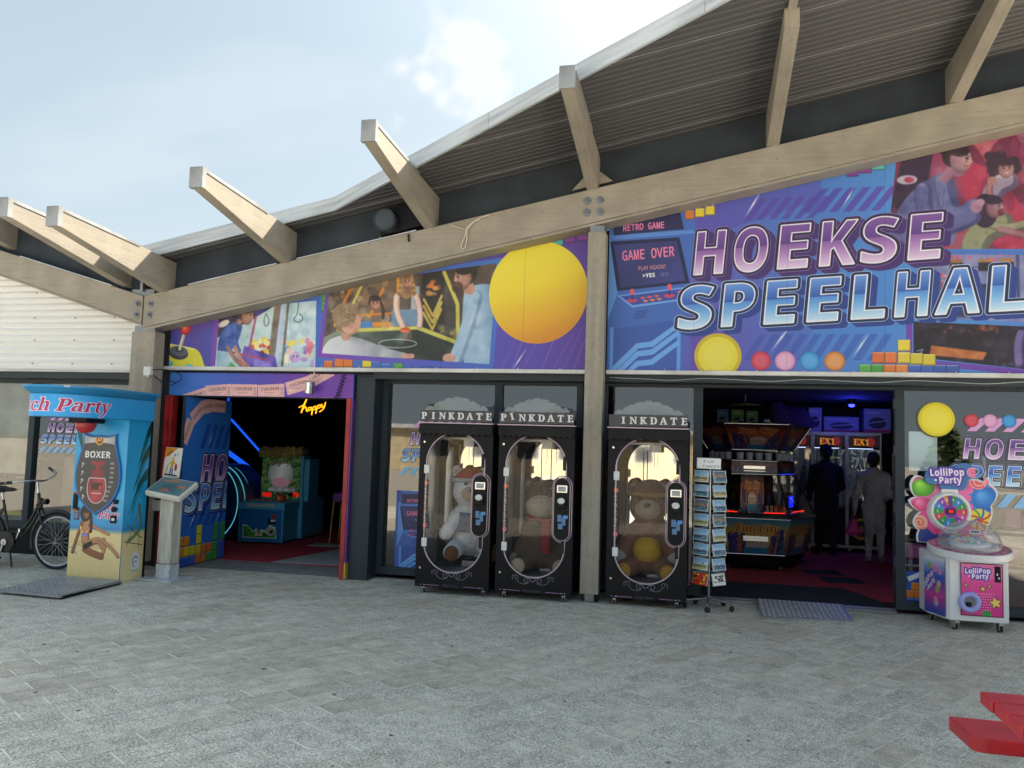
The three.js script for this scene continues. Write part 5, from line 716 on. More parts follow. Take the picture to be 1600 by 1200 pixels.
// ---------------------------------------------------------------- lollipop machine
{
  const o = thing('lollipop_machine', 'white and pink lollipop machine with a clear dome and a prize wheel', 'lollipop machine', [2.63, 0, 0.48], 0.02);
  const wp = mat([0.76, 0.76, 0.78], 0.25), pink = '#e0479a';
  const plan = [[-0.25, 0], [0.25, 0], [0.275, -0.03], [0.37, -0.36], [0.37, -0.60], [-0.37, -0.60], [-0.37, -0.36], [-0.275, -0.03]];
  part('body', extrude(plan.map(([a, b]) => [a, -b]).reverse(), 0.60, 0.012).rotateX(-Math.PI / 2).scale(1, 1, 1).translate(0, 0.105, 0).applyMatrix4(new THREE.Matrix4().makeScale(1, 1, -1).multiply(new THREE.Matrix4().makeScale(1, 1, -1))), wp, o);
  const swirl = (x, cx, cy, r, a, b) => { ell(x, cx, cy, r, r, a); for (let k = 0; k < 40; k++) { const t = k / 40 * 12; ell(x, cx + Math.cos(t) * r * 0.85 * k / 40, cy + Math.sin(t) * r * 0.85 * k / 40, r * 0.11, r * 0.11, b); } };
  const title = (x, X, Y, s) => { for (const [st, lw, f] of [['#3a2f8a', 0.42, null], ['#6a4fb8', 0.26, null], [undefined, 0, '#fdeef6']]) { text(x, 'LolliPop', X, Y, s, { stroke: st, lw: lw * s, fill: f, rot: 0.05, sx: 0.86 }); text(x, 'Party', X + s * 0.85, Y - s * 0.8, s * 0.95, { stroke: st, lw: lw * s, fill: f, rot: 0.05, sx: 0.9 }); } ell(x, X + s * 0.55, Y - s * 0.42, s * 0.11, s * 0.11, '#fdeef6'); swirl(x, X + s * 4.05, Y + s * 0.48, s * 0.52, '#f6a0c8', '#e0407a'); };
  const star = (x, cx, cy, r, c) => { const p = []; for (let i = 0; i < 10; i++) { const a = Math.PI / 2 + i * Math.PI / 5 + 0.15; p.push([cx + Math.cos(a) * r * (i & 1 ? 0.48 : 1), cy + Math.sin(a) * r * (i & 1 ? 0.48 : 1)]); } poly(x, p, c); line(x, [...p, p[0]], 0.7, '#5a2a30'); for (let i = 0; i < 10; i += 2) poly(x, [p[i], p[i + 1], [cx, cy]], 'rgba(255,250,200,0.45)'); };
  const ft = art(38, 52, 12, (x, w, h) => { x.fillStyle = lg(x, 0, h, w, 0, '#f05ab0', '#e23c94', '#d6308a'); x.fillRect(0, 0, w, h); x.fillStyle = 'rgba(255,140,200,0.5)'; x.beginPath(); x.ellipse(10, 52, 34, 12, -0.3, 0, 7); x.fill(); for (let i = 0; i < 9; i++) for (let j = 0; j < 8; j++) ell(x, 8 + i * 2.2 + j * 0.6, 4 + j * 2.6, 0.45, 0.45, 'rgba(255,220,240,0.85)'); title(x, 4, 42, 7); star(x, 31, 14, 6.4, '#f4c838'); star(x, 20, 27, 3, '#f4d04a'); star(x, 5, 30, 2.2, '#f0b848'); star(x, 26, 30, 2, '#f4d04a'); ell(x, 23, 2.5, 4.2, 3.6, '#3fa84a'); for (const a of [-2, 0, 2]) line(x, [[23 + a, 0], [23 + a * 1.2, 5]], 0.7, '#1f6a30'); x.strokeStyle = '#2a1420'; x.lineWidth = 0.8; x.strokeRect(0.4, 0.4, w - 0.8, h - 0.8); });
  part('front_print', quad(0.375, 0.50).translate(0.025, 0.40, 0.0155), printed(ft, 0.25), o);
  part('prize_chute', merge(new THREE.TorusGeometry(0.075, 0.026, 14, 32)).translate(-0.085, 0.28, 0.026), mat([0.36, 0.38, 0.78], 0.3), o); part('chute_hole', tr(cyl(0.062, 0.062, 0.006, 24), -0.085, 0.28, 0.0185, Math.PI / 2), mat([0.20, 0.21, 0.22], 0.5), o); part('chute_flap', rbox(0.05, 0.04, 0.008, 0.003, 1, -0.095, 0.258, 0.026), M.black, o);
  part('coin_unit', merge(rbox(0.05, 0.15, 0.014, 0.004, 1, 0.165, 0.555, 0.022), rbox(0.02, 0.03, 0.022, 0.003, 1, 0.165, 0.59, 0.026)), M.black, o); part('coin_print', merge(quad(0.012, 0.02).translate(0.158, 0.555, 0.0295), quad(0.012, 0.02).translate(0.172, 0.52, 0.0295)), whitePl, o);
  part('front_lip', rbox(0.20, 0.045, 0.03, 0.008, 2, 0.01, 0.68, 0.012), wp, o);
  const sideT = art(40, 58, 10, (x, w, h) => { x.fillStyle = lg(x, 0, 0, 0, h, '#2a4fa8', '#d84a9c', '#3f62c0', '#e8e8f2'); x.fillRect(0, 0, w, h); for (let i = 0; i < 9; i++) swirl(x, rr(4, 36), rr(6, 50), rr(3, 6), pick(['#f6a0c8', '#f8d860', '#6ac8e8', '#8ad06a']), pick(['#e0407a', '#d8742c', '#2f6ac0'])); x.save(); x.translate(10, 12); x.rotate(0.75); title(x, 0, 14, 8); x.restore(); });
  const sg = quad(0.345, 0.55); part('side_print', sg.rotateY(-1.29).translate(-0.338, 0.39, -0.195), printed(sideT, 0.3), o);
  // table top with rim, tilted towards the player
  const top = part('table_top', extrude((() => { const s = new THREE.Shape(); s.absellipse(0, 0, 0.375, 0.40, 0, Math.PI * 2); return s; })(), 0.05, 0.012).rotateX(-Math.PI / 2).translate(0, -0.02, 0), wp, o, [0, 0.745, -0.25], [0.12, 0, 0]);
  const tt = art(66, 72, 8, (x, w, h) => { x.fillStyle = '#c23a76'; x.fillRect(0, 0, w, h); for (let i = 0; i < 60; i++) { const a = i / 60 * Math.PI * 2; ell(x, 33 + Math.cos(a) * 29, 36 + Math.sin(a) * 31.5, rr(1, 2.6), rr(1, 2.2), pick(['#f09ac0', '#8a2050', '#f4c0d8', '#b04a90', '#f0c850'])); } ell(x, 33, 36, 25, 27, '#b8b8c0'); ell(x, 33, 36, 22, 24, '#8e8e96'); });
  tt.repeat.set(1 / 0.73, 1 / 0.78); tt.offset.set(0.5, 0.5);
  part('rim_print', new THREE.ShapeGeometry((() => { const s = new THREE.Shape(); s.absellipse(0, 0, 0.355, 0.38, 0, Math.PI * 2); return s; })(), 32).rotateX(-Math.PI / 2).translate(0, 0.0445, 0), printed(tt, 0.3), top);
  part('dome', new THREE.SphereGeometry(0.29, 40, 16, 0, Math.PI * 2, 0, Math.PI / 2).scale(1, 0.86, 1.02).translate(0, 0.046, 0), new THREE.MeshPhysicalMaterial({ color: 0xf2f4f8, transmission: 0.86, roughness: 0.06, thickness: 0, ior: 1.7 }), top);
  part('dome_label', quad(0.10, 0.055).rotateX(-0.9).translate(-0.01, 0.222, 0.185), whitePl, top); part('dome_label_bar', quad(0.07, 0.02).rotateX(-0.9).translate(-0.01, 0.2245, 0.187), M.black, top);
  part('turning_tray', new THREE.TorusGeometry(0.15, 0.045, 12, 36).rotateX(Math.PI / 2).scale(1, 0.8, 1).translate(0, 0.07, 0), mat([0.62, 0.63, 0.66], 0.3, { metalness: 0.3 }), top);
  const cols = [[0.65, 0.06, 0.2], [0.8, 0.5, 0.06], [0.1, 0.4, 0.65], [0.75, 0.75, 0.72], [0.2, 0.55, 0.15]]; for (let i = 0; i < 14; i++) { const a = i / 14 * 6.28, p = part('lollipop', merge(sphere(0.02, Math.cos(a) * 0.15, 0.115, Math.sin(a) * 0.155, 1, 0.7, 1, 12), rod([Math.cos(a) * 0.15, 0.115, Math.sin(a) * 0.155], [Math.cos(a + 0.5) * 0.1, 0.14, Math.sin(a + 0.5) * 0.1], 0.003, 5)), mat(cols[i % 5], 0.25), top); }
  // candy-shaped back board
  const s = new THREE.Shape(); const K = [[-0.36, 0.0], [-0.35, 0.12], [-0.40, 0.20], [-0.33, 0.31], [-0.44, 0.42], [-0.37, 0.46], [-0.42, 0.58], [-0.37, 0.68], [-0.27, 0.65], [-0.24, 0.72], [0.14, 0.74], [0.16, 0.66], [0.27, 0.64], [0.32, 0.69], [0.33, 0.62], [0.40, 0.54], [0.35, 0.42], [0.34, 0.40], [0.30, 0.20], [0.26, 0.12], [0.28, 0.0]];
  s.moveTo(...K[0]); for (let i = 1; i < K.length; i++) { const [a, b] = K[i - 1], [c, d] = K[i]; s.quadraticCurveTo((a + c) / 2 - (d - b) * 0.22, (b + d) / 2 + (c - a) * 0.22, c, d); } s.closePath();
  const bt = art(90, 80, 9, (x, w, h) => {
    x.fillStyle = lg(x, 0, 0, 0, h, '#d8307a', '#ee4f9c', '#f27ab4', '#d83a5c'); x.fillRect(0, 0, w, h);
    x.fillStyle = rg(x, 14, 57, 12, '#b4ea5c', '#6cc22e', '#3c8a1e'); x.beginPath(); x.ellipse(14, 57, 12, 9.5, 0.2, 0, 7); x.fill(); x.fillStyle = rg(x, 12, 39, 10, '#ff9ac0', '#f0528e', '#c83070'); x.beginPath(); x.ellipse(12, 39, 10, 7, 0.3, 0, 7); x.fill(); ell(x, 74, 47, 13, 14, rg(x, 74, 47, 14, '#6ab8f4', '#2f86dc', '#1f5cb0'));
    for (let i = 0; i < 12; i++) { const a = i * 0.52; poly(x, [[74 + Math.cos(a) * 12, 47 + Math.sin(a) * 13], [74 + Math.cos(a + 0.25) * 16, 47 + Math.sin(a + 0.25) * 17], [74 + Math.cos(a + 0.5) * 12, 47 + Math.sin(a + 0.5) * 13]], '#2f86dc'); }
    swirl(x, 10, 20, 8, '#f8b0a0', '#e8743c'); swirl(x, 68, 66, 9, '#f8a0a8', '#e8503c'); ell(x, 69, 26, 11, 11, '#e8d84a'); for (let k = 0; k < 8; k++) { const a = k * 0.785; curve(x, [[69, 26], [69 + Math.cos(a) * 6, 26 + Math.sin(a) * 6], [69 + Math.cos(a + 0.5) * 11, 26 + Math.sin(a + 0.5) * 11]], 2, pick(['#2f6ac8', '#d8402c', '#3fa84a'])); }
    poly(x, [[6, 0], [6, 12], [18, 14], [24, 8], [34, 10], [42, 6], [42, 0]], '#233a8c'); for (let i = 0; i < 9; i++) ell(x, rr(26, 40), rr(66, 74), 2, 2, pick(['#f4c84a', '#e84a3c', '#fff0c0']));
  }); bt.repeat.set(1 / 0.9, 1 / 0.8); bt.offset.set(0.5, 0);
  const bb2 = part('back_board', extrude(s, 0.02, 0.002).scale(1.03, 1.02, 1), wp, o, [-0.02, 0.77, -0.60], [-0.06, 0, 0]);
  part('board_print', new THREE.ShapeGeometry(s, 8).scale(0.985, 0.985, 1).translate(0, 0.006, 0.0235), printed(bt, 0.3), bb2);
  const wt = art(36, 36, 14, (x) => { for (let i = 0; i < 14; i++) { const a0 = i / 14 * 6.283 + 0.22, a1 = a0 + 6.283 / 14; poly(x, [[18, 18], [18 + 18 * Math.cos(a0), 18 + 18 * Math.sin(a0)], [18 + 18.4 * Math.cos((a0 + a1) / 2), 18 + 18.4 * Math.sin((a0 + a1) / 2)], [18 + 18 * Math.cos(a1), 18 + 18 * Math.sin(a1)]], ['#2f9a4a', '#3a86d8', '#2f9a4a', '#e0903a', '#8a3ab0', '#3a86d8', '#2f9a4a', '#d83a4a', '#2f9a4a', '#3a86d8', '#2f9a4a', '#7a34b0', '#d04a9a', '#d83a4a'][i]); const m = (a0 + a1) / 2; text(x, ['1', '2', '1', '30', '5', '2', '1', '3', '1', '2', '1', '5', '0', '3'][i], 18 + 13.4 * Math.cos(m), 16.6 + 13.4 * Math.sin(m), 4, { align: 'center', fill: '#f4f4f0' }); } ell(x, 18, 18, 7.4, 7.4, '#c43a9a'); ell(x, 18, 18, 6.4, 6.4, '#6a2f9a'); });
  const wh = part('prize_wheel', tr(cyl(0.215, 0.20, 0.05, 40), 0, 0, 0, Math.PI / 2), wp, bb2, [-0.06, 0.33, 0.05]);
  part('wheel_face', new THREE.CircleGeometry(0.165, 40).translate(0, 0, 0.0272), printed(wt, 0.25), wh); part('wheel_rim', new THREE.TorusGeometry(0.178, 0.018, 10, 44).translate(0, 0, 0.025), wp, wh); part('rim_lug', merge(rbox(0.16, 0.05, 0.05, 0.008, 2, 0, 0.205, 0), rbox(0.12, 0.045, 0.05, 0.008, 2, 0, -0.205, 0)), wp, wh); part('number_display', rbox(0.085, 0.05, 0.02, 0.004, 1, 0, 0, 0.034), mat([0.03, 0.005, 0.005], 0.2), wh); part('display_digits', letters('00', 0.026, 0.002, sans).translate(-0.02, -0.012, 0.045), glow(0xff2010, 0.5), wh); part('pointer', extrude([[-0.02, 0.19], [0.02, 0.19], [0.015, 0.06], [-0.015, 0.06]], 0.006).translate(0, 0, 0.03), mat([0.16, 0.03, 0.32], 0.4), wh);
  const lt = art(44, 26, 12, (x, w, h) => { title(x, 3, 15.5, 9.5); }, true);
  const sh = new THREE.Shape(); sh.moveTo(-0.24, 0.02); sh.quadraticCurveTo(-0.26, 0.16, -0.16, 0.15); sh.quadraticCurveTo(-0.04, 0.18, 0.02, 0.15); sh.quadraticCurveTo(0.10, 0.27, 0.22, 0.20); sh.quadraticCurveTo(0.27, 0.10, 0.17, 0.05); sh.quadraticCurveTo(0.16, -0.09, 0.02, -0.06); sh.quadraticCurveTo(-0.10, -0.08, -0.12, 0.0); sh.quadraticCurveTo(-0.2, -0.02, -0.24, 0.02);
  const sb = part('title_sign', extrude(sh, 0.02, 0.004), mat([0.05, 0.18, 0.45], 0.35), bb2, [-0.05, 0.61, 0.045]);
  part('title_print', quad(0.47, 0.275).translate(0.005, 0.055, 0.0255), clear(lt), sb);
  casters(o, [[-0.20, -0.05], [0.20, -0.05], [-0.28, -0.5], [0.28, -0.5]], 1.35);
}
// ---------------------------------------------------------------- postcard rack
{
  const o = thing('postcard_rack', 'turning postcard rack with eight rows of cards beside the doorway', 'postcard rack', [0.11, 0, 0.28], -0.72);
  part('pole', cyl(0.016, 0.016, 1.36, 12, 0, 0.78, 0), M.steel, o);
  const leg = merge(rod([0, 0.11, 0], [0.25, 0.085, 0], 0.014, 6), rod([0.25, 0.09, 0], [0.25, 0.06, 0], 0.01, 6)), cw = merge(sphere(0.032, 0, 0.033, 0, 0.8, 1, 1, 12));
  for (let i = 0; i < 5; i++) { const l = part('leg', leg, M.steel, o, [0, 0, 0], [0, i * 1.257 + 0.35, 0]); part('castor_ball', cw, M.rubber, l, [0.25, 0, 0]); }
  const cards = []; for (let k = 0; k < 9; k++) cards.push(printed(art(15, 10.5, 8, (x) => { x.fillStyle = '#e8e8e6'; x.fillRect(0, 0, 15, 10.5); const sea = k % 3; x.fillStyle = lg(x, 0, 10, 0, 4, ...(k === 4 || k === 1 ? ['#3a6a9a', '#e09a4a'] : ['#7ab0dc', '#c8dcec'])); x.fillRect(0.5, 4.5, 14, 5.5); x.fillStyle = lg(x, 0, 5, 0, 0.5, ...(sea ? ['#3f6f94', '#6a94a8'] : ['#8a9a6a', '#d0c090'])); x.fillRect(0.5, 0.5, 14, 4.5); for (let i = 0; i < 14; i++) { x.fillStyle = pick(['#ffffff', '#23384c', '#c8503a', '#e8d8a8', '#4a6a4a']); x.fillRect(rr(1, 13), rr(1.5, 6), rr(0.4, 1.8), rr(0.3, 1.1)); } }), 0.3));
  const odd = [printed(art(15, 10.5, 8, (x) => { x.fillStyle = '#d83a28'; x.fillRect(0, 0, 15, 10.5); for (let i = 0; i < 24; i++) ell(x, rr(1, 14), rr(1, 9.5), rr(0.6, 1.6), rr(0.5, 1.2), pick(['#f0b030', '#e8702c', '#3a1a14', '#f4d860'])); }), 0.4), printed(art(15, 10.5, 8, (x) => { x.fillStyle = '#eeeeea'; x.fillRect(0, 0, 15, 10.5); for (let i = 0; i < 12; i++) ell(x, rr(2, 13), rr(2, 9), rr(0.5, 1.6), rr(0.5, 1.4), '#2a2a2e'); }), 0.4)];
  const cg = rbox(0.19, 0.122, 0.012, 0.001, 1), wire = merge(rod([-0.1, -0.062, 0.02], [0.1, -0.062, 0.02], 0.0025, 5), rod([-0.1, -0.02, 0.024], [0.1, -0.02, 0.024], 0.0025, 5), rod([-0.1, -0.062, 0.02], [-0.1, 0.04, 0.0], 0.0025, 5), rod([0.1, -0.062, 0.02], [0.1, 0.04, 0.0], 0.0025, 5), rod([-0.1, -0.062, -0.01], [-0.1, -0.062, 0.02], 0.0025, 5), rod([0.1, -0.062, -0.01], [0.1, -0.062, 0.02], 0.0025, 5));
  for (let side = 0; side < 4; side++) for (let row = 0; row < 8; row++) {
    const a = side * Math.PI / 2, y = 1.385 - row * 0.152;
    const p = part('card_pocket', wire, M.chrome, o, [Math.sin(a) * 0.125, y, Math.cos(a) * 0.125], [0, a, 0]);
    part('postcards', cg, row === 7 && side < 2 ? odd[side] : cards[(row * 5 + side * 4) % 9], p, [0, 0.0, 0.006], [-0.22, 0, 0]);
  }
  for (const [a, b] of [[-0.11, 0.12], [0.11, 0.12], [-0.11, -0.12], [0.11, -0.12]]) part('upright_wire', rod([a, 0.25, b], [a, 1.45, b], 0.003, 5), M.chrome, o);
  const st = art(19, 10.5, 14, (x) => { x.fillStyle = '#eceeee'; x.fillRect(0, 0, 19, 10.5); text(x, '€ 1,20', 5, 6.4, 3, { style: 'italic', fill: '#22242a' }); text(x, '5 voor € 5', 4.2, 1.8, 3, { style: 'italic', fill: '#22242a' }); });
  const sg = part('price_sign', rbox(0.25, 0.115, 0.006, 0.002, 1), whitePl, o, [0.0, 1.52, 0.02], [-0.05, 0.75, 0.02]); part('sign_print', quad(0.245, 0.11).translate(0, 0, 0.0035), printed(st, 0.5), sg);
}
// ---------------------------------------------------------------- ramp, picnic table, things under the roof
{
  const o = thing('ramp', 'chequered metal ramp leading up to the sill of the open right-hand doorway', 'ramp', [0, 0, 0]);
  const P = [[0.64, 0.060, -0.22], [1.50, 0.060, -0.22], [1.52, 0.012, 0.40], [0.62, 0.012, 0.62]], g = new THREE.BufferGeometry(); const top = [0, 3, 2, 0, 2, 1].flatMap((i) => P[i]), bot = [0, 2, 3, 0, 1, 2].flatMap((i) => [P[i][0], P[i][1] - 0.008, P[i][2]]), side = []; for (let i = 0; i < 4; i++) { const a = P[i], b = P[(i + 1) % 4]; side.push(...a, ...b, b[0], b[1] - 0.008, b[2], ...a, b[0], b[1] - 0.008, b[2], a[0], a[1] - 0.008, a[2]); }
  g.setAttribute('position', new THREE.Float32BufferAttribute([...top, ...bot, ...side], 3)); g.computeVertexNormals(); part('plate', g, M.tread, o);
  const bumps = []; for (let i = 0; i < 17; i++) for (let j = 0; j < 15; j++) { const x = 0.66 + i * 0.05, z = -0.18 + j * 0.055; if (z > 0.58 - (x - 0.62) * 0.24) continue; const t = (z + 0.22) / (0.62 - (x - 0.62) * 0.24 + 0.22), b = new THREE.BoxGeometry(0.040, 0.005, 0.011); b.rotateY((i + j) & 1 ? 0.8 : -0.8).rotateX(0.06).translate(x, 0.060 - 0.048 * t + 0.0015, z); bumps.push(b); } part('tread', merge(bumps), M.cap2, o).userData.kind = 'stuff';
  const t = thing('picnic_table', 'red painted wooden picnic table cut off by the lower right corner', 'picnic table', [1.05, 0, 6.15]);
  const red = mat([0.66, 0.03, 0.04], 0.38, { map: GR.woodC, bumpMap: GR.wood, bumpScale: 0.012 }), plank = (w, d, x, y, z) => { const g = rbox(w, 0.045, d, 0.006, 2, x, y, z), uv = g.attributes.uv, p = g.attributes.position; for (let i = 0; i < uv.count; i++) uv.setXY(i, p.getX(i) + z, p.getZ(i) + p.getY(i) + z * 3); return g; };
  for (let i = 0; i < 5; i++) part('table_plank', plank(1.9, 0.127, 0.95 + (i & 1 ? 0.004 : 0), 0.73, -0.31 + i * 0.145), red, t); 
  for (let i = 0; i < 5; i++) for (const x of [0.36, 1.56]) part('bolt', cyl(0.009, 0.008, 0.006, 8), M.steel, t, [x, 0.7545, -0.31 + i * 0.145]); for (const z of [-0.98, -0.88]) part('bolt', cyl(0.009, 0.008, 0.006, 8), M.steel, t, [0.40, 0.4535, z]);
  const seat = (z) => { const s = new THREE.Shape(); s.moveTo(-0.02, -0.145); s.lineTo(1.9, -0.145); s.lineTo(1.9, 0.145); s.lineTo(0.05, 0.145); s.quadraticCurveTo(0.0, 0.14, -0.005, 0.10); s.closePath(); return extrude(s, 0.05, 0.006).rotateX(-Math.PI / 2).scale(1, 1, z < 0 ? -1 : 1); };
  for (const z of [-0.93, 0.93]) { const g = seat(1); if (z < 0) { g.rotateX(Math.PI).translate(0, 0.05, 0); } part('seat', g.translate(0.10, 0.40, z), red, t); }
  for (const x of [0.35, 1.55]) { for (const s of [-1, 1]) part('leg', rod([x, 0.0, s * 0.66], [x, 0.71, s * 0.22], 0.045, 4), red, t); part('crossbar', merge(rbox(0.04, 0.09, 2.05, 0.005, 1, x + 0.05, 0.355, 0), rbox(0.04, 0.08, 0.66, 0.005, 1, x + 0.05, 0.66, 0)), red, t); }
  const f = thing('floodlight', 'dark round floodlight in a box under the roof beside the rafter', 'floodlight', [-3.5, 4.15, 0.42]);
  part('housing', rbox(0.62, 0.30, 0.16, 0.01, 2, 0.12, 0.09, -0.02).rotateZ(0.2), M.black, f); part('lamp_drum', tr(cyl(0.13, 0.115, 0.10, 28), -0.09, 0.06, 0.11, Math.PI / 2), M.dark, f); part('bezel', new THREE.TorusGeometry(0.125, 0.012, 8, 30).translate(-0.09, 0.06, 0.155), M.anthr, f); part('lens', new THREE.CircleGeometry(0.11, 28).translate(-0.09, 0.06, 0.161), mat([0.05, 0.06, 0.07], 0.15), f); part('bracket', merge(rod([-0.2, -0.1, 0.0], [-0.12, -0.22, -0.02], 0.012, 6)), M.steel, f);
  solo('rope', merge(tube([[-2.84, 4.165, 0.445], [-2.72, 4.12, 0.452], [-2.63, 4.10, 0.455], [-2.60, 4.13, 0.452], [-2.54, 4.19, 0.45], [-2.47, 4.215, 0.44]], 0.0075, 40, 6), tube([[-2.63, 4.10, 0.458], [-2.655, 4.0, 0.452], [-2.69, 3.90, 0.45], [-2.665, 3.865, 0.45], [-2.64, 3.90, 0.45], [-2.625, 4.0, 0.452], [-2.628, 4.10, 0.46]], 0.0075, 50, 6), tube([[-2.63, 4.11, 0.455], [-2.58, 4.16, 0.46], [-2.50, 4.22, 0.45], [-2.37, 4.265, 0.44]], 0.0075, 30, 6)), mat([0.62, 0.57, 0.45], 0.9), 'pale rope knotted over the beam with a hanging loop', 'rope');
  solo('pipe_stub', cyl(0.012, 0.012, 0.09, 10), M.rubber, 'small dark pipe end on the beam edge below the floodlight', 'pipe', [-3.33, 4.02, 0.45], [0, 0, 0.1]);
}
// ---------------------------------------------------------------- bicycle
{
  const o = thing('bicycle', 'black city bicycle parked before the window, partly behind the boxing machine', 'bicycle', [-8.08, 0, 0.80], 0.02);
  const paint = mat([0.012, 0.012, 0.014], 0.25), R = 0.335, F = [0.56, R, 0], B = [-0.54, R, 0], BB = [-0.10, 0.30, 0];
  const tyre = new THREE.TorusGeometry(R - 0.018, 0.019, 10, 56), rim = new THREE.TorusGeometry(R - 0.045, 0.011, 6, 56);
  for (const c of [F, B]) {
    const w = part('wheel', tyre, M.rubber, o, c); part('rim', rim, M.grey, w); part('hub', tr(cyl(0.03, 0.03, 0.09, 14), 0, 0, 0, Math.PI / 2), M.steel, w);
    for (let i = 0; i < 28; i++) { const a = i / 28 * 6.283, b = a + (i & 1 ? 0.7 : -0.7), s = i % 4 < 2 ? 1 : -1; part('spoke', rod([Math.cos(b) * 0.026, Math.sin(b) * 0.026, s * 0.035], [Math.cos(a) * (R - 0.05), Math.sin(a) * (R - 0.05), 0], 0.0016, 4), M.chrome, w); }
    part('mudguard', new THREE.TorusGeometry(R + 0.018, 0.022, 6, 40, 2.9).scale(1, 1, 1.3), paint, o, [c[0], c[1], 0], [0, 0, c === F ? 0.55 : 0.25]);
  }
  part('frame', merge(rod([-0.10, 0.30, 0], [-0.24, 0.80, 0], 0.016), tube([[-0.14, 0.40, 0], [0.02, 0.42, 0], [0.16, 0.56, 0], [0.305, 0.84, 0]], 0.017, 30), tube([[-0.10, 0.30, 0], [0.02, 0.33, 0], [0.18, 0.50, 0], [0.315, 0.76, 0]], 0.018, 30), rod([0.285, 0.72, 0], [0.32, 0.90, 0].map((v, i) => (i === 0 ? 0.255 : v)), 0.021), rod([-0.10, 0.30, 0.02], [-0.54, R, 0.05], 0.010), rod([-0.10, 0.30, -0.02], [-0.54, R, -0.05], 0.010), rod([-0.215, 0.70, 0.015], [-0.54, R, 0.05], 0.009), rod([-0.215, 0.70, -0.015], [-0.54, R, -0.05], 0.009)), paint, o);
  part('fork', merge(tube([[0.29, 0.72, 0.035], [0.42, 0.46, 0.045], [0.56, R, 0.05]], 0.012, 20), tube([[0.29, 0.72, -0.035], [0.42, 0.46, -0.045], [0.56, R, -0.05]], 0.012, 20), rod([0.27, 0.76, -0.04], [0.27, 0.76, 0.04], 0.014)), paint, o);
  part('stem', rod([0.255, 0.88, 0], [0.225, 1.03, 0], 0.013), M.chrome, o); part('handlebar', merge(tube([[0.02, 1.02, 0.27], [0.16, 1.04, 0.22], [0.26, 1.05, 0.08], [0.26, 1.05, -0.08], [0.30, 1.12, -0.2], [0.20, 1.17, -0.27]], 0.011, 40)), M.chrome, o); part('grip', merge(rod([-0.04, 1.01, 0.275], [0.10, 1.03, 0.245], 0.018), rod([0.26, 1.14, -0.245], [0.12, 1.19, -0.30], 0.018)), M.rubber, o);
  part('seat_post', rod([-0.235, 0.78, 0], [-0.265, 0.90, 0], 0.013), M.chrome, o); part('saddle', merge(sphere(0.11, -0.31, 0.925, 0, 1.1, 0.4, 1.0), sphere(0.07, -0.18, 0.925, 0, 1.7, 0.35, 0.6)), M.rubber, o);
  part('chain_case', merge(extrude((() => { const s = new THREE.Shape(); s.absarc(-0.10, 0.30, 0.13, -Math.PI / 2, Math.PI / 2, false); s.lineTo(-0.50, 0.40); s.absarc(-0.54, 0.335, 0.07, Math.PI / 2, Math.PI * 1.5, false); s.closePath(); return s; })(), 0.03, 0.006).translate(0, 0, 0.05)), paint, o);
  part('crank', merge(tr(cyl(0.04, 0.04, 0.012, 20), -0.10, 0.30, 0.095, Math.PI / 2), rod([-0.10, 0.30, 0.10], [-0.14, 0.13, 0.11], 0.012)), M.chrome, o); part('pedal', rbox(0.10, 0.025, 0.08, 0.006, 1, -0.15, 0.12, 0.15), M.rubber, o);
  part('kickstand', rod([-0.06, 0.24, 0.04], [0.06, 0.015, 0.12], 0.011), paint, o); part('lock', merge(tube([[0.04, 0.42, 0.03], [0.02, 0.34, 0.04], [0.0, 0.28, 0.04]], 0.008, 16), rbox(0.03, 0.05, 0.02, 0.006, 1, 0.05, 0.44, 0.03)), M.chrome, o);
  part('front_lamp', merge(tr(cyl(0.03, 0.036, 0.06, 14), 0.36, 0.80, 0, 0, 0, -Math.PI / 2)), paint, o);
}

// ---------------------------------------------------------------- inside the left-hand room
const carpetRed = mat([0.62, 0.05, 0.08], 0.95, { map: GR.wornC }), carpetGrey = mat([0.60, 0.64, 0.66], 0.95, { map: GR.speckC }), carpetDark = mat([0.03, 0.035, 0.045], 0.95, { map: GR.wornC });
solo('carpet', span(-9.25, -3.9, 0, 0.008, -6.8, -0.74), carpetRed, 'dark red carpet on the floor inside the left-hand entrance', 'carpet', [0, 0.002, 0]);
solo('floor_mat', merge(extrude([[-5.52, 0.74], [-4.2, 0.86], [-4.2, 2.4], [-5.3, 2.3]], 0.006).rotateX(-Math.PI / 2)), carpetGrey, 'pale grey floor mat just inside the left-hand entrance', 'mat', [0, 0.013, 0]);
solo('floor_mat', merge(extrude([[-5.9, 2.55], [-5.35, 2.6], [-5.3, 2.95], [-5.95, 2.9]], 0.006).rotateX(-Math.PI / 2)), carpetGrey, 'small grey mat beside the blue hammer game on the red carpet', 'mat', [0, 0.013, 0]);
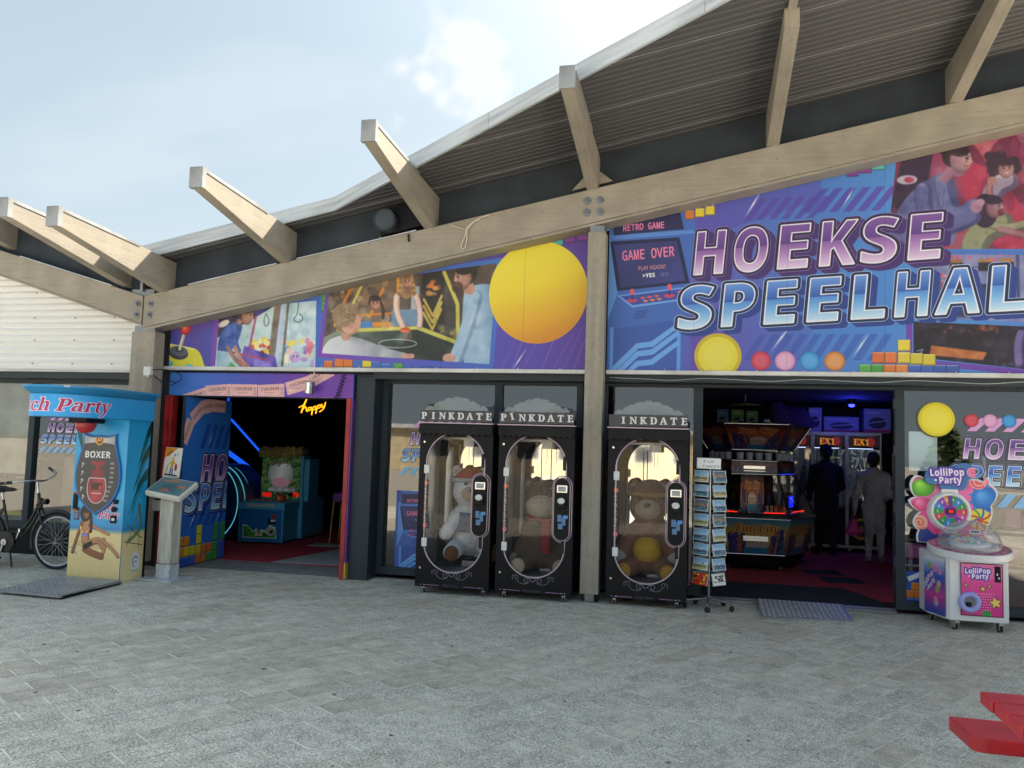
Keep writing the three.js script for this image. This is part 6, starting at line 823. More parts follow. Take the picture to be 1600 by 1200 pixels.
{
  const o = thing('hammer_game', 'blue hammer arcade game with leafy printed back and straw roof', 'arcade machine', [-6.66, 0, -2.42], 0.13);
  const blue = mat([0.06, 0.40, 0.68], 0.35), W = 0.72;
  const ft = art(72, 58, 8, (x, w, h) => { x.fillStyle = '#1c6cae'; x.fillRect(0, 0, w, h); poly(x, [[6, 6], [6, 30], [14, 28], [24, 18], [30, 24], [32, 16], [38, 22], [44, 20], [52, 30], [62, 26], [64, 6]], '#e8f2ea'); poly(x, [[7, 7], [7, 28], [15, 26], [24, 15], [30, 12], [44, 12], [54, 27], [62, 22], [62, 7]], '#3f9a3c'); for (let i = 0; i < 40; i++) line(x, [[rr(8, 60), rr(8, 16)], [rr(8, 60), rr(10, 20)]], 0.9, pick(['#2a7a30', '#6cc04a', '#1f5c28'])); ell(x, 53, 19, 8, 8, '#a8bca4', -0.5); ell(x, 55, 18, 4, 3, '#3c2a26', 0.7); poly(x, [[30, 24], [34, 10], [38, 20], [40, 10], [26, 10]], '#d8c8a4'); x.strokeStyle = '#124a80'; x.lineWidth = 1; x.beginPath(); x.arc(34, 34, 4, 0, 7); x.stroke(); x.fillStyle = '#14161c'; x.fillRect(48, 32, 14, 10); x.fillStyle = '#c82e38'; x.fillRect(54, 43, 8, 5); x.fillStyle = '#e8e8ec'; x.fillRect(53, 36, 8, 4); });
  part('front_box', rbox(W, 0.62, 0.66, 0.012, 2, 0, 0.35, -0.33), blue, o); part('front_print', quad(W - 0.04, 0.50).translate(0, 0.30, 0.004), printed(ft, 0.35), o); part('top_band', rbox(W + 0.04, 0.11, 0.70, 0.012, 2, 0, 0.60, -0.33), blue, o); part('white_strip', rbox(0.46, 0.055, 0.012, 0.004, 1, -0.01, 0.61, 0.024), mat([0.35, 0.45, 0.5], 0.5), o);
  for (const x of [-0.22, 0.0, 0.22]) part('target', merge(cyl(0.085, 0.085, 0.03, 20, x, 0.67, -0.30)), mat([0.22, 0.20, 0.22], 0.5), o);
  part('rear_cabinet', merge(rbox(W + 0.06, 0.62, 1.1, 0.012, 2, 0.03, 0.35, -1.22)), blue, o); part('tower', rbox(W - 0.02, 0.74, 0.36, 0.012, 2, 0.05, 1.02, -0.86), blue, o); part('tower_wing', rbox(0.16, 0.70, 0.5, 0.01, 2, 0.40, 0.98, -1.0), blue, o);
  const bt = art(70, 74, 8, (x, w, h) => { x.fillStyle = '#1f4a30'; x.fillRect(0, 0, w, h); for (let i = 0; i < 220; i++) { const a = rr(0, 6.28), X = rr(0, 70), Y = rr(0, 74); x.save(); x.translate(X, Y); x.rotate(a); x.globalAlpha = 0.8; x.fillStyle = pick(['#2c6a34', '#4a8a3c', '#173a28', '#6a8a3c', '#8a7a3a']); x.beginPath(); x.ellipse(0, 0, rr(3, 7), rr(1, 2.2), 0, 0, 7); x.fill(); x.restore(); } x.globalAlpha = 1; ell(x, 34, 42, 23, 25, '#7c8a86'); ell(x, 34, 44, 20, 20, lg(x, 14, 50, 54, 40, '#8a9490', '#c8d0ce', '#8c9896')); ell(x, 35, 28, 16, 8, '#c890a0'); for (let i = 0; i < 12; i++) poly(x, [[12 + i * 4, 14], [16 + i * 4, 22], [18 + i * 4, 12]], pick(['#a8a8b8', '#8a8a9a'])); for (let i = 0; i < 30; i++) line(x, [[rr(10, 58), 66], [rr(14, 54), rr(54, 62)]], 1.4, pick(['#4a5a3a', '#6a7448', '#384830'])); x.fillStyle = '#1a0808'; x.fillRect(4, 3, 18, 8); x.fillRect(50, 4, 16, 7); });
  const tb = part('tower_print', quad(W - 0.06, 0.72).translate(0.03, 1.03, -0.674), new THREE.MeshStandardMaterial({ map: bt, roughness: 0.4, emissive: 0xffffff, emissiveMap: bt, emissiveIntensity: 0.05 }), o);  // print is no lamp; faint glow added to brighten it in the dark room
  part('score_display', merge(letters('000', 0.07, 0.002, sans).translate(-0.27, 0.70, -0.67), letters('70', 0.07, 0.002, sans).translate(0.24, 0.71, -0.67)), glow(0xff2a18, 0.18), o);
  const straw = []; for (let i = 0; i < 90; i++) straw.push(rod([rr(-0.34, 0.36), rr(1.42, 1.54), rr(-0.95, -0.6)], [rr(-0.34, 0.36), rr(1.34, 1.44), rr(-0.66, -0.56)], rr(0.008, 0.018), 5)); part('straw_roof', merge(straw), mat([0.40, 0.30, 0.10], 0.9), o).userData.kind = 'stuff'; part('roof_bar', rbox(0.74, 0.10, 0.34, 0.03, 2, 0.02, 1.45, -0.78), mat([0.30, 0.22, 0.08], 0.9), o);
  part('hammer', merge(tr(cyl(0.055, 0.055, 0.13, 16), 0.26, 0.73, -0.12, 0, 0, 1.3)), mat([0.5, 0.05, 0.04], 0.4), o); part('hammer_band', merge(tr(cyl(0.057, 0.057, 0.05, 16), 0.245, 0.727, -0.12, 0, 0, 1.3)), mat([0.6, 0.42, 0.04], 0.4), o);
  casters(o, [[-0.28, -0.05], [0.28, -0.05], [0.32, -1.6], [-0.28, -1.6]], 0.6);
  const r = thing('ride_machine', 'dark blue rounded arcade machine with pale glowing curved ribs behind the door leaf', 'arcade machine', [-7.62, 0, -2.9]);
  part('shell', merge(tr(new THREE.CylinderGeometry(0.66, 0.66, 0.9, 40, 1, false, 0, Math.PI), 0, 0.62, 0, Math.PI / 2, 0, 0).scale(0.8, 0.95, 1)), mat([0.015, 0.05, 0.18], 0.35), r);
  for (const [z, k] of [[0.46, 1], [0.24, 0.98], [0.06, 0.96]]) part('glowing_rib', new THREE.TorusGeometry(0.64 * k, 0.008, 8, 40, 2.4).rotateZ(-1.2).scale(0.8, 0.95, 1).translate(0.02, 0.62, z), glow(0x66d8e8, 0.16), r);
  solo('neon_tube', tube([[-8.02, 2.34, -3.5], [-8.0, 2.02, -3.5], [-7.9, 1.93, -3.5], [-7.25, 1.33, -3.5], [-7.0, 1.1, -3.5]], 0.02, 40, 8), glow(0x1550d8, 0.4), 'thin blue neon tube running down towards the straw roofed game', 'neon light');
  solo('neon_tube', tube([[-8.2, 1.62, -3.45], [-8.01, 1.45, -3.45], [-7.55, 1.16, -3.45], [-7.40, 1.04, -3.45], [-7.38, 0.88, -3.45], [-7.38, 0.7, -3.45]], 0.042, 50, 8), glow(0x1550d8, 0.4), 'thick blue neon tube ending beside the straw roofed game', 'neon light');
  solo('neon_ring', new THREE.TorusGeometry(0.055, 0.012, 8, 24), glow(0xd81830, 0.6), 'small red glowing ring behind the blue door leaf', 'neon light', [-7.75, 0.98, -2.7]);
  const h = thing('neon_sign', 'yellow neon handwriting reading happy under the coupon header', 'neon sign', [0, 0, -1.0]);
  const H = [[[-5.33, 2.02], [-5.30, 2.12], [-5.25, 2.22], [-5.27, 2.17], [-5.33, 2.01]], [[-5.31, 2.06], [-5.27, 2.10], [-5.26, 2.07], [-5.25, 2.035], [-5.22, 2.05]], [[-5.19, 2.09], [-5.23, 2.08], [-5.22, 2.045], [-5.19, 2.07], [-5.185, 2.10], [-5.18, 2.055], [-5.155, 2.06]], [[-5.155, 2.10], [-5.175, 1.98], [-5.16, 2.08], [-5.12, 2.11], [-5.12, 2.07], [-5.15, 2.06]], [[-5.09, 2.12], [-5.115, 2.00], [-5.095, 2.10], [-5.055, 2.13], [-5.055, 2.09], [-5.085, 2.08]], [[-5.03, 2.14], [-5.025, 2.09], [-4.99, 2.12], [-4.975, 2.17], [-5.0, 2.08], [-5.06, 2.03]], [[-5.37, 2.085], [-5.28, 2.13]]];
  for (const s of H) part('letter_stroke', tube(s.map(([a, b]) => [a, b, 0]), 0.007, 24, 6), glow(0xffa21a, 0.7), h);
  const l = thing('pendant_lamp', 'small silver cylinder lamp hanging before the coupon header', 'lamp', [-4.60, 2.28, 0.22]); part('shade', tr(new THREE.CylinderGeometry(0.055, 0.062, 0.13, 24, 1, true), 0, 0, 0, 0.25, 0, -0.15), M.chrome, l); part('shade_top', tr(cyl(0.055, 0.055, 0.006, 24), 0.01, 0.064, 0.016, 0.25, 0, -0.15), M.chrome, l); part('cord', rod([0.01, 0.065, 0.016], [0.05, 0.21, -0.02], 0.005), M.white, l);
  const pts = []; for (let i = 0; i < 90; i++) { const t = i / 89; pts.push([-4.20 - t * 0.09 + Math.cos(t * 44) * 0.022, 2.44 - t * 0.29, 0.135 + Math.sin(t * 44) * 0.02]); } solo('coiled_cable', tube(pts, 0.006, 260, 5), M.rubber, 'black coiled cable hanging over the purple end of the coupon header', 'cable');
  const st = thing('bar_stool', 'purple seat on thin yellow legs just inside the right door post', 'stool', [-5.6, 0, -3.2]); part('seat', rbox(0.34, 0.16, 0.34, 0.05, 3, 0, 0.74, 0), mat([0.20, 0.05, 0.32], 0.6), st); for (const [a, b] of [[-0.14, 0.14], [0.14, 0.14], [-0.14, -0.14], [0.14, -0.14]]) part('leg', rod([a * 1.25, 0, b * 1.25], [a, 0.68, b], 0.011), mat([0.45, 0.33, 0.04], 0.4), st);
}
// ---------------------------------------------------------------- inside the right-hand room
solo('carpet', span(-3.7, 5.0, 0, 0.008, -7.8, -0.92), carpetRed, 'dark red carpet on the floor inside the right-hand doorway', 'carpet', [0, 0.002, 0]);
solo('entrance_mat', extrude([[0.0, 0.34], [2.03, 0.34], [2.0, 0.9], [1.75, 1.62], [0.0, 1.62]], 0.008).rotateX(-Math.PI / 2), carpetDark, 'black entrance mat behind the sill of the right-hand doorway', 'mat', [0, 0.012, 0]);
[[1.85, -2.4], [1.7, -3.1], [1.35, -4.2]].forEach(([x, z], i) => solo('carpet_tile', span(-0.25, 0.25, 0, 0.004, -0.24, 0.24), carpetDark, ['black square tile in the red carpet nearest the right door frame', 'black square tile in the red carpet left of the light dressed person', 'black square tile in the red carpet beside the coin pusher'][i], 'carpet tile', [x, 0.0112, z], [0, 0.1, 0]));
{
  const o = thing('coin_pusher', 'tall six-sided coin pusher machine with Fun City pictures and chrome edges', 'coin pusher', [0.74, 0, -3.45], 0.04);
  const hex = (w0, y0, w1, y1, m, name, uvf) => { const g = new THREE.CylinderGeometry(w1, w0, y1 - y0, 6, 1, true, Math.PI / 6 * 1, Math.PI * 2); return part(name, g.rotateY(Math.PI / 6 * 0).translate(0, (y0 + y1) / 2, 0), m, o); };
  const fun = (x, w, h, dusk) => { x.fillStyle = lg(x, 0, h, 0, 0, ...(dusk ? ['#3a1c2c', '#a8502a', '#d0903a', '#2a2448'] : ['#2f86b0', '#c8a050', '#e0c860', '#3a6a78'])); x.fillRect(0, 0, w, h); for (let i = 0; i < 26; i++) { const X = i < 13 ? rr(0, w * 0.3) : rr(w * 0.7, w), hh = rr(h * 0.2, h * 0.75); x.fillStyle = pick(['#2a2f76', '#5a2a6a', '#8a3a54', '#244a7c', '#a8642c', '#3a3f8a']); x.fillRect(X, 0, rr(3, 7), hh); for (let k = 0; k < 6; k++) { x.fillStyle = pick(['#f0d060', '#e8e0c0', '#e05a3a']); x.fillRect(X + rr(0, 4), rr(2, hh), 0.9, 1.1); } } x.fillStyle = '#e8e2d4'; x.fillRect(w * 0.34, h * 0.2, w * 0.32, h * 0.24); for (let i = 0; i < 9; i++) { x.fillStyle = '#8a5a4a'; x.fillRect(w * 0.355 + i * w * 0.034, h * 0.2, w * 0.014, h * 0.2); } poly(x, [[w * 0.33, h * 0.44], [w * 0.5, h * 0.55], [w * 0.67, h * 0.44]], '#d8d0c0'); x.fillStyle = '#2f86b0'; x.fillRect(w * 0.3, 0, w * 0.4, h * 0.2); text(x, 'Fun City', w * 0.5, h * 0.64, h * 0.30, { font: 'serif', style: 'italic bold', align: 'center', fill: '#b8301c', stroke: '#f6d87a', lw: h * 0.03 }); };
  const lower = art(90, 46, 6, (x, w, h) => fun(x, w, h, false)), upper = art(80, 40, 6, (x, w, h) => fun(x, w, h, true));
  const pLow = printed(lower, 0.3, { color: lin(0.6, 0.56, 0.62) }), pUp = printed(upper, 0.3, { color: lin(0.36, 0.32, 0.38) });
  const frus = (w0, y0, w1, y1, k, inset = 0) => { const f = (w, i) => { const a = -Math.PI / 2 + (k - 0.5 + i) * Math.PI / 3; return [Math.cos(a) * w, -Math.sin(a) * w]; }; const [a0, a1, b0, b1] = [f(w0, 0), f(w0, 1), f(w1, 0), f(w1, 1)], g = new THREE.BufferGeometry(); g.setAttribute('position', new THREE.Float32BufferAttribute([a0[0], y0, a0[1], a1[0], y0, a1[1], b1[0], y1, b1[1], a0[0], y0, a0[1], b1[0], y1, b1[1], b0[0], y1, b0[1]], 3)); g.setAttribute('uv', new THREE.Float32BufferAttribute([0, 0, 1, 0, 1, 1, 0, 0, 1, 1, 0, 1], 2)); g.computeVertexNormals(); return g; };
  const lid = (w, y) => { const q = []; for (let i = 0; i < 6; i++) { const a = -Math.PI / 2 + (i - 0.5) * Math.PI / 3; q.push([Math.cos(a) * w, Math.sin(a) * w]); } return extrude(q, 0.012).rotateX(-Math.PI / 2).translate(0, y, 0); };
  const edge = (w, y, r) => { const q = []; for (let i = 0; i < 6; i++) { const f = (j) => { const a = -Math.PI / 2 + (j - 0.5) * Math.PI / 3; return [Math.cos(a) * w, y, -Math.sin(a) * w]; }; q.push(rod(f(i), f(i + 1), r, 6)); } return merge(q); };
  const mast = (w0, y0, w1, y1, r) => { const q = []; for (let i = 0; i < 6; i++) { const a = -Math.PI / 2 + (i - 0.5) * Math.PI / 3; q.push(rod([Math.cos(a) * w0, y0, -Math.sin(a) * w0], [Math.cos(a) * w1, y1, -Math.sin(a) * w1], r, 6)); } return merge(q); };
  part('plinth', merge(...[0, 1, 2, 3, 4, 5].map((k) => frus(0.70, 0.07, 0.78, 0.24, k)), lid(0.7, 0.07)), M.black, o);
  for (let k = 0; k < 6; k++) { part('lower_picture', frus(0.80, 0.24, 0.92, 0.74, k), pLow, o); part('crown_picture', frus(0.62, 1.70, 0.86, 2.06, k), pUp, o); part('upper_box', frus(0.63, 1.36, 0.62, 1.54, k), pUp, o); part('glass_pane', frus(0.90, 0.80, 0.63, 1.34, k), M.glass, o); part('cup_shelf', frus(0.50, 1.54, 0.54, 1.68, k), M.black, o); }
  part('chrome_edge', merge(edge(0.80, 0.245, 0.012), edge(0.92, 0.745, 0.010), edge(0.63, 1.355, 0.012), edge(0.62, 1.545, 0.012), edge(0.62, 1.70, 0.012), edge(0.86, 2.065, 0.017)), M.chrome, o); part('chrome_ledge', merge(...[0, 1, 2, 3, 4, 5].map((k) => frus(0.94, 0.755, 0.91, 0.80, k))), M.chrome, o); part('chrome_mast', merge(mast(0.62, 1.70, 0.86, 2.06, 0.010)), M.chrome, o); for (let k = 0; k < 6; k++) { const a = -Math.PI / 2 + (k - 0.5) * Math.PI / 3; part('corner_mast', rod([Math.cos(a) * 0.90, 0.80, -Math.sin(a) * 0.90], [Math.cos(a) * 0.63, 1.35, -Math.sin(a) * 0.63], 0.014, 6), M.black, o); }
  part('bed', merge(lid(0.86, 0.79), lid(0.6, 1.34), lid(0.6, 1.53), lid(0.6, 1.69), lid(0.85, 2.05)), M.black, o);
  part('pusher_back', merge(...[0, 1, 2, 3, 4, 5].map((k) => frus(0.34, 0.81, 0.32, 1.33, k))), printed(upper, 0.2, { metalness: 0.6, color: lin(0.35, 0.32, 0.34) }), o); const coins = []; for (let i = 0; i < 700; i++) { const a = rr(0, 6.283), r = rr(0.36, 0.76); coins.push(tr(cyl(0.016, 0.016, 0.003, 8), 0, 0, 0, rr(-0.25, 0.25), 0, rr(-0.25, 0.25)).translate(Math.cos(a) * r, 0.806 + rr(0, 0.02), Math.sin(a) * r)); } part('coins', merge(coins), M.chrome, o).userData.kind = 'stuff';
  for (let i = 0; i < 5; i++) { part('prize_figure', merge(cyl(0.022, 0.02, 0.07, 10, 0.18 + i * 0.06, 0.85, 0.55 - i * 0.03), sphere(0.024, 0.18 + i * 0.06, 0.90, 0.55 - i * 0.03, 1, 1, 1, 10)), mat(pick([[0.5, 0.03, 0.03], [0.6, 0.2, 0.05], [0.5, 0.4, 0.3]]), 0.5), o); }
  part('light_strip', merge(rod([-0.40, 0.83, 0.70], [-0.25, 0.825, 0.72], 0.008, 6), rod([0.12, 0.825, 0.72], [0.40, 0.83, 0.70], 0.008, 6), rod([0.52, 0.84, 0.58], [0.72, 0.85, 0.24], 0.008, 6)), glow(0xff2418, 0.5), o); part('blue_lights', merge(...Array.from({ length: 18 }, (_, i) => sphere(0.011, 0.52 + (i % 3) * 0.03, 0.90 + Math.floor(i / 3) * 0.028, 0.26 - (i % 3) * 0.05, 1, 1, 1, 6))), glow(0x1a28ff, 0.7), o).userData.kind = 'stuff';
  part('slot_plate', rbox(0.34, 0.075, 0.02, 0.004, 1, 0, 0.47, 0.775), M.chrome, o); part('slot_plate', rbox(0.30, 0.05, 0.02, 0.004, 1, 0, 1.45, 0.548), M.chrome, o); part('slot_plate', rbox(0.30, 0.015, 0.03, 0.004, 1, 0, 1.40, 0.552), M.chrome, o);
  for (let k = 0; k < 6; k++) for (let i = 0; i < 4; i++) { const a = -Math.PI / 2 + k * Math.PI / 3, c = Math.cos(a), s = -Math.sin(a), t = (i - 1.5) * 0.13; part('coin_cup', cyl(0.045, 0.055, 0.10, 12), mat([0.30, 0.32, 0.42], 0.5), o, [c * 0.52 - s * t, 1.61, s * 0.52 + c * t]); }
  casters(o, [[-0.35, 0.55], [0.35, 0.55], [-0.62, 0], [0.62, 0], [-0.35, -0.55], [0.35, -0.55]], 1.1);
}
{
  const ex = art(56, 18, 10, (x, w, h) => { x.fillStyle = '#180808'; x.fillRect(0, 0, w, h); ell(x, 16, 9, 7, 7, '#8a1818'); ell(x, 40, 9, 8, 8, '#8a1a18'); text(x, 'EX1', 9, 3.4, 15, { font: 'serif', fill: '#f0a818', stroke: '#5a2008', lw: 1.4 }); });
  const crane = (x, label) => {
    const o = thing('crane_machine', label, 'crane machine', [x, 0, -5.9], 0, 'row of crane machines along the back of the right-hand room'), W = 0.56;
    part('frame', merge(...[[-W / 2 + 0.014, -0.014], [W / 2 - 0.014, -0.014], [-W / 2 + 0.014, -0.68], [W / 2 - 0.014, -0.68]].map(([a, b]) => span(a - 0.013, a + 0.013, 0.08, 2.02, b - 0.013, b + 0.013)), span(-W / 2, W / 2, 2.02, 2.07, -0.7, 0.0), span(-W / 2 + 0.03, W / 2 - 0.03, 0.08, 0.13, -0.03, 0.0)), M.steel, o);
    part('lower_box', merge(rbox(W - 0.06, 0.62, 0.62, 0.01, 1, 0, 0.45, -0.35)), M.black, o); part('sign', quad(W - 0.06, 0.18).translate(0, 1.91, -0.02), new THREE.MeshStandardMaterial({ map: ex, emissive: 0xffffff, emissiveMap: ex, emissiveIntensity: 0.15, roughness: 0.4 }), o);
    part('back_panel', quad(W - 0.06, 1.0).translate(0, 1.28, -0.66), mat([0.10, 0.12, 0.16], 0.15, { metalness: 0.7 }), o); part('pane', quad(W - 0.06, 1.0).translate(0, 1.28, -0.01), M.glass, o);
    for (let i = 0; i < 4; i++) { const a = -0.18 + i * 0.12, b = rr(-0.5, -0.2), y = rr(1.3, 1.5); part('claw', merge(rod([a, 1.78, b], [a, y, b], 0.006, 6), cyl(0.02, 0.025, 0.05, 10, a, y, b), tube([[a, y, b], [a + 0.05, y - 0.06, b], [a + 0.02, y - 0.14, b]], 0.006, 10, 5), tube([[a, y, b], [a - 0.05, y - 0.06, b], [a - 0.02, y - 0.14, b]], 0.006, 10, 5)), M.chrome, o); }
    for (let i = 0; i < 9; i++) part('prize', sphere(rr(0.05, 0.08), rr(-0.2, 0.2), 0.83 + rr(0, 0.06), rr(-0.55, -0.12), 1, 0.9, 1, 12), plushMat(pick([[0.5, 0.4, 0.1], [0.4, 0.1, 0.12], [0.15, 0.2, 0.4], [0.5, 0.45, 0.4]])), o);
    part('top_light', span(-0.2, 0.2, 1.79, 1.80, -0.5, -0.3), glow(0xbfd4ff, 0.5), o); casters(o, [[-W / 2 + 0.05, -0.05], [W / 2 - 0.05, -0.05]], 0.9);
    return o;
  };
  const names = ['crane machine partly hidden behind the coin pusher', 'crane machine just right of the coin pusher', 'crane machine in front of the dark dressed person', 'rightmost crane machine, beside the light dressed person'];
  [0.50, 1.07, 1.64 + 0.56, 2.77].forEach((x, i) => { if (i === 2) x = 2.21; if (i === 1) x = 1.09; crane(x, names[i]); }); crane(1.65, 'second crane machine to the right of the coin pusher');
  const win = solo('yellow_sign', new THREE.CircleGeometry(0.19, 28), printed(art(40, 40, 8, (x) => { x.fillStyle = '#1a1208'; x.fillRect(0, 0, 40, 40); ell(x, 20, 20, 19, 19, '#e0a818'); ell(x, 20, 20, 15, 15, '#20160a'); text(x, 'WIN', 20, 16, 11, { align: 'center', fill: '#f0c030' }); }), 0.5), 'round yellow sign reading WIN on the crane machine behind the pink bag', 'sign', [2.72, 0.42, -5.86]);
  // goods on top of the machines
  const goods = [[0.40, 0.22, 0.36, [0.05, 0.16, 0.24], 'blue carton at the left end of the high shelf'], [0.66, 0.24, 0.36, [0.10, 0.26, 0.03], 'left of two green cartons on the high shelf'], [0.91, 0.22, 0.34, [0.10, 0.26, 0.03], 'right of two green cartons on the high shelf'], [1.24, 0.26, 0.20, [0.42, 0.46, 0.50], 'small white carton with a red dot on the high shelf'], [1.98, 0.24, 0.42, [0.16, 0.18, 0.30], 'upright grey blue carton on the crane machines'], [2.42, 0.60, 0.27, [0.16, 0.18, 0.30], 'wide carton with a pan picture on the crane machines'], [3.00, 0.46, 0.42, [0.13, 0.16, 0.26], 'rightmost carton with a pot picture on the crane machines']];
  goods.forEach(([x, w, h, c, label], i) => { const hex2 = '#' + new THREE.Color().setRGB(...c).getHexString(), tx = art(w * 100, h * 100, 5, (q, W2, H2) => { q.fillStyle = hex2; q.fillRect(0, 0, W2, H2); ell(q, W2 * 0.5, H2 * 0.4, W2 * 0.34, H2 * 0.24, i < 3 ? '#0c140c' : '#1c2230'); line(q, [[W2 * 0.2, H2 * 0.4], [W2 * 0.85, H2 * 0.5]], 2, 'rgba(220,225,230,0.5)'); q.fillStyle = 'rgba(230,235,240,0.25)'; q.fillRect(2, H2 * 0.8, W2 * 0.6, H2 * 0.08); if (i === 3) ell(q, W2 * 0.62, H2 * 0.85, 4, 4, '#d0243a'); if (i > 4) { q.fillStyle = '#8a1c3a'; q.fillRect(0, 0, W2, H2 * 0.12); } });
    const o = thing('carton', label, 'carton', [x, 2.075, -5.95 - (i & 1 ? 0.04 : 0)]); part('box', rbox(w - 0.02, h, 0.34, 0.004, 1, 0, h / 2, -0.2), mat(c, 0.7), o); part('print', quad(w - 0.03, h - 0.01).translate(0, h / 2, -0.0285), printed(tx, 0.6), o); });
  const fl = thing('plush_toy', 'big dark purple stuffed shape lying on the crane machines', 'plush toy', [1.58, 2.08, -6.1]); part('body', skin([[-0.2, 0.25, 0, 0.15, 0.2, 0, 0.2, 0.22], [0.1, 0.1, 0.1, 0.3, 0.12, 0.1, 0.12, 0.1], [-0.25, 0.4, 0, -0.2, 0.42, 0, 0.12, 0.1]], 0.025, 0.06), plushMat([0.10, 0.05, 0.16]), fl);
  const lamp = thing('ceiling_lamp', 'small blue lamp glowing under the dark ceiling', 'lamp', [2.45, 2.5, -5.2]); part('housing', cyl(0.07, 0.07, 0.09, 16, 0, 0.06, 0), M.black, lamp); part('bulb', sphere(0.05, 0, 0.0, 0, 1, 0.6, 1, 12), glow(0x2a30ff, 2.5), lamp); const pl = new THREE.PointLight(0x3038ff, 0.35, 0, 2); pl.position.set(0, -0.08, 0); pl.castShadow = true; lamp.add(pl);
  const l2 = thing('ceiling_lamp', 'flat round ceiling lamp with a bright edge above the coin pusher', 'lamp', [0.72, 2.46, -4.6]); part('disc', cyl(0.26, 0.24, 0.03, 30), M.chrome, l2); part('rod', cyl(0.01, 0.01, 0.14, 8, 0, 0.08, 0), M.steel, l2);
  // things seen through the right-hand shop window and the left one
  const sh = thing('display_shelf', 'dark shelf of goods seen through the right-hand shop window', 'shelf', [3.3, 0, -1.7]); for (const y of [0.35, 0.8, 1.25]) part('shelf_board', span(-0.95, 1.3, y, y + 0.03, -0.2, 0.2), M.steel, sh); for (const x of [-0.93, 0.1, 1.25]) part('upright', span(x, x + 0.03, 0, 1.7, -0.2, -0.16), M.steel, sh);
  for (let i = 0; i < 12; i++) part('parcel', rbox(rr(0.12, 0.3), rr(0.15, 0.3), 0.24, 0.01, 1, -0.75 + (i % 6) * 0.36, [0.52, 0.97][Math.floor(i / 6)], 0), mat(pick([[0.3, 0.06, 0.2], [0.1, 0.14, 0.3], [0.35, 0.32, 0.28], [0.3, 0.2, 0.06], [0.05, 0.06, 0.08]]), 0.6), sh);
  part('timber_board', rbox(0.16, 1.15, 0.05, 0.004, 1, 0.32, 0.62, 1.1), mat([0.35, 0.26, 0.12], 0.7, { map: GR.woodC }), sh);
  const mc = thing('games_cabinet', 'dark grey cabinets behind the window at the far left', 'cabinet', [-9.45, 0, -0.68]); part('case', rbox(1.0, 1.25, 0.5, 0.01, 1, 0, 0.63, 0), M.anthr, mc); for (const x of [-0.25, 0.25]) { part('drawer', rbox(0.44, 0.3, 0.02, 0.006, 1, x, 0.98, 0.262), M.black, mc); part('handle', rod([x - 0.1, 1.0, 0.29], [x + 0.1, 1.0, 0.29], 0.009), M.steel, mc); } part('bottle', cyl(0.03, 0.012, 0.16, 12, 0.3, 1.33, 0.05), mat([0.5, 0.5, 0.45], 0.3), mc); part('yellow_case', rbox(0.3, 0.06, 0.02, 0.005, 1, 0.1, 0.5, 0.262), mat([0.5, 0.4, 0.04], 0.5), mc);
  const m2 = thing('arcade_cabinet', 'dark cabinet with a yellow crown pattern behind the bicycle handlebar', 'arcade machine', [-8.15, 0, -0.64]); part('case', rbox(0.75, 1.3, 0.55, 0.02, 2, 0, 0.66, 0), mat([0.06, 0.03, 0.025], 0.4), m2); part('crown', extrude([[-0.22, 0.42], [-0.2, 0.56], [-0.13, 0.48], [-0.07, 0.58], [0, 0.48], [0.07, 0.58], [0.13, 0.48], [0.2, 0.54], [0.2, 0.42]], 0.01).translate(-0.1, 0.02, 0.28), mat([0.6, 0.42, 0.04], 0.5), m2); part('screen', rbox(0.5, 0.36, 0.02, 0.01, 1, 0, 1.02, 0.28), mat([0.02, 0.02, 0.03], 0.1), m2);
}
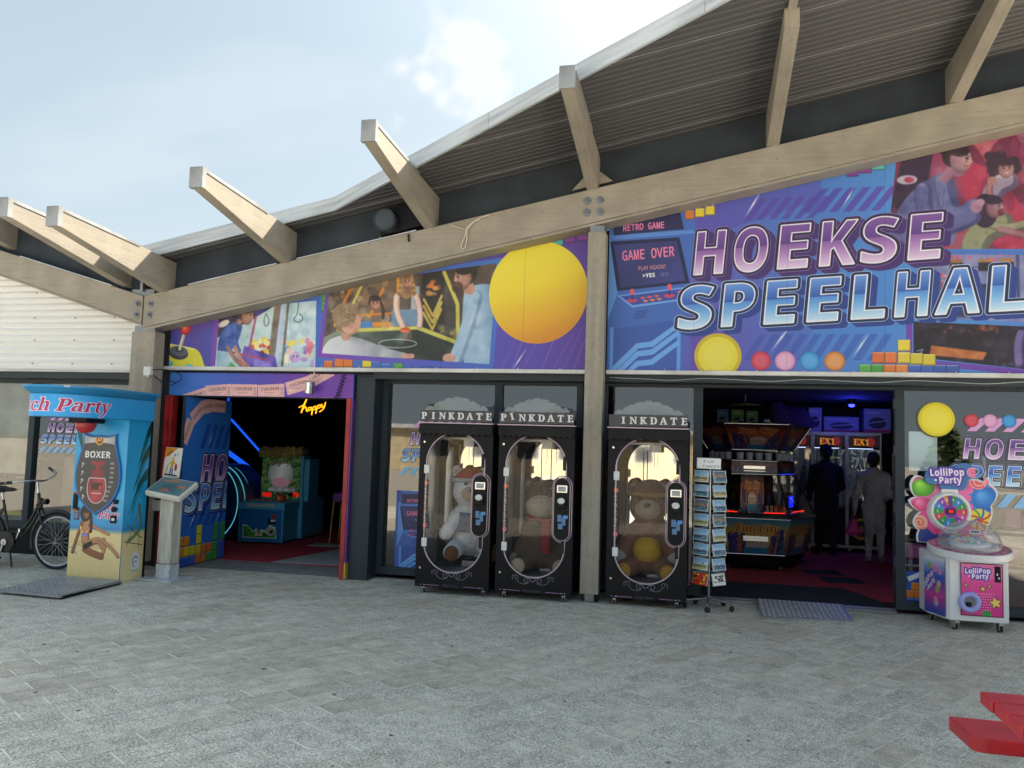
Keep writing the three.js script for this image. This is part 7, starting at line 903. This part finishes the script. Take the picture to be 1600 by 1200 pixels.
// ---------------------------------------------------------------- two visitors, seen from behind
function person(label, pos, turn, o) {
  const p = thing('person', label, 'person', pos, turn), H = o.h, k = H / 1.75, S = (l) => l.map((b) => b.map((v) => v * k));
  const bend = o.bend ?? 0, legs = [[-0.09, 0.90, 0, -0.10, 0.50, 0.02, 0.098, 0.066], [-0.10, 0.50, 0.02, -0.105, 0.12, -0.02, 0.066, 0.05], [0.09, 0.90, 0, o.legx ?? 0.11, 0.50, 0.02, 0.098, 0.066], [o.legx ?? 0.11, 0.50, 0.02, (o.legx ?? 0.11) + 0.01, 0.12, -0.02, 0.066, 0.05]];
  const sk = mat(o.skin, 0.6);
  const A = o.arms;
  const torso = [[0, 0.98, 0, 0, 1.15, 0.0, 0.15, 0.145], [0, 1.15, 0, 0, 1.36, 0.0 + bend, 0.145, 0.15], [-0.13, 1.38, bend, 0.13, 1.38, bend, 0.085, 0.085], [0, 1.42, bend, 0, 1.5, bend + 0.02, 0.075, 0.06]];
  for (const a of A) torso.push([a[0][0], a[0][1], a[0][2], a[1][0], a[1][1], a[1][2], 0.066, 0.052], [a[1][0], a[1][1], a[1][2], a[2][0], a[2][1], a[2][2], 0.052, 0.042]);
  const skinBones = [[0, 1.46, bend, 0, 1.58, bend + 0.03, 0.055, 0.055], [0, 1.62, bend + 0.04, 0, 1.67, bend + 0.03, 0.085, 0.088], [0, 1.56, bend + 0.09, 0, 1.57, bend + 0.08, 0.045, 0.045], [0, 1.61, bend + 0.125, 0, 1.595, bend + 0.14, 0.014, 0.016]];
  for (const s of [-1, 1]) skinBones.push([s * 0.088, 1.62, bend + 0.03, s * 0.092, 1.605, bend + 0.03, 0.02, 0.014]);
  for (const a of A) { const w = a[2], d = a[3] ?? [0, -1, 0]; const q = (m, s) => [w[0] + d[0] * m + s[0], w[1] + d[1] * m + s[1], w[2] + d[2] * m + s[2]]; skinBones.push([...q(-0.06, [0, 0, 0]), ...q(0.05, [0, 0, 0]), 0.034, 0.036]); for (let f = 0; f < 4; f++) skinBones.push([...q(0.06, [0, 0, -0.028 + f * 0.019]), ...q(0.10 + [0.0, 0.012, 0.016, 0.006][f], [0, 0, -0.026 + f * 0.018]), 0.0095, 0.009], [...q(0.10 + [0.0, 0.012, 0.016, 0.006][f], [0, 0, -0.026 + f * 0.018]), ...q(0.125, [0.015, 0, -0.024 + f * 0.017]), 0.009, 0.008]); skinBones.push([...q(0.02, [0, 0, 0.03]), ...q(0.07, [0.01, 0, 0.052]), 0.011, 0.009]); }
  // body first: one skin, then what is worn over it
  const bones = [...skinBones, ...torso.slice(0, 3).map((b) => b.map((v, i) => (i > 5 ? v * 0.86 : v)))];
  part('body', skin(S(bones), 0.013, 0.02), sk, p);
  part('top', skin(S(torso), 0.016, 0.07), o.top, p); part('trousers', skin(S(legs.concat([[0, 0.98, 0, 0, 0.92, 0, 0.145, 0.14]])), 0.016, 0.05), o.trousers, p);
  part('hair', skin(S([[0, 1.68, bend + 0.005, 0, 1.70, bend + 0.02, 0.098, 0.095], [0, 1.62, bend - 0.03, 0, 1.58, bend - 0.025, 0.075, 0.055], ...(o.bun ? [[0, 1.66, bend - 0.1, 0, 1.65, bend - 0.11, 0.05, 0.04]] : [])]), 0.012, 0.04), o.hair, p);
  for (const s of [-1, 1]) part('shoe', skin(S([[(s < 0 ? -0.105 : (o.legx ?? 0.11) + 0.01), 0.06, -0.03, (s < 0 ? -0.11 : (o.legx ?? 0.11) + 0.02), 0.045, 0.14, 0.052, 0.042]]), 0.012, 0.02), o.shoe, p);
  part('eye', merge(sphere(0.012 * k, -0.033 * k, 1.63 * k, (bend + 0.118) * k, 1, 1, 1, 8), sphere(0.012 * k, 0.033 * k, 1.63 * k, (bend + 0.118) * k, 1, 1, 1, 8)), eye, p); part('mouth', sphere(0.018 * k, 0, 1.56 * k, (bend + 0.128) * k, 1.2, 0.3, 0.4, 8), mat([0.35, 0.12, 0.1], 0.5), p);
  return p;
}
const dk = (c) => mat(c, 0.9, { map: GR.blotchC, bumpMap: GR.plush, bumpScale: 0.06 });
person('person in dark clothes standing with the back turned, facing the crane machines', [2.08, 0.01, -5.36], Math.PI + 0.1, { h: 1.80, skin: [0.36, 0.22, 0.15], top: dk([0.015, 0.016, 0.022]), trousers: dk([0.025, 0.03, 0.045]), hair: dk([0.015, 0.012, 0.01]), shoe: dk([0.03, 0.03, 0.03]), bend: 0.03, arms: [[[-0.2, 1.37, 0.03], [-0.25, 1.10, 0.08], [-0.2, 0.98, 0.26], [0.2, -0.2, 0.95]], [[0.2, 1.37, 0.03], [0.26, 1.08, 0.02], [0.25, 0.86, 0.10]]] });
person('person in light clothes with dark hair holding a pink bag in the left hand', [2.68, 0.01, -4.66], Math.PI - 0.25, { h: 1.69, skin: [0.42, 0.27, 0.19], top: dk([0.68, 0.66, 0.80]), trousers: dk([0.66, 0.63, 0.74]), hair: dk([0.02, 0.015, 0.013]), shoe: dk([0.45, 0.43, 0.45]), bun: 1, bend: 0.02, legx: 0.07, arms: [[[-0.2, 1.37, 0.02], [-0.24, 1.10, 0.06], [-0.12, 0.98, 0.22], [0.4, 0.1, 0.9]], [[0.2, 1.37, 0.02], [0.27, 1.10, -0.02], [0.29, 0.86, 0.06]]] });
{ const b = thing('bag', 'small bright pink bag hanging from the hand of the light dressed person', 'bag', [2.385, 0.44, -4.68], 0.2); part('sack', skin([[0, 0.06, 0, 0, 0.16, 0, 0.085, 0.06], [-0.05, 0.04, 0, 0.06, 0.04, 0, 0.07, 0.07]], 0.012, 0.03), mat([0.55, 0.04, 0.26], 0.6), b); part('handles', merge(tube([[-0.03, 0.2, 0.01], [-0.01, 0.30, 0.0], [0.02, 0.20, 0.01]], 0.006, 14, 5)), mat([0.55, 0.04, 0.26], 0.6), b); }

// ---------------------------------------------------------------- across the square, behind the viewer (seen in the panes)
{
  const wall = mat([0.62, 0.52, 0.34], 0.85, { map: GR.blotchC }), tile = mat([0.30, 0.09, 0.06], 0.8, { map: GR.blotchC });
  const b = thing('beach_building', 'long low cream building across the square, seen only in reflections', 'building', [-4, 0, 40]);
  part('wall', span(-16, 12, 0, 2.7, 0, 5), wall, b); part('roof', span(-16.4, 12.4, 2.7, 2.95, -0.5, 5.4), M.grey, b);
  for (let i = 0; i < 8; i++) { const w = part('window', span(-12.2 + i * 2.3, -10.9 + i * 2.3, 0.9, 2.1, -0.04, 0.02), M.white, b); part('pane', span(-12.1 + i * 2.3, -11.0 + i * 2.3, 1.0, 2.0, -0.06, -0.045), M.dark, w); }
  const k = thing('beach_kiosk', 'turquoise kiosk across the square, seen only in reflections', 'kiosk', [-19, 0, 27]); part('wall', span(-2, 2, 0, 2.6, 0, 3), mat([0.06, 0.30, 0.40], 0.6), k); part('roof', span(-2.3, 2.3, 2.6, 2.8, -0.4, 3.2), M.white, k);
  const leaf = mat([0.07, 0.11, 0.04], 0.9); const spots = [[-24, 47, 4], [-19, 48, 4.6], [9, 47, 4], [15, 46, 3.8], [22, 48, 4.6], [-33, 44, 4.4]];
  spots.forEach(([x, z, h], i) => { const t = thing('tree', ['leftmost', 'tall left', 'small middle', 'low right', 'tall right', 'far left'][i] + ' bushy tree across the square, seen only in reflections', 'tree', [x, 0, z]); part('trunk', new THREE.CylinderGeometry(0.12, 0.22, h * 0.6, 8).translate(0, h * 0.3, 0), mat([0.12, 0.09, 0.06], 0.9), t); const g = []; for (let j = 0; j < 420; j++) { const a = rr(0, 6.283), r = Math.sqrt(rnd()) * h * 0.42, y = h * rr(0.35, 1.0), q = new THREE.PlaneGeometry(0.5, 0.35); q.scale(0.8, 0.8, 0.8).rotateX(rr(-1.5, 1.5)).rotateY(a).translate(Math.cos(a) * r * (1.25 - y / h), y, Math.sin(a) * r * (1.25 - y / h)); g.push(q); } part('crown', merge(g), leaf, t).userData.kind = 'stuff'; });
}

renderer.render(scene, camera);
